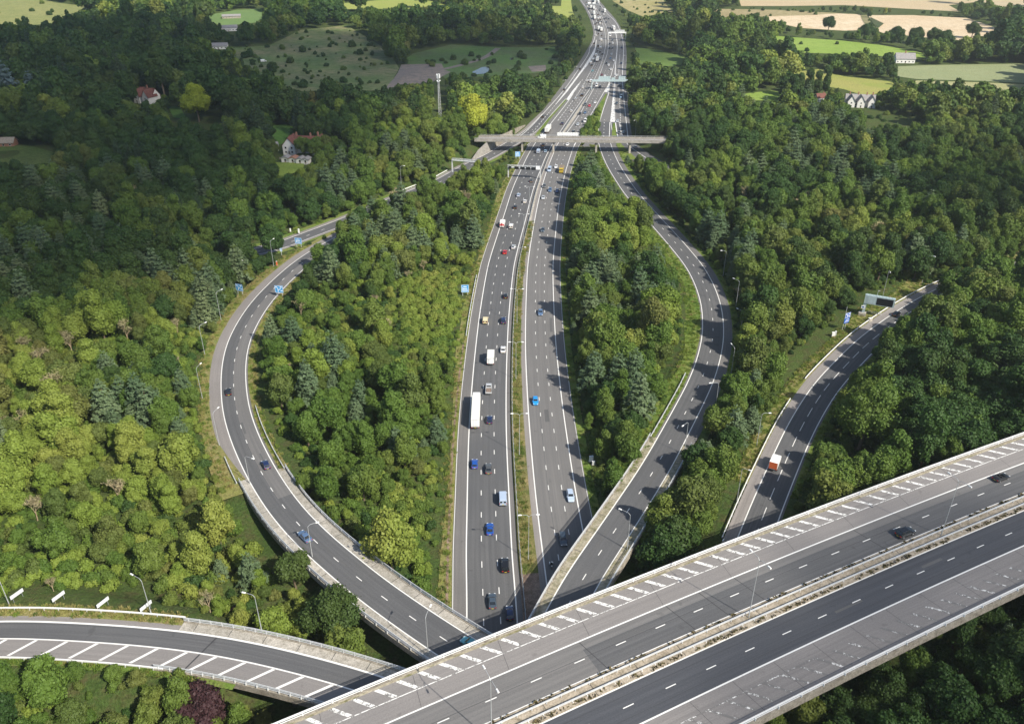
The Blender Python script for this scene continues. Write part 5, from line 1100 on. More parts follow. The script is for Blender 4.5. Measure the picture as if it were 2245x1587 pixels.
tufts(R5, lambda t: -7.4 - 4.5 * float(np.clip((t - 190) / 40, 0, 1)), -3.8, 95, R5.L - 20, 1500, (.5, .25, .25)); tufts(R5, 8.4, 10.4, 95, R5.L - 40, 300, (.4, .6, 0)); tufts(R7, -4.6, -1.7, 0, t7, 500, (.2, .2, .6)); tufts(R7, 9.8, 11.2, 0, t7 + 10, 250, (.4, .5, .1))
scatter('verge_tufts', 'long grass and weeds growing in tufts along the road verges', 'grass', tf, tk, True)
print('trees', len(T), 'rest', len(rest), 'undergrowth', len(its))
# ------------------------------------------------------------------ vehicles
def loft(mb, st, m=0):                                               # st: (x, half width, z low, z shoulder, z top, top width factor)
    i0 = len(mb.v)
    for x, w, zb, zs, zt, k in st:
        mb.v += [(x, -w * 0.96, zb), (x, w * 0.96, zb), (x, w, (zb + zs) / 2), (x, w, zs), (x, w * k, zt), (x, -w * k, zt), (x, -w, zs), (x, -w, (zb + zs) / 2)]
    n = 8
    for s in range(len(st) - 1):
        a = i0 + s * n
        for q in range(n): j = (q + 1) % n; mb.f.append((a + q, a + n + q, a + n + j, a + j)); mb.m.append(m)
    mb.f.append(tuple(range(i0 + n - 1, i0 - 1, -1))); mb.m.append(m); e = i0 + (len(st) - 1) * n; mb.f.append(tuple(range(e, e + n))); mb.m.append(m)
def wheel_mb(r, w):
    m = MB(); m.tube((0, -w / 2, 0), (0, w / 2, 0), r, r, 12, 0); m.tube((0, -w / 2 - .012, 0), (0, w / 2 + .012, 0), r * 0.62, r * 0.62, 10, 1); return m
CARS = {  # length, width, height, belt, bonnet z, cabin base rear/front x, roof rear/front x, boot z
 'hatchback': (4.15, 1.78, 1.48, 0.95, 0.9, -1.98, 0.95, -1.45, 0.15, 0.95),
 'saloon': (4.65, 1.82, 1.44, 0.93, 0.88, -1.75, 1.0, -0.95, 0.2, 0.98),
 'suv': (4.7, 1.92, 1.72, 1.1, 1.06, -2.2, 1.1, -1.85, 0.35, 1.05),
 'estate': (4.75, 1.83, 1.5, 0.95, 0.9, -2.25, 1.0, -1.85, 0.2, 0.95),
 'coupe': (4.4, 1.82, 1.33, 0.88, 0.84, -1.75, 0.75, -0.75, 0.0, 0.9),
 'convertible': (4.5, 1.84, 1.36, 0.9, 0.86, -1.2, 0.85, -0.7, 0.1, 0.95)}
def car_parts(kind):
    L, Wd, Ht, belt, bon, xb0, xb1, xr0, xr1, boot = CARS[kind]; h = L / 2; w = Wd / 2; out = []
    b = MB()
    loft(b, [(-h, w * .84, .38, .62, .72, .9), (-h + .1, w * .95, .27, .74, boot - .06, .9), (-h + .5, w, .24, .8, boot, .9), (xb0 + .25, w, .22, belt - .12, belt, .92), (0, w, .22, belt - .12, belt, .92),
             (xb1, w, .22, bon - .1, belt, .9), (xb1 + .25, w * .99, .22, bon - .12, bon, .86), (h - .45, w * .95, .24, bon - .2, bon - .1, .84), (h - .1, w * .86, .28, .6, bon - .22, .84), (h, w * .74, .36, .52, .58, .85)])
    tw = w * 0.74
    if kind != 'convertible':
        b.hexa([(xb0, -w * .9, belt - .01), (xb1, -w * .9, belt - .01), (xb1, w * .9, belt - .01), (xb0, w * .9, belt - .01), (xr0, -tw, Ht - .05), (xr1, -tw, Ht - .05), (xr1, tw, Ht - .05), (xr0, tw, Ht - .05)])
        loft(b, [(xr0 - .02, tw * .96, Ht - .06, Ht - .05, Ht - .03, .9), (xr0 + .3, tw * 1.01, Ht - .06, Ht - .03, Ht, .9), (xr1 - .3, tw * 1.01, Ht - .06, Ht - .03, Ht, .9), (xr1 + .02, tw * .96, Ht - .06, Ht - .05, Ht - .03, .9)])
    for s in (-1, 1): b.box((xb1 - .12, s * (w + .08), belt + .04), (.16, .2, .13))
    out.append(('body', b, ['paint']))
    def pane(p0, p1, p2, p3, off, a=0.06, c=0.14):
        p0, p1, p2, p3 = map(Vector, (p0, p1, p2, p3)); n = (p1 - p0).cross(p3 - p0).normalized() * off
        def q(s, t): return p0.lerp(p1, s).lerp(p3.lerp(p2, s), t) + n
        m = MB(); m.quad(q(a, c), q(1 - a, c), q(1 - a, 1 - c * .7), q(a, 1 - c * .7)); return m
    if kind != 'convertible':
        R0 = [(xb0, -w * .9, belt), (xb0, w * .9, belt), (xr0, tw, Ht - .05), (xr0, -tw, Ht - .05)]
        out.append(('rear_window', pane(R0[1], R0[0], R0[3], R0[2], .012), ['glass']))
        out.append(('side_window', pane((xb0, -w * .9, belt), (xb1, -w * .9, belt), (xr1, -tw, Ht - .05), (xr0, -tw, Ht - .05), .012, .05, .12), ['glass']))
        out.append(('side_window', pane((xb1, w * .9, belt), (xb0, w * .9, belt), (xr0, tw, Ht - .05), (xr1, tw, Ht - .05), .012, .05, .12), ['glass']))
    else:
        m = MB(); m.box((-.25, 0, belt), (1.5, Wd * .76, .06)); [m.box((-.55, s * .38, belt + .15), (.25, .5, .45)) for s in (-1, 1)]; m.box((-1.3, 0, belt + .06), (.55, Wd * .72, .12)); out.append(('cabin', m, ['trim']))
    out.append(('windscreen', pane((xb1, -w * .9, belt), (xb1, w * .9, belt), (xr1, tw, Ht - .05), (xr1, -tw, Ht - .05), .012), ['glass']))
    m = MB()
    for s in (-1, 1):
        m = MB(); m.box((h - .18, s * w * .66, bon - .25), (.28, .34, .13)); out.append(('headlight', m, ['headlamp']))
        m = MB(); m.box((-h + .07, s * w * .7, boot - .2), (.14, .34, .16)); out.append(('tail_light', m, ['red']))
    m = MB(); m.box((-h - .005, 0, .58), (.03, .52, .12)); out.append(('number_plate', m, ['plate_y']))
    r = .33 if kind != 'suv' else .37
    for sx in (-.3, .29):
        for s in (-1, 1): out.append(('wheel', wheel_mb(r, .22), ['tyre', 'rim'], (L * sx, s * (w - .1), r)))
    return out
def van_parts(L=5.3, Wd=1.98, Ht=2.25, nose=1.0):
    h, w = L / 2, Wd / 2; b = MB()
    loft(b, [(-h, w * .95, .35, Ht - .35, Ht - .08, .86), (-h + .15, w, .3, Ht - .3, Ht, .88), (h - nose - .75, w, .3, Ht - .3, Ht, .88), (h - nose - .55, w, .3, Ht - .45, Ht - .06, .86), (h - nose + .15, w, .3, 1.1, 1.28, .86), (h - .2, w * .95, .3, .85, 1.08, .84), (h, w * .84, .36, .7, .85, .85)])
    for s in (-1, 1): b.box((h - nose, s * (w + .1), 1.25), (.14, .22, .26))
    o = [('body', b, ['paint'])]
    m = MB(); m.quad((h - nose + .12, -w * .8, 1.34), (h - nose + .12, w * .8, 1.34), (h - nose - .54, w * .78, Ht - .1), (h - nose - .54, -w * .78, Ht - .1)); [m.v.__setitem__(i, (v[0] + .03, v[1], v[2] + .03)) for i, v in enumerate(m.v)]; o.append(('windscreen', m, ['glass']))
    for s in (-1, 1):
        m = MB(); m.box((h - nose - .55, s * (w + .005), 1.5), (.9, .02, .5)); o.append(('side_window', m, ['glass']))
        m = MB(); m.box((-h - .012, s * w * .48, Ht * .66), (.02, w * .62, .5)); o.append(('rear_window', m, ['glass']))
        m = MB(); m.box((-h - .01, s * w * .86, 1.05), (.04, .14, .4)); o.append(('tail_light', m, ['red']))
    m = MB(); m.box((-h - .03, 0, .45), (.12, Wd * .9, .16)); o.append(('rear_bumper', m, ['trim']))
    m = MB(); m.box((-h - .015, 0, .72), (.03, .52, .12)); o.append(('number_plate', m, ['plate_y']))
    for sx in (-.3, .31):
        for s in (-1, 1): o.append(('wheel', wheel_mb(.34, .24), ['tyre', 'rim'], (L * sx, s * (w - .12), .34)))
    return o
def cab_mb(x0, L, Wd, Ht, z0=.5):
    b = MB(); w = Wd / 2; loft(b, [(x0, w, z0, Ht - .4, Ht, .9), (x0 + L * .55, w, z0, Ht - .4, Ht, .9), (x0 + L * .9, w, z0, Ht - .7, Ht - .25, .88), (x0 + L, w * .95, z0, Ht * .5, Ht * .55, .92)])
    return b
def lorry_parts(trailer=13.6, Wd=2.55, Ht=4.0, mat='canvas', cabcol=True):
    h = (trailer + 2.6) / 2; w = Wd / 2; o = []; x0 = -h; x1 = -h + trailer
    m = MB(); loft(m, [(x0, w, 1.15, Ht - .06, Ht, .97), (x1, w, 1.15, Ht - .06, Ht, .97)]); m.box(((x0 + x1) / 2, 0, 1.05), (trailer, Wd * .8, .2), 1); o.append(('trailer', m, [mat, 'trim']))
    m = MB()
    for t in np.arange(x0 + 1.2, x1, 1.35): m.box((t, 0, Ht + .012), (.05, Wd * .96, .03))
    o.append(('roof_bows', m, [mat]))
    m = MB(); m.box((x0 - .02, 0, (Ht + 1.2) / 2), (.04, Wd * .96, Ht - 1.4)); o.append(('rear_door', m, ['whitebox'])); m = MB(); m.box((x0 - .04, 0, 1.02), (.1, Wd * .98, .24)); o.append(('rear_bumper', m, ['trim']))
    for s in (-1, 1): m = MB(); m.box((x0 - .1, s * w * .8, 1.02), (.05, .42, .16)); o.append(('tail_light', m, ['red']))
    m = MB(); [m.box((x0 - .05, y_, (Ht + 1.2) / 2), (.03, .04, Ht - 1.5)) for y_ in (-.5, -.02, .46)]; [m.box((x0 - .05, 0, z_), (.03, Wd * .9, .05)) for z_ in (1.5, Ht - .35)]; o.append(('door_bars', m, ['steel_dark']))
    m = MB(); m.box((x0 - .11, 0, .98), (.02, .52, .12)); o.append(('number_plate', m, ['plate_y']))
    b = cab_mb(x1 + .45, 2.15, 2.5, 3.75, .5); o.append(('cab', b, ['paint']))
    m = MB(); m.box((x1 + 2.5, 0, 2.35), (.12, 2.1, .85), 0, (1, .95)); o.append(('windscreen', m, ['glass']))
    for s in (-1, 1): m = MB(); m.box((x1 + 2.35, s * 1.42, 2.3), (.14, .25, .55)); o.append(('wing_mirror', m, ['trim']))
    for sx in (x0 + 1.6, x0 + 2.9, x0 + 4.2, x1 + .3, x1 + 1.9):
        for s in (-1, 1): o.append(('wheel', wheel_mb(.48, .32), ['tyre', 'rim'], (sx, s * (w - .2), .48)))
    return o
def boxtruck_parts(L=7.2, Wd=2.4, Ht=3.4, rear='whitebox', mat='canvas'):
    h = L / 2; w = Wd / 2; o = []; x1 = h - 1.75
    m = MB(); loft(m, [(-h, w, .9, Ht - .05, Ht, .97), (x1, w, .9, Ht - .05, Ht, .97)]); o.append(('cargo_box', m, [mat]))
    m = MB(); m.box((-h - .015, 0, (Ht + .95) / 2), (.03, Wd * .94, Ht - 1.1)); o.append(('rear_door', m, [rear])); m = MB(); m.box((-h - .05, 0, .7), (.16, Wd, .22)); o.append(('rear_bumper', m, ['trim']))
    for s in (-1, 1): m = MB(); m.box((-h - .06, s * w * .84, .95), (.05, .22, .2)); o.append(('tail_light', m, ['red']))
    o.append(('cab', cab_mb(x1 + .08, 1.68, 2.1, 2.45, .45), ['paint'])); m = MB(); m.box((h - .12, 0, 1.75), (.1, 1.8, .6)); o.append(('windscreen', m, ['glass']))
    for sx in (-h * .5, h - .9):
        for s in (-1, 1): o.append(('wheel', wheel_mb(.4, .28), ['tyre', 'rim'], (sx, s * (w - .16), .4)))
    return o
def flatbed_parts(load='load', bed='steel', L=5.6):
    h = L / 2; o = []; w = 1.0
    b = MB(); loft(b, [(.1, w * .98, .4, 1.6, 2.0, .85), (h - 1.5, w, .35, 1.6, 2.02, .86), (h - 1.0, w, .35, 1.05, 1.25, .86), (h, w * .9, .4, .8, .95, .85)]); o.append(('cab', b, ['paint']))
    m = MB(); m.quad((h - 1.02, -.8, 1.3), (h - 1.02, .8, 1.3), (h - 1.45, .78, 1.95), (h - 1.45, -.78, 1.95)); o.append(('windscreen', m, ['glass'])); m = MB(); m.box((.09, 0, 1.68), (.02, 1.4, .4)); o.append(('rear_window', m, ['glass']))
    m = MB(); m.box((-h / 2 - .02, 0, .72), (h + .02, 2.05, .12)); [m.box((-h / 2, s * 1.0, .95), (h - .1, .06, .45)) for s in (-1, 1)]; m.box((-h, 0, .95), (.06, 2.0, .45)); o.append(('load_bed', m, [bed]))
    m = MB(); m.box((-h / 2 + .15, 0, .95), (h - .7, 1.7, .34), 0, (.96, .92)); o.append(('load', m, [load]))
    m = MB(); m.box((-h - .05, 0, .55), (.1, 1.8, .14)); o.append(('rear_bumper', m, ['trim']))
    for sx in (-.3, .3):
        for s in (-1, 1): o.append(('wheel', wheel_mb(.35, .25), ['tyre', 'rim'], (L * sx, s * .85, .35)))
    return o
def recovery_parts():
    o = flatbed_parts('whitebox', 'whitebox', 8.2)
    m = MB(); m.box((-2.4, 0, 1.7), (1.4, 2.2, 1.7)); o.append(('winch_body', m, ['whitebox'])); m = MB(); m.box((-3.5, 0, 1.2), (1.0, 2.1, .9)); m.beam((-3.3, 0, 2.3), (-4.4, 0, 1.3), .3, .3); o.append(('crane', m, ['red']))
    m = MB(); m.box((-1.0, 0, 2.0), (1.3, 2.2, 2.0)); o.append(('locker', m, ['whitebox'])); return o
def tipper_parts():
    h = 4.0; o = []; m = MB(); m.box((-1.0, 0, 2.0), (5.4, 2.4, 1.5), 0, (1.05, 1.05)); o.append(('tipper_body', m, ['paint'])); m = MB(); m.box((-1.0, 0, 2.75), (4.9, 2.1, .14)); o.append(('load', m, ['load']))
    o.append(('cab', cab_mb(1.95, 2.0, 2.4, 3.0, .6), ['paint'])); m = MB(); m.box((3.85, 0, 2.0), (.1, 2.0, .75)); o.append(('windscreen', m, ['glass'])); m = MB(); m.box((0, 0, .95), (7.6, 1.2, .35)); o.append(('chassis', m, ['trim']))
    for sx in (-2.8, -1.5, 2.9):
        for s in (-1, 1): o.append(('wheel', wheel_mb(.48, .3), ['tyre', 'rim'], (sx, s * 1.02, .48)))
    return o
BUILD = {**{k: (lambda k=k: car_parts(k)) for k in CARS}, 'van': van_parts, 'small_van': lambda: van_parts(4.4, 1.85, 1.85, .95), 'lorry': lorry_parts, 'short_lorry': lambda: lorry_parts(9.0, 2.5, 3.8), 'box_truck': boxtruck_parts, 'red_backed_truck': lambda: boxtruck_parts(5.6, 2.3, 3.1, 'orange', 'whitebox'),
         'pickup_truck': flatbed_parts, 'recovery_truck': recovery_parts, 'tipper_truck': tipper_parts}
VP, VJ = {}, {}
def vproto(kind):
    if kind not in VP: VP[kind] = [(nm, mb.mesh(nm, mats), loc[0] if loc else None) for nm, mb, mats, *loc in BUILD[kind]()]
    return VP[kind]
def vjoined(kind):
    if kind not in VJ:
        mats, V_, F_, I_ = [], [], [], []
        for nm, mb, ms, *loc in BUILD[kind]():
            l = loc[0] if loc else (0, 0, 0); n = len(V_); V_ += [(a + l[0], b + l[1], c + l[2]) for a, b, c in mb.v]
            for m in ms:
                if m not in mats: mats.append(m)
            F_ += [tuple(i + n for i in f) for f in mb.f]; I_ += [mats.index(ms[min(k, len(ms) - 1)]) for k in mb.m]
        j = MB(); j.v, j.f, j.m = V_, F_, I_; VJ[kind] = j.mesh(kind, mats)
    return VJ[kind]
VNAME = {'small_van': 'van', 'short_lorry': 'lorry', 'red_backed_truck': 'box_truck', 'hatchback': 'hatchback_car', 'saloon': 'saloon_car', 'suv': 'suv', 'estate': 'estate_car', 'coupe': 'coupe_car', 'convertible': 'convertible_car'}
VCAT = {'van': 'van', 'small_van': 'van', 'lorry': 'lorry', 'short_lorry': 'lorry', 'box_truck': 'truck', 'red_backed_truck': 'truck', 'pickup_truck': 'pickup', 'recovery_truck': 'truck', 'tipper_truck': 'truck'}
def vehicle(kind, col, loc, ang, label, group, parts=True):
    nm = VNAME.get(kind, kind); cat = VCAT.get(kind, 'car')
    if not parts:
        o = bpy.data.objects.new(nm, vjoined(kind)); C.objects.link(o); o.location = loc; o.rotation_euler.z = ang; o.color = (*col, 1); return tag(o, label, cat, group)
    r = empty(nm, loc, ang, label, cat, group)
    for pn, me, l in vproto(kind):
        o = bpy.data.objects.new(pn, me); C.objects.link(o); o.parent = r; o.color = (*col, 1)
        if l: o.location = l
    return r
K = dict(black=(.012, .012, .014), navy=(.012, .025, .09), blue=(.015, .09, .4), bright=(.02, .3, .75), slate=(.06, .085, .115), grey=(.09, .095, .1), silver=(.5, .53, .56), white=(.8, .8, .79), cream=(.78, .68, .42), red=(.55, .015, .03), teal=(.12, .4, .45), steelb=(.1, .17, .3), darkred=(.16, .02, .03), lightb=(.25, .38, .52), yellow=(.5, .36, .03), ice=(.45, .55, .7))
def put(ln, u, v, kind, col, label, group, rev=False, z=0.0, parts=True, zz=None):
    up = {'lorry': 2.2, 'short_lorry': 2.1, 'box_truck': 1.8, 'red_backed_truck': 1.7, 'van': 1.15, 'small_van': 0.95, 'recovery_truck': 1.4, 'tipper_truck': 1.6, 'pickup_truck': 0.95}.get(kind, 0.7)
    p = P(u, v, z + up); t, o = ln.near(p.x, p.y); zl = float(np.interp(t, ln.s, ln.p[:, 2]))
    p = P(u, v, zl + up); t, o = ln.near(p.x, p.y); a = ln.ang(t) + (math.pi if rev else 0)
    p.z = zl + 0.015; return vehicle(kind, K[col], p, a, label, group, parts)
ga, gb = 'vehicles driving away on the motorway', 'vehicles coming this way on the motorway'
for u, v, k, c, lab in [(1079.5, 1316, 'saloon', 'slate', 'dark blue-grey car in the middle lane, just short of the flyover shadow'), (1117.6, 1342, 'hatchback', 'navy', 'navy hatchback in the right lane, half in the flyover shadow'), (1107.5, 1238, 'suv', 'black', 'large black car with a yellow rear plate in the right lane'),
    (1074, 1158, 'coupe', 'blue', 'blue car in the middle lane beside the double-armed lamp'), (1102.3, 1089, 'van', 'ice', 'pale silver van in the right lane beside the central reserve'), (1071, 1026, 'saloon', 'grey', 'dark grey car with bright roof edge beside a blue hatchback'),
    (1040.6, 1015.5, 'hatchback', 'blue', 'blue hatchback in the nearside lane, behind the long lorry'), (1073.3, 919, 'hatchback', 'navy', 'navy hatchback driving alongside the rear of the long lorry'), (1043.5, 897, 'lorry', 'white', 'long white articulated lorry in the nearside lane'),
    (1071.6, 851, 'pickup_truck', 'silver', 'silver flatbed pickup carrying a brown load'), (1076, 781, 'box_truck', 'white', 'white box truck in the middle lane beside a white coupe'), (1103, 765, 'coupe', 'white', 'white coupe with dark rear window near the central reserve'),
    (1064, 701, 'small_van', 'cream', 'cream coloured van in the nearside lane'), (1104, 702, 'suv', 'navy', 'dark blue car level with the cream van'), (1109, 648, 'hatchback', 'black', 'black hatchback near the double-armed lamp, above the dark blue car'),
    (1125.8, 540.7, 'saloon', 'silver', 'grey silver car in the right lane beside the red car'), (1107, 552, 'hatchback', 'red', 'bright red hatchback in the middle lane'), (1120.7, 495, 'small_van', 'white', 'small white van beside the recovery truck'), (1102.4, 488, 'recovery_truck', 'white', 'white recovery truck with red rear gear on the nearside'),
    (1129.8, 453.4, 'hatchback', 'black', 'black car in the middle lane, before the signal gantry'), (1150.8, 441, 'hatchback', 'white', 'white hatchback in the right lane before the signal gantry'), (1137, 427, 'saloon', 'ice', 'pale silver-blue saloon in the middle lane before the gantry'), (1165.3, 396, 'saloon', 'grey', 'dark car in the right lane right under the signal gantry'),
    (1180.4, 331, 'van', 'ice', 'light blue van in the overbridge shadow'), (1196, 331, 'saloon', 'lightb', 'light blue car in the overbridge shadow'), (1191, 317.5, 'saloon', 'black', 'black car just in front of the overbridge')]:
    put(R1, u, v, k, c, lab, ga, z=0)
for u, v, k, c, lab in [(1185, 684, 'saloon', 'steelb', 'blue-grey saloon coming towards us by the tree shadows'), (1173.8, 878, 'hatchback', 'bright', 'bright sky-blue hatchback coming towards us in the outside lane'), (1250.6, 1085.6, 'estate', 'ice', 'pale blue-silver estate car coming in the nearside lane'), (1234.5, 1180.7, 'estate', 'slate', 'dark blue-grey estate car about to pass under the ramp bridge'),
    (1190, 503.5, 'saloon', 'slate', 'dark car in a patch of tree shadow, coming towards us'), (1191, 432.6, 'saloon', 'silver', 'silver saloon in the outside lane coming towards us'), (1206, 416.4, 'estate', 'steelb', 'blue car in the middle lane coming towards us'), (1221.6, 418.6, 'hatchback', 'navy', 'dark blue car in the nearside lane close to the trees'), (1193, 407.6, 'hatchback', 'grey', 'dark grey car in the outside lane, just ahead of the blue car'),
    (1204.7, 370.8, 'van', 'ice', 'silver van coming from under the overbridge'), (1219, 365.7, 'hatchback', 'white', 'white hatchback between a silver van and a yellow truck'), (1231.3, 370.8, 'tipper_truck', 'yellow', 'yellow tipper truck close to the trees'), (1244, 316.5, 'saloon', 'white', 'white car coming out from below the overbridge')]:
    put(R2, u, v, k, c, lab, gb, True)
put(R3, 500.7, 858, 'hatchback', 'black', 'black hatchback in the bend of the left ramp', 'cars on the ramps')
put(R3, 582.5, 1017.5, 'hatchback', 'navy', 'dark blue car at the start of the left ramp bridge', 'cars on the ramps', z=5)
put(R3, 668, 1174.5, 'saloon', 'steelb', 'grey-blue saloon on the left ramp bridge below a lamp', 'cars on the ramps', z=7)
put(R3, 1030, 1409, 'hatchback', 'teal', 'pale turquoise car half hidden under the flyover', 'cars on the ramps', z=9)
put(R5, 1965.5, 687, 'saloon', 'black', 'black saloon passing the display gantry on the far ramp', 'cars on the ramps', z=3)
put(R5, 1700, 1011, 'red_backed_truck', 'white', 'white box truck with orange-red rear doors on the far ramp', None, z=3)
put(R6, 2195, 1045, 'convertible', 'black', 'black open convertible on the flyover, at the right edge', 'cars on the flyover', z=18)
put(R6, 1985, 1166.5, 'suv', 'black', 'black four-wheel-drive car on the flyover beside the median', 'cars on the flyover', z=18)
put(SLIP2, 1392.5, 322, 'saloon', 'silver', 'grey car below the right end of the overbridge', gb, True)
v_ = put(OB, 1188, 298.5, 'van', 'white', 'white van crossing the overbridge', None, z=7.6); tt, _ = OB.near(v_.location.x, v_.location.y); v_.location = OB.at(tt, -5.4, 1.25); v_.rotation_euler.z = OB.ang(tt) + math.pi
# traffic beyond the overbridge: a few pixels each, whole vehicles without separate parts
FARV = []
def fv(s, rev, org, sc, arr):
    for a in arr:
        X_, Y_, k, c = a; FARV.append((org[0] + X_ / sc, org[1] + Y_ / sc, k, c, rev))
fv('', False, (1160, 120), 7.936, [(240, 1075, 'hatchback', 'black'), (330, 1285, 'short_lorry', 'white'), (578, 1195, 'saloon', 'navy'), (733, 978, 'hatchback', 'white'), (810, 768, 'hatchback', 'silver'), (922, 705, 'suv', 'black'), (608, 608, 'hatchback', 'black'), (938, 570, 'hatchback', 'white'), (1018, 455, 'hatchback', 'white'), (1075, 455, 'van', 'white'), (1105, 280, 'saloon', 'teal'), (1095, 183, 'hatchback', 'black'), (1077, 135, 'van', 'white'), (1117, 85, 'van', 'white'), (1190, 75, 'short_lorry', 'white'), (1237, 90, 'saloon', 'slate'), (885, 245, 'hatchback', 'black'), (1165, 5, 'van', 'white')])
fv('', False, (1250, 0), 11.225, [(735, 1280, 'saloon', 'black'), (680, 1250, 'hatchback', 'slate'), (800, 1330, 'saloon', 'black'), (750, 1175, 'van', 'white'), (690, 1130, 'suv', 'black'), (595, 1065, 'hatchback', 'black'), (770, 985, 'van', 'white'), (775, 880, 'saloon', 'grey'), (700, 835, 'hatchback', 'black'), (645, 870, 'hatchback', 'white'), (705, 700, 'short_lorry', 'white'), (770, 725, 'short_lorry', 'white'), (735, 575, 'van', 'white'), (610, 600, 'hatchback', 'black'), (655, 565, 'saloon', 'grey'), (710, 550, 'hatchback', 'black'), (768, 545, 'saloon', 'black'), (740, 490, 'suv', 'black'), (690, 505, 'saloon', 'grey'), (690, 455, 'van', 'white'), (735, 440, 'van', 'white'), (605, 425, 'lorry', 'steelb'), (580, 490, 'saloon', 'navy'), (685, 365, 'hatchback', 'black'), (590, 325, 'short_lorry', 'white'), (590, 280, 'van', 'white'), (620, 240, 'van', 'white'), (580, 190, 'short_lorry', 'white'), (510, 175, 'short_lorry', 'white'), (415, 165, 'van', 'white'), (450, 245, 'saloon', 'black'), (455, 100, 'short_lorry', 'white'), (400, 60, 'saloon', 'grey'), (500, 110, 'hatchback', 'grey')])
fv('', True, (1250, 0), 11.225, [(985, 870, 'van', 'white'), (1040, 990, 'saloon', 'slate'), (975, 1080, 'saloon', 'black'), (1050, 1065, 'hatchback', 'white'), (965, 1185, 'hatchback', 'black'), (1040, 1185, 'saloon', 'grey'), (1270, 1175, 'saloon', 'navy'), (1020, 1335, 'saloon', 'silver'), (995, 1440, 'hatchback', 'steelb'), (1075, 1490, 'estate', 'white'), (1080, 685, 'short_lorry', 'white'), (1030, 740, 'saloon', 'black'), (985, 690, 'hatchback', 'grey'), (930, 690, 'saloon', 'black'), (890, 550, 'saloon', 'slate'), (945, 465, 'hatchback', 'black'), (885, 450, 'suv', 'grey'), (835, 470, 'saloon', 'black'), (825, 355, 'hatchback', 'white'), (810, 300, 'saloon', 'black'), (850, 262, 'short_lorry', 'white'), (735, 225, 'saloon', 'grey'), (715, 265, 'hatchback', 'black'), (740, 165, 'saloon', 'black'), (695, 95, 'van', 'white'), (655, 100, 'saloon', 'black'), (690, 50, 'short_lorry', 'white'), (555, 35, 'saloon', 'navy'), (600, 18, 'short_lorry', 'white')])
fv('', True, (1160, 120), 7.936, [(1420, 65, 'saloon', 'grey'), (1345, 150, 'hatchback', 'black'), (1385, 180, 'estate', 'white'), (1425, 252, 'saloon', 'white'), (1605, 150, 'hatchback', 'navy'), (1265, 350, 'saloon', 'darkred'), (1320, 370, 'hatchback', 'white'), (1520, 355, 'saloon', 'white'), (1585, 380, 'hatchback', 'white'), (1175, 530, 'van', 'white'), (1235, 557, 'saloon', 'black'), (1428, 542, 'suv', 'grey'), (1582, 540, 'suv', 'black'), (1605, 725, 'van', 'lightb'), (1523, 843, 'saloon', 'slate'), (1148, 830, 'saloon', 'white'), (1050, 885, 'hatchback', 'red'), (975, 867, 'suv', 'grey'), (975, 1005, 'saloon', 'steelb'), (880, 1027, 'hatchback', 'black'), (980, 1145, 'van', 'white'), (848, 1208, 'saloon', 'silver'), (765, 1355, 'suv', 'black'), (1540, 1155, 'hatchback', 'silver'), (1560, 1350, 'saloon', 'grey'), (1645, 1348, 'saloon', 'slate')])
CW = dict(black='black', navy='navy', blue='blue', bright='sky-blue', slate='dark slate', grey='grey', silver='silver', white='white', cream='cream', red='red', teal='teal', steelb='blue', darkred='dark red', lightb='light blue', yellow='yellow', ice='pale silver')
MARKS = [(300, 'just behind the overbridge'), (282, 'shortly after the overbridge'), (262, 'beside the leafy wedge between the carriageways'), (240, 'level with the tip of the grass wedge'), (215, 'a little before the sign gantry'), (192, 'right below the wide sign gantry'), (172, 'just past the wide sign gantry'), (150, 'between the two far gantries'), (132, 'before the cloud shadow edge'), (112, 'at the cloud shadow edge'), (90, 'short of the white far gantry'), (72, 'under the white far gantry'), (52, 'past the white far gantry'), (30, 'in the far bend of the motorway'), (10, 'where the motorway leaves the top edge')]
byk = {}
for u, v, k, c, rev in FARV:
    p = P(u, v, 0.7); t, o = (R2 if rev else R1).near(p.x, p.y)
    side = 'oncoming ' if rev else 'departing '
    o = abs(o); lane = 'outside lane' if o < 5 else 'middle lane' if o < 9 else 'nearside lane' if o < 14 else 'slip lane'
    m = sorted((abs(v - a), b) for a, b in MARKS)[0][1]
    lab = '%s%s %s in the %s, %s' % (side, CW[c], VNAME.get(k, k).replace('_', ' '), lane, m)
    put(R2 if rev else R1, u, v, k, c, lab, 'distant ' + ('oncoming' if rev else 'departing') + ' traffic beyond the overbridge', rev, parts=False)
# motorcyclist
mp = P(1209, 1238, 0.7); t, _ = R2.near(mp.x, mp.y); mp.z = 0.015; ma = R2.ang(t) + math.pi
mr = empty('motorcycle', mp, ma, 'black and white motorcycle in the shade beside the ramp bridge', 'motorcycle')
m = MB(); loft(m, [(-.95, .12, .55, .8, .9, .6), (-.4, .17, .5, .78, .82, .7), (.1, .2, .45, .9, 1.02, .6), (.55, .2, .5, .95, 1.1, .6), (.8, .12, .7, .95, 1.0, .6)]); b = m.build('body', 'trim', mr)
m = MB(); m.box((.72, 0, 1.0), (.2, .34, .3), 0, (.6, .8)); m.build('fairing', 'whitebox', mr); m = MB(); m.beam((.5, -.36, 1.1), (.5, .36, 1.1), .05, .05); m.build('handlebar', 'steel_dark', mr)
m = MB(); [m.box((-.7, s * .34, .68), (.5, .22, .38)) for s in (-1, 1)]; m.build('pannier', 'whitebox', mr)
for x in (-.68, .72): o = bpy.data.objects.new('wheel', wheel_mb(.32, .13).mesh('wheel', ['tyre', 'rim'])); C.objects.link(o); o.parent = mr; o.location = (x, 0, .32)
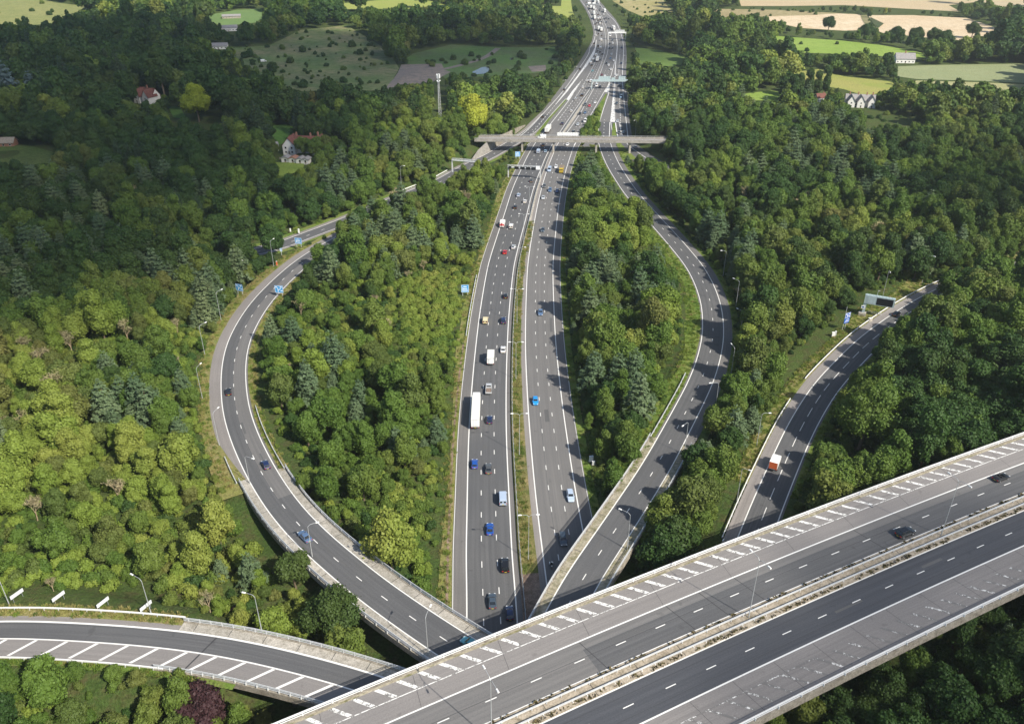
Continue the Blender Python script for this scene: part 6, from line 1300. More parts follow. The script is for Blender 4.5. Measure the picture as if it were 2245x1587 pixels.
def person_mesh(joints, edges, radii, mat):
    me = bpy.data.meshes.new('person'); me.from_pydata(joints, edges, []); me.materials.append(M[mat]); o = bpy.data.objects.new('person', me); C.objects.link(o)
    sk = o.modifiers.new('skin', 'SKIN'); me.skin_vertices[0].data[0].use_root = True
    for i, r in enumerate(radii): me.skin_vertices[0].data[i].radius = (r, r)
    o.modifiers.new('sub', 'SUBSURF').levels = 1; o.modifiers['sub'].render_levels = 1; return o
J = [(-.25, 0, .92), (-.18, 0, 1.18), (-.02, 0, 1.42), (.04, 0, 1.55), (.05, -.2, 1.4), (.05, .2, 1.4), (.22, -.3, 1.2), (.22, .3, 1.2), (.46, -.3, 1.12), (.46, .3, 1.12), (-.22, -.15, .88), (-.22, .15, .88), (.2, -.24, .82), (.2, .24, .82), (0, -.24, .45), (0, .24, .45), (.12, -.25, .4), (.12, .25, .4)]
pe = person_mesh(J, [(0, 1), (1, 2), (2, 3), (2, 4), (2, 5), (4, 6), (5, 7), (6, 8), (7, 9), (0, 10), (0, 11), (10, 12), (11, 13), (12, 14), (13, 15), (14, 16), (15, 17)], [.16, .17, .17, .07, .09, .09, .06, .06, .05, .05, .12, .12, .08, .08, .06, .06, .05, .05], 'trim')
pe.location = mp; pe.rotation_euler.z = ma; tag(pe, 'rider in dark clothes with a white helmet, sitting on the motorcycle', 'person')
me = finish('helmet', [quad_ball((0.07, 0, 1.7), (.16, .135, .15), 4)], M['whitebox'], np.random.default_rng(1)); o = bpy.data.objects.new('helmet', me); C.objects.link(o); o.parent = pe
# ------------------------------------------------------------------ lamp posts
def lamp(u, v, z, h, arms, lab, arm=2.0, grp='street lamps along the roads', z0=None, xy=None):
    p = P(u, v, z) if xy is None else Vector(xy)
    r = empty('street_lamp', p, 0, lab, 'street lamp', grp)
    m = MB(); m.tube((0, 0, -1.5), (0, 0, 1.4), .12, .11, 8); m.tube((0, 0, 1.4), (0, 0, h - .5), .085, .05, 8); m.build('pole', 'lamppole', r)
    for a in arms:
        d = V(math.cos(a), math.sin(a), 0); m = MB(); m.tube((0, 0, h - .6), tuple(d * .5 + V(0, 0, h - .1)), .06, .05, 6); m.tube(tuple(d * .5 + V(0, 0, h - .1)), tuple(d * arm + V(0, 0, h)), .05, .04, 6); m.build('arm', 'lamppole', r)
        m = MB(); q = d * (arm + .4); m.box((q.x, q.y, h), (.85, .3, .18), 0, (.8, .7), a); m.build('lamp_head', 'lamphead', r)
    return r
NRM6 = math.atan2(BN.y, BN.x)
for i, (s, o, lab) in enumerate([(8.5, 10, 'tall double-armed lamp on the flyover, its foot below the bottom edge'), (56.5, 10, 'tall double-armed lamp on the flyover median, in the middle of the three'), (107.8, 10, 'tall double-armed lamp on the flyover median beside the black car, farthest of the three')]):
    q = P(*[(1078, 1624), (1641, 1354), (2063, 1173.6)][i], 18); lamp(0, 0, 0, 15.2, [NRM6, NRM6 + math.pi], lab, 2.1, 'double lamps on the flyover', xy=tuple(q))
for i, (u, v) in enumerate([(1159.6, 1128), (1139, 906), (1131.3, 749.5), (1133.7, 633), (1140, 541.8), (1148.5, 469), (1161, 409)]):
    q = P(u, v, 14.0); q.z = 0; t, o = R1.near(q.x, q.y); a = R1.ang(t) + math.pi / 2
    lamp(0, 0, 0, 14.0, [a, a + math.pi], 'double-armed lamp in the reserve, %s' % ['beside the blue car, nearest to the flyover', 'level with the tail of the long lorry', 'beside the white box truck and white coupe', 'next to the black hatchback, level with the big blue sign', 'behind the red car', 'beside the recovery truck and small white van', 'short of the signal gantry'][i], 1.7, 'double lamps in the central reserve', xy=tuple(q))
def lamp_to(u, v, z, uh, vh, h, lab, grp):                             # foot and head both read off the photo
    p = P(u, v, z); q = P(uh, vh, z + h); d = q - p; a = math.atan2(d.y, d.x); return lamp(0, 0, 0, h, [a], lab, min(2.4, max(1.2, math.hypot(d.x, d.y))), grp, xy=tuple(p))
g3 = 'lamps along the left ramp'
for u, v, z, uh, vh, h, lab in [(684.9, 1220.7, 7.5, 691.6, 1145.5, 9.5, 'lamp on the left parapet of the left ramp bridge, beside the grey-blue saloon'), (548, 1060, 5.7, 559.6, 1007, 9, 'lamp at the start of the left ramp bridge'), (938.8, 1438, 9, 945.4, 1324, 11, 'lamp rising from the left ramp bridge beside the flyover'), (600, 582.3, 2, 600.8, 522.8, 11, 'tall lamp on the verge beside an orange post, at the ramp fork'),
        (531, 617, 2, 537, 573.4, 10, 'lamp at the wood edge behind the left blue sign'), (484.4, 700, 2.5, 484.4, 635, 11, 'lamp at the wood edge on the upper bend of the left ramp'), (449, 777, 3, 450, 707, 11, 'lamp at the wood edge where the left ramp bends most'), (444, 874, 3.5, 442.7, 794, 11, 'lamp on the outer verge of the left ramp, level with the black hatchback'), (481, 977, 4.5, 481, 890.8, 11, 'lamp on the outer verge of the left ramp, before its bridge')]: lamp_to(u, v, z, uh, vh, h, lab, g3)
for u, v, z, uh, vh, h, lab in [(332.4, 1347.7, 10, 290, 1259, 10, 'lamp behind the rightmost of the four white boards'), (574, 1382.8, 10, 538, 1299, 10, 'lamp behind the parapet of the hatched ramp bridge'), (20, 1324, 10, -22, 1240, 10, 'lamp at the left edge near the first white board')]: lamp_to(u, v, z, uh, vh, h, lab, 'lamps above the hatched ramp')
for u, v, z, uh, vh, h, lab in [(1393, 300, 0, 1389, 265, 11, 'lamp at the wood edge right behind the overbridge'), (1585.4, 604, .5, 1583.9, 549.4, 11, 'lamp at the wood edge on the upper bend of the right ramp'), (1613, 673, 1, 1607.5, 610, 11, 'lamp at the wood edge where the right ramp bends most'), (1621.7, 738, 2, 1616, 676, 10, 'lamp among trees just below the widest bend of the right ramp'), (1603.4, 815, 2.5, 1603.4, 753.5, 9, 'lamp rising from the trees on the lower bend of the right ramp'), (1567.5, 900, 3.5, 1560, 839, 10, 'lamp by the straight part of the right ramp, upper one'), (1501, 990, 5.5, 1489.4, 939, 10, 'lamp at the right parapet near the top of the ramp bridge'), (1376, 1195, 8, 1363, 1117, 9.5, 'lamp at the right parapet of the ramp bridge, lowest one'),
        (1465, 451.7, 0, 1460, 415.7, 9, 'lamp at the wood edge beside the upper right ramp'), (1550, 528, 0, 1542, 497, 8, 'lamp half hidden by trees above the right ramp')]: lamp_to(u, v, z, uh, vh, h, lab, 'lamps along the right ramp')
for u, v, z, uh, vh, h, lab in [(2021, 620, 3, 2046.5, 561.6, 12, 'lamp on the grassy verge right of the display gantry'), (1935.6, 648, 3, 1954, 602.8, 11, 'lamp standing behind the display gantry'), (1658.7, 976, 3, 1685, 905, 11, 'lamp on the verge left of the red-backed truck'), (2118, 582, 3, 2131, 530, 10, 'lamp on the far ramp verge near the right frame edge'), (1615, 1100, 3, 1641, 1029.5, 11, 'lamp on the verge of the far ramp, close to the flyover'), (1590, 1190, 3, 1587, 1181, 2.5, 'short post with a pale head at the flyover parapet')]: lamp_to(u, v, z, uh, vh, h, lab, 'lamps along the far ramp')
for i, (u, v) in enumerate([(880, 408), (1010, 345), (1375, 236), (1372, 150), (1258, 176), (1233, 208)]):
    lamp(u, v, 0, 11, [0.2 if u < 1300 else 3.0], 'slim lamp %s' % ['in the bank shrubs above the slip road', 'by the cantilever gantry at the slip road', 'on the right edge just before the wide sign gantry', 'on the right edge between the two far gantries', 'at the left edge by the pale chevron markings', 'at the left edge by the dark slip-lane car'][i], 1.8, 'lamps along the far motorway')
# ------------------------------------------------------------------ signs and gantries
def sign(u, v, z, wd, ht, lift, lab, mat='blue', yaw=0.0, posts=2, cat='road sign', mark=0, tilt=0.0, edge='letter'):
    p = P(u, v, z); r = empty('road_sign', p, yaw, lab, cat, 'blue direction signs' if mat in ('blue', 'darkblue') else None)
    m = MB(); m.box((0, 0, lift + ht / 2), (wd, .1, ht)); m.build('panel', mat, r)
    m = MB(); e = .1
    for s in (-1, 1): m.box((0, -.053, lift + ht / 2 + s * (ht / 2 - e)), (wd - .1, .012, .1)); m.box((s * (wd / 2 - e), -.053, lift + ht / 2), (.1, .012, ht - .3))
    m.build('border', edge, r)
    m = MB(); y = -.056; H0 = lift
    if mark == 0:                                                    # route arrow with side branches and blocks of lettering
        m.box((-wd * .12, y, H0 + ht * .42), (.2, .014, ht * .6)); m.beam((-wd * .12, y, H0 + ht * .3), (wd * .24, y, H0 + ht * .62), .014, .2)
        for k, (a, b) in enumerate(((.26, .8), (.3, .3), (-.3, .78))): m.box((wd * a, y, H0 + ht * b), (wd * .24, .014, ht * .11))
    else:
        for row in range(3): m.box((0, y, H0 + ht * (.25 + .25 * row)), (wd * (.72 - .14 * row), .014, ht * .1))
        m.box((-wd * .3, y, H0 + ht * .5), (.18, .014, ht * .45))
    m.build('lettering', 'letter', r)
    m = MB()
    for s in ((-1, 1) if posts == 2 else (0,)):
        m = MB(); m.box((s * wd * .33, .14, lift * .5 + ht * .4 - .4), (.16, .16, lift + ht * .8 + .8)); m.build('post', 'steel', r)
    return r
sign(527, 646, 1.8, 3.2, 2.9, 1.6, 'blue sign on the outer verge of the left ramp, at the wood edge', yaw=-.35)
sign(614, 651, 1.6, 3.3, 3.0, 1.8, 'blue sign on the inner side of the left ramp, facing the curve', yaw=-.1)
sign(655.8, 543, 1, 3.2, 2.8, 1.8, 'blue sign on the grass between the two forking roads', yaw=-.2, mark=1)
sign(617.4, 558, 1.2, 1.0, 1.5, 1.4, 'tiny blue marker sign on the grass of the fork', posts=1, mark=1)
sign(1020, 647, .3, 3.0, 3.2, 1.2, 'big square blue sign on the grass left of the hard shoulder', yaw=.05, mark=1)
sign(1135, 351, 0, 3.0, 3.0, 2.0, 'blue sign between the trees and the motorway, before the overbridge', yaw=.1, mark=1)
s5 = sign(1852, 722, 3, 2.6, 2.0, 4.6, 'two stacked dark blue panels on a slim pole by the far ramp', 'darkblue', .5, 1); 
m = MB(); m.box((0, 0, 3.5), (2.6, .1, 1.9)); m.build('panel', 'darkblue', s5); m = MB(); m.box((.3, -.056, 3.9), (1.4, .014, .2)); m.box((.3, -.056, 3.2), (1.4, .014, .2)); m.beam((-.9, -.056, 2.9), (-.2, -.056, 4.0), .014, .18); m.build('lettering', 'letter', s5); m = MB(); m.tube((-1.2, .1, -.3), (-1.2, .1, 9.2), .09, .07, 8); m.build('mast', 'steel', s5)
for i, (u, v) in enumerate([(41, 1313), (132, 1318), (229, 1331), (323, 1339)]):
    p = P(u, v, 9.8); r = empty('white_board', p, R(62), 'white curve board on short legs, %s' % ['leftmost of the four above the hatched ramp', 'second from left of four above the hatched ramp', 'third from left of four above the hatched ramp', 'rightmost of the four, beside a lamp post'][i], 'sign', 'white curve boards')
    m = MB(); m.box((0, 0, 1.5), (2.9, .08, .9)); m.build('panel', 'board', r)
    for s in (-1, 1): m = MB(); m.box((s * 1.0, .08, .75), (.1, .1, 2.5)); m.build('leg', 'steel_dark', r)
def truss(m, a, b, w, h):
    a, b = Vector(a), Vector(b); n = max(3, int((b - a).length / 2.4)); d = (b - a); s = Vector((-d.y, d.x, 0)).normalized() * w / 2
    for sg in (-1, 1):
        for z in (0, h): m.beam(a + s * sg + V(0, 0, z), b + s * sg + V(0, 0, z), .16, .16)
        for k in range(n):
            p, q = a.lerp(b, k / n), a.lerp(b, (k + 1) / n); m.beam(p + s * sg + V(0, 0, 0 if k % 2 else h), q + s * sg + V(0, 0, h if k % 2 else 0), .09, .09)
    for k in range(n + 1): p = a.lerp(b, k / n); m.beam(p + s + V(0, 0, h), p - s + V(0, 0, h), .09, .09); m.beam(p + s, p - s, .09, .09)
def gantry(lab, pa, pb, z, h, mat, legs, boxes=(), solid=False, name='gantry'):
    c = (pa + pb) / 2; c.z = 0; r = empty(name, c, 0, lab, 'gantry'); a = pa - c; b = pb - c; a.z = b.z = z
    m = MB()
    if solid: m.beam(a + V(0, 0, h / 2), b + V(0, 0, h / 2), 1.2, h)
    else:
        truss(m, a, b, 1.4, h); m.beam(a + V(0, 0, -.06), b + V(0, 0, -.06), 1.3, .06)
    m.build('beam', mat, r); d = (b - a); yaw = math.atan2(d.y, d.x)
    for f, zz in legs:
        p = a + d * f; m = MB(); m.box((p.x, p.y, (z + zz) / 2 - .3), (.6, .7, z - zz + .8 + (h if solid else 0)), 0, (1, 1), yaw); m.build('leg', mat, r)
    for f, w, zb, ht, mt, off, nm in boxes:
        p = a + d * f + Vector((math.sin(yaw), -math.cos(yaw), 0)) * off; m = MB(); m.box((p.x, p.y, zb + ht / 2), (w, .35, ht), 0, (1, 1), yaw)
        if mt == 'bluesteel' or mt == 'steel':
            for k in np.arange(-w / 2 + .2, w / 2, 1.3): q = p + Vector((math.cos(yaw), math.sin(yaw), 0)) * k - Vector((-math.sin(yaw), math.cos(yaw), 0)) * .25; m.box((q.x, q.y, zb + ht / 2), (.18, .2, ht + .1), 0, (1, 1), yaw)
        m.build(nm, mt, r)
    return r
pa, pb = P(1113, 389.5, 0), P(1185, 393, 0)
gantry('signal gantry over the departing lanes with a row of dark lane displays', pa, pb, 6.0, 1.1, 'steel', [(0.02, 0), (0.99, 0)], [(.08, 1.6, 5.4, 1.3, 'screen', .9, 'lane_display'), (.28, 2.4, 5.2, 1.5, 'screen', .9, 'lane_display'), (.46, 2.4, 5.2, 1.5, 'screen', .9, 'lane_display'), (.63, 2.4, 5.2, 1.5, 'screen', .9, 'lane_display'), (.79, 2.4, 5.2, 1.5, 'screen', .9, 'lane_display'), (.92, 2.0, 5.6, 1.9, 'letter', .95, 'white_panel')])
pa, pb = P(992, 377, 0), P(1050, 382, 0)
gantry('grey cantilever gantry reaching over the slip road from its left post', pa, pb, 6.8, 1.0, 'steel', [(0.0, 0)], [(.55, 4.0, 6.0, 1.6, 'steel_dark', -.9, 'sign_panel')])
pa, pb = P(1297, 197, 0), P(1378.5, 197, 0)
gantry('wide grey-blue sign gantry across the oncoming carriageway', pa, pb, 6.3, 1.4, 'bluesteel', [(0.0, 0), (0.985, 0), (1.0, 0)], [(.33, 9.5, 7.8, 2.5, 'bluesteel', -.5, 'sign_panel'), (.57, 3.0, 7.8, 1.5, 'bluesteel', -.5, 'sign_panel'), (.8, 5.6, 7.8, 2.5, 'bluesteel', -.5, 'sign_panel')], True)
pa, pb = P(1333, 87, 0), P(1372, 87, 0)
gantry('white far gantry across the oncoming carriageway, in sunlight', pa, pb, 6.3, 1.2, 'whitepaint', [(0.0, 0), (.98, 0)], [(.65, 10, 7.6, 2.0, 'steel', -.5, 'sign_panel')], True)
pa, pb = P(1286, 22, 0), P(1313, 22, 0)
gantry('dark distant gantry where the motorway bends out of sight', pa, pb, 6.3, 1.3, 'steel_dark', [(0.0, 0), (1, 0)], [(.2, 4, 7, 2, 'letter', -.5, 'sign_panel'), (.6, 4, 7, 2, 'letter', -.5, 'sign_panel')], True)
c0 = OB.near(P(1221, 300, 8).x, P(1221, 300, 8).y)[0]; c1 = OB.near(P(1268, 300, 8).x, P(1268, 300, 8).y)[0]
r = empty('sign_frame', OB.at((c0 + c1) / 2, -8.5, 0), OB.ang(c0), 'pale ribbed back of a long sign fixed to the far side of the overbridge', 'sign'); w = c1 - c0
m = MB(); m.box((0, 0, 2.9), (w, .2, 2.6)); m.build('panel', 'whitebox', r); 
for k in np.linspace(-w / 2 + .3, w / 2 - .3, 9): m = MB(); m.box((k, -.16, 2.9), (.2, .14, 2.7)); m.build('rib', 'steel', r)
for k in (-w * .3, w * .3): m = MB(); m.box((k, .2, .9), (.25, .25, 2.6)); m.build('bracket', 'steel', r)
# display gantry by the far ramp
vb = P(1891, 690, 3); r = empty('display_gantry', vb, R(-24), 'big grey cantilevered message board with a black unlit screen, by the far ramp', 'message board')
m = MB(); m.box((0, 0, 2.6), (1.0, .9, 8.2)); m.build('column', 'bluesteel', r); m = MB(); m.box((-.2, -.2, .45), (2.6, 2.0, 1.3)); m.build('base', 'concrete', r)
m = MB(); m.box((4.6, 0, 6.6), (10.2, 1.3, 3.4)); [m.box((4.6, .0, 8.32), (10.4, .16, .1)) for _ in (0,)]; [m.box((k, 0, 8.36), (.14, 1.3, .08)) for k in np.arange(0, 9.8, 1.1)]; m.build('housing', 'bluesteel', r)
m = MB(); m.box((6.4, -.67, 6.5), (5.6, .06, 2.7)); m.build('screen', 'screen', r); m = MB(); m.box((1.6, -.68, 6.6), (2.6, .05, 2.6)); m.build('pictogram_panel', 'bluesteel', r); m = MB(); m.tube((3.4, .2, 8.2), (3.4, .2, 10.4), .06, .05, 6); m.box((3.7, .2, 10.3), (.7, .16, .16)); m.build('camera_mast', 'steel', r)
m = MB(); m.box((-.4, -.7, 3.4), (1.3, .1, 1.2)); m.build('small_sign', 'letter', r); m = MB(); m.box((-.4, -.76, 3.4), (.7, .03, .5)); m.build('small_sign', 'darkblue', r)
m = MB(); [m.beam((1.5 + k, 1.6, .2 - .0), (1.5 + k, 1.6, 1.2), .08, .08) for k in (0, 1.6, 3.2, 4.8)]; m.beam((1.5, 1.6, 1.15), (6.3, 1.6, 1.15), .09, .09); m.beam((1.5, 1.6, .7), (6.3, 1.6, .7), .07, .07); m.build('guard_rail', 'whitepaint', r)
def cabinet(u, v, z, d, mat, lab, name='roadside_cabinet', lean=0):
    p = P(u, v, z); r = empty(name, p, random.uniform(-.4, .4), lab, 'cabinet' if 'cab' in name else 'post'); m = MB(); m.box((0, 0, d[2] / 2), d, 0, (.95, .95)); m.build('housing', mat, r); m = MB(); m.box((0, 0, .06), (d[0] * 1.3, d[1] * 1.3, .14)); m.build('plinth', 'concrete', r); m = MB(); m.box((0, 0, d[2] + .04), (d[0] * 1.08, d[1] * 1.08, .08)); m.build('cap', 'whitebox', r)
cabinet(1826, 737, 3, (1.0, .6, 1.5), 'whitebox', 'white roadside cabinet on the verge left of the stacked blue panels'); cabinet(1831, 736, 3, (.5, .5, 1.7), 'steel', 'slim grey cabinet beside the white one on the far ramp verge')
cabinet(1296, 1011, .2, (1.1, .6, 1.7), 'whitebox', 'white cabinet among shrubs beside the oncoming hard shoulder'); cabinet(1301, 1018, .2, (.8, .5, 1.1), 'steel', 'low grey cabinet among shrubs beside the oncoming hard shoulder')
cabinet(655.5, 511, .8, (.6, .4, 2.0), 'whitebox', 'tall white post cabinet behind the forking road'); cabinet(637, 508, .8, (.5, .4, 1.5), 'whitebox', 'shorter white post cabinet left of the tall one at the fork')
cabinet(607.4, 582, 2, (.5, .4, 1.8), 'orange', 'orange emergency telephone post on the left ramp verge', 'telephone_post'); cabinet(1907, 704, 3, (1.3, .8, 1.2), 'concrete', 'pale concrete block at the barrier by the display gantry')
# phone mast
mp_ = P(964.5, 262, 0); zt = float(H([mp_.x], [mp_.y])[0]); mp_.z = zt; r = empty('phone_mast', mp_, .3, 'tall lattice phone mast with white antennas above the trees', 'mast'); m = MB(); hh = 27.0
for k in range(3):
    a = 2.094 * k; m.beam((1.3 * math.cos(a), 1.3 * math.sin(a), -1), (.5 * math.cos(a), .5 * math.sin(a), hh), .14, .14)
    for q in range(12):
        f0, f1 = q / 12, (q + 1) / 12; r0 = 1.3 - .8 * f0; r1 = 1.3 - .8 * f1; a2 = a + 2.094; m.beam((r0 * math.cos(a), r0 * math.sin(a), f0 * hh), (r1 * math.cos(a2), r1 * math.sin(a2), f1 * hh), .07, .07); m.beam((r1 * math.cos(a), r1 * math.sin(a), f1 * hh), (r1 * math.cos(a2), r1 * math.sin(a2), f1 * hh), .06, .06)
m.build('lattice_tower', 'steel', r); m = MB(); m.box((0, 0, hh - 2.8), (1.6, 1.6, .2)); m.build('platform', 'steel', r)
for k in range(6): a = 1.047 * k; m = MB(); m.box((1.15 * math.cos(a), 1.15 * math.sin(a), hh + 1.0), (.4, .4, 2.9), 0, (1, 1), a); m.build('antenna', 'whitebox', r)
for k in range(2): m = MB(); m.tube((.9 * (1 - 2 * k), -.5, hh - 1.9), (.9 * (1 - 2 * k), -.9, hh - 1.9), .5, .45, 10); m.build('dish', 'whitebox', r)
# ------------------------------------------------------------------ houses
def gable(m, L, Wd, e, rh, over=.5, x=0, y=0, rz=0):                    # walls and roof prism of one wing
    pass
def house(name, u, v, rz, lab, wings, wallm='render', roofm='tilered', cat='house', grp=None, chim=(), sc=1.0):
    p = P(u, v, 0); z = float(H([p.x], [p.y])[0]); p = P(u, v, max(z, 0)); p.z = z; r = empty(name, p, rz, lab, cat, grp); r.scale = (sc, sc, sc)
    for x, y, L, Wd, e, rh, ax in wings:                                  # ax 0: ridge along x, 1: ridge along y
        w_ = MB(); w_.box((x, y, e / 2 - .3), (L, Wd, e + .6))
        ro = MB(); o = .5
        if ax == 0:
            w_.hexa([(x - L / 2, y - Wd / 2, e), (x + L / 2, y - Wd / 2, e), (x + L / 2, y + Wd / 2, e), (x - L / 2, y + Wd / 2, e), (x - L / 2, y - .01, e + rh - .1), (x + L / 2, y - .01, e + rh - .1), (x + L / 2, y + .01, e + rh - .1), (x - L / 2, y + .01, e + rh - .1)])
            for s in (-1, 1):
                a = [(x - L / 2 - o, y + s * (Wd / 2 + o), e - .35), (x + L / 2 + o, y + s * (Wd / 2 + o), e - .35), (x + L / 2 + o, y, e + rh), (x - L / 2 - o, y, e + rh)]
                b = [(q[0], q[1], q[2] + .22) for q in a]; ro.hexa(a + b)
            fy = y - Wd / 2 - .03; cols = max(2, int(L / 3.2)); fx = lambda k: x - L / 2 + L * (k + .5) / cols
        else:
            w_.hexa([(x - L / 2, y - Wd / 2, e), (x + L / 2, y - Wd / 2, e), (x + L / 2, y + Wd / 2, e), (x - L / 2, y + Wd / 2, e), (x - .01, y - Wd / 2, e + rh - .1), (x + .01, y - Wd / 2, e + rh - .1), (x + .01, y + Wd / 2, e + rh - .1), (x - .01, y + Wd / 2, e + rh - .1)])
            for s in (-1, 1):
                a = [(x + s * (L / 2 + o), y - Wd / 2 - o, e - .35), (x + s * (L / 2 + o), y + Wd / 2 + o, e - .35), (x, y + Wd / 2 + o, e + rh), (x, y - Wd / 2 - o, e + rh)]
                b = [(q[0], q[1], q[2] + .22) for q in a]; ro.hexa(a + b)
            fy = y - Wd / 2 - .03; cols = max(1, int(L / 3.2)); fx = lambda k: x - L / 2 + L * (k + .5) / cols
        w_.build('wall', wallm, r); ro.build('roof', roofm, r)
        for k in range(cols):
            for zf in ((1.5, 4.0) if e > 4.4 else (1.5,)):
                m = MB(); m.box((fx(k), fy, zf), (1.2, .06, 1.3)); f = m.build('window', 'whitebox', r); m = MB(); m.box((fx(k), fy - .035, zf), (1.0, .03, 1.1)); m.build('pane', 'glass', f)
        m = MB(); m.box((x + .1, fy - .01, 1.05), (1.0, .06, 2.1)); m.build('door', 'timber', r)
    for x, y, z in chim: m = MB(); m.box((x, y, z), (.9, .9, 2.6)); m.box((x, y, z + 1.45), (.6, .6, .4)); m.build('chimney', 'brick', r)
    return r
house('villa', 672, 334, R(-6), 'white villa with a long red tiled roof and chimneys, half hidden by trees', [(0, 2, 20, 8, 5.2, 4.0, 0), (-8.5, -.5, 7.5, 11, 5.2, 4.6, 1), (9, 0, 7, 10, 5.2, 4.8, 1)], chim=[(-6, 3, 9.6), (3, 2, 9.6), (7, 4, 9.8)])
house('outbuilding', 590, 331, R(20), 'grey-roofed low outbuilding left of the red-roofed villa', [(0, 0, 11, 6, 2.8, 2.2, 0)], 'render', 'slate', 'building')
for i, (u, v) in enumerate([(629, 354), (645, 355), (661, 356.5), (673, 357)]): house('garage', u, v, R(-6), 'white low-roofed garage by the lawn, %s' % ['leftmost of four', 'second from the left of four', 'third from the left of four', 'rightmost of four'][i], [(0, 0, 4.6 if i < 3 else 3.6, 5, 2.6, .7, 1)], 'render', 'slate' if i != 1 else 'brick', 'garage', 'garages below the villa')
house('gabled_house', 322, 224, R(-25), 'white gabled house with a steep dark red roof in the hillside wood', [(0, 3, 15, 8, 5, 5, 0), (-4, -1, 6, 9, 5, 5.2, 1), (5, -1, 6, 9, 5, 5.2, 1)], chim=[(0, 3, 10.5)])
house('cottage_terrace', 1884, 234, R(-12), 'row of white cottages with grey roofs, gables and tall chimneys', [(0, 4, 24, 8, 5, 4.6, 0), (-8, -1, 6, 9, 5, 4.8, 1), (0, -1, 6, 9, 5, 4.8, 1), (9, -1, 6, 9, 5, 4.8, 1)], 'render', 'slate', 'house', None, [(-9, 4, 10.2), (-2, 4, 10.2), (5, 4, 10.2), (10, 4, 10.2)], .85)
house('cottage', 1981, 137, R(-5), 'small white house with a grey roof between the meadows', [(0, 0, 17, 9, 4, 4.4, 0)], 'render', 'slate', chim=[(0, 0, 9)])
house('cottage', 1797, 222, R(10), 'red-roofed cottage peeping out left of the white cottages', [(0, 0, 10, 7, 4.4, 4, 0)], 'render', 'tilered', chim=[(3, 0, 8.4)], sc=.7)
house('farm_shed', 508, 40, R(15), 'dark low shed on the paddock at the top left', [(0, 0, 22, 9, 3, 1.5, 0)], 'timber', 'slate', 'shed'); house('farm_building', 501, 68, R(20), 'white farm building at the edge of the dark wood', [(0, 0, 20, 8, 4, 2.2, 0)], 'render', 'slate', 'building')
house('farm_building', 480, 107, R(8), 'white bungalow with a dark roof above the rough pasture', [(0, 0, 18, 8, 3.2, 2.4, 0)], 'render', 'slate', 'building'); house('cottage', 2236, 278, R(5), 'red-roofed house at the right edge behind the dark wood', [(0, 0, 16, 9, 4.6, 4, 0)], 'brick', 'tilered')
house('farm_building', 14, 320, R(5), 'low dark brown house behind the west lawn at the left edge', [(0, 0, 12, 7, 2.8, 2.4, 0)], 'brick', 'timber', 'building')
q = P(578, 136, 0); q.z = -.1; vehicle('van', K['white'], q, .4, 'white van parked on the rough pasture', None, True)
m = MB(); pts = [P(614, 357.5), P(640, 358.5), P(668, 360)]; fr = empty('garden_fence', P(640, 359, 0), 0, 'low wooden fence in front of the white garages', 'fence'); z = float(H([fr.location.x], [fr.location.y])[0]); fr.location.z = z
for a, b in zip(pts, pts[1:]): m.beam(a - fr.location + V(0, 0, .7 + z), b - fr.location + V(0, 0, .7 + z), .08, 1.3)
m.build('boards', 'timber', fr)
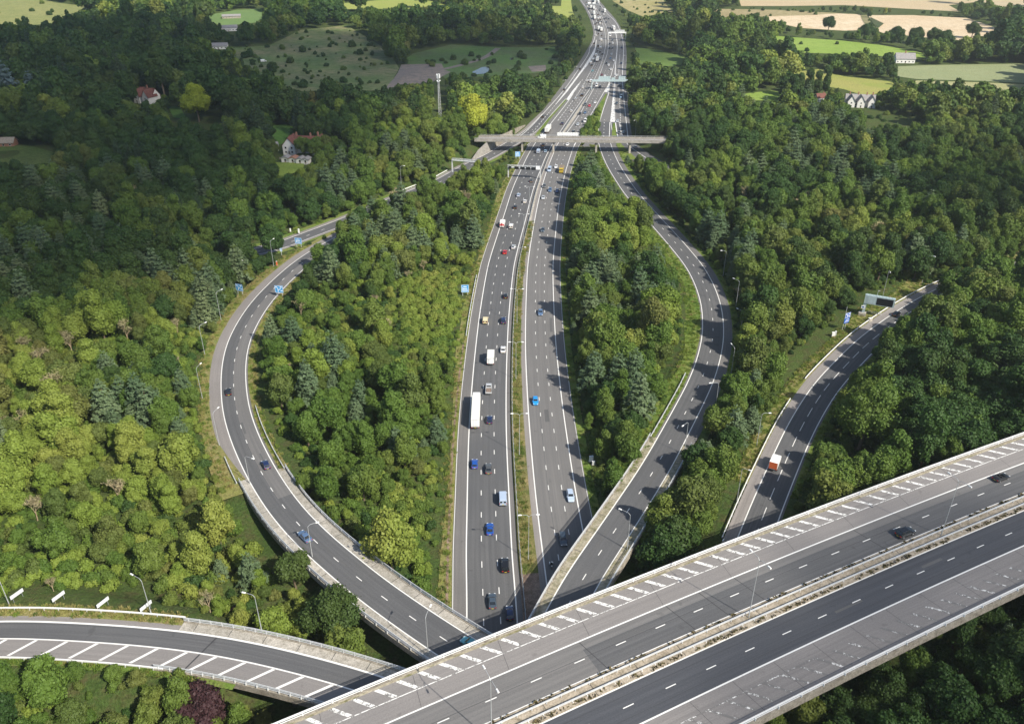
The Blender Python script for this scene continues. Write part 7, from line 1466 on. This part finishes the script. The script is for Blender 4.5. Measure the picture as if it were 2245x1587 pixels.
# ------------------------------------------------------------------ clouds in the sky (they throw the broad shadows) and the summer haze
def vol_mat(name, dens, col, aniso):
    m = bpy.data.materials.new(name); m.use_nodes = True; t = m.node_tree; t.nodes.clear(); out = t.nodes.new('ShaderNodeOutputMaterial')
    v = t.nodes.new('ShaderNodeVolumePrincipled'); v.inputs['Color'].default_value = (*col, 1); v.inputs['Density'].default_value = dens; v.inputs['Anisotropy'].default_value = aniso
    t.links.new(v.outputs[0], out.inputs['Volume']); return m
def cloud(px, alt, dens, T_, soft, seed, lab):                          # flat-based cumulus; px is the outline of the ground it shades
    rg = np.random.default_rng(seed); k = alt / SUN.z; off = np.array([SUN.x * k, SUN.y * k])
    poly = np.array([tuple(P(u, v, 0))[:2] for u, v in px]) + off; lo = poly.min(0) - 10; hi = poly.max(0) + 10; st = 18.0
    xs = np.arange(lo[0], hi[0] + st, st); ys = np.arange(lo[1], hi[1] + st, st); X_, Y_ = np.meshgrid(xs, ys)
    ins = poly_in([tuple(q) for q in poly], X_.ravel(), Y_.ravel()).reshape(X_.shape); d = np.full(X_.shape, 1e9)
    for i in range(len(poly)):
        a, b = poly[i], poly[(i + 1) % len(poly)]; e = b - a; t = np.clip(((X_ - a[0]) * e[0] + (Y_ - a[1]) * e[1]) / (e @ e), 0, 1)
        d = np.minimum(d, np.hypot(X_ - a[0] - t * e[0], Y_ - a[1] - t * e[1]))
    wob = sum(np.sin(X_ * f + p) * np.sin(Y_ * f * 1.2 + q) * w for f, p, q, w in ((.021, *rg.uniform(0, 6, 2), 14), (.05, *rg.uniform(0, 6, 2), 9)))
    d = np.where(ins, d, -d) + wob; t = T_ * np.clip(d / soft, 0, 1) ** 0.85
    lump = 1 + 0.35 * np.sin(X_ * .06) * np.sin(Y_ * .055) + 0.2 * np.sin(X_ * .13 + 2) * np.sin(Y_ * .12)
    ny_, nx_ = X_.shape; use = t > 0; c = use[:-1, :-1] | use[1:, :-1] | use[:-1, 1:] | use[1:, 1:]
    top = np.stack([X_, Y_, alt + t * lump * .8], 2).reshape(-1, 3); bot = np.stack([X_, Y_, alt - t * .2 - .01], 2).reshape(-1, 3); id_ = np.arange(nx_ * ny_).reshape(ny_, nx_)
    f = np.stack([id_[:-1, :-1][c], id_[:-1, 1:][c], id_[1:, 1:][c], id_[1:, :-1][c]], 1); n = nx_ * ny_
    o = bpy.data.objects.new('cloud', np_mesh('cloud', np.concatenate([top, bot]), np.concatenate([f, f[:, ::-1] + n]), [vol_mat('cloud_vapour_%d' % seed, dens, (1, 1, 1), 0.4)])); C.objects.link(o); tag(o, kind='structure')
cloud([(-400, 120), (0, 75), (420, 55), (560, 60), (640, 40), (780, 72), (1000, 62), (1150, 78), (1270, 98), (1335, 96), (1400, 88), (1470, 84), (1570, 92), (1590, 118), (1500, 140), (1400, 148), (1340, 152), (1240, 172), (1100, 205), (960, 235), (900, 300), (800, 385), (730, 440), (650, 520), (560, 625), (475, 690), (330, 745), (130, 790), (-300, 830)], 760, 0.021, 60, 70, 3, '')
cloud([(2040, 330), (2400, 320), (2500, 540), (2240, 560), (2060, 545), (1960, 500), (1930, 420)], 820, 0.016, 45, 60, 5, '')
cloud([(1560, 1587), (1700, 1330), (1850, 1180), (2060, 1110), (2400, 1010), (2700, 1200), (2700, 1900), (1500, 1900)], 700, 0.016, 45, 22, 8, '')
hz = MB(); hz.box((0, 1550, 71), (7600, 5400, 150)); o = hz.build('haze', vol_mat('summer_haze', 0.00008, (0.84, 0.92, 1.0), 0.3)); tag(o, kind='stuff')
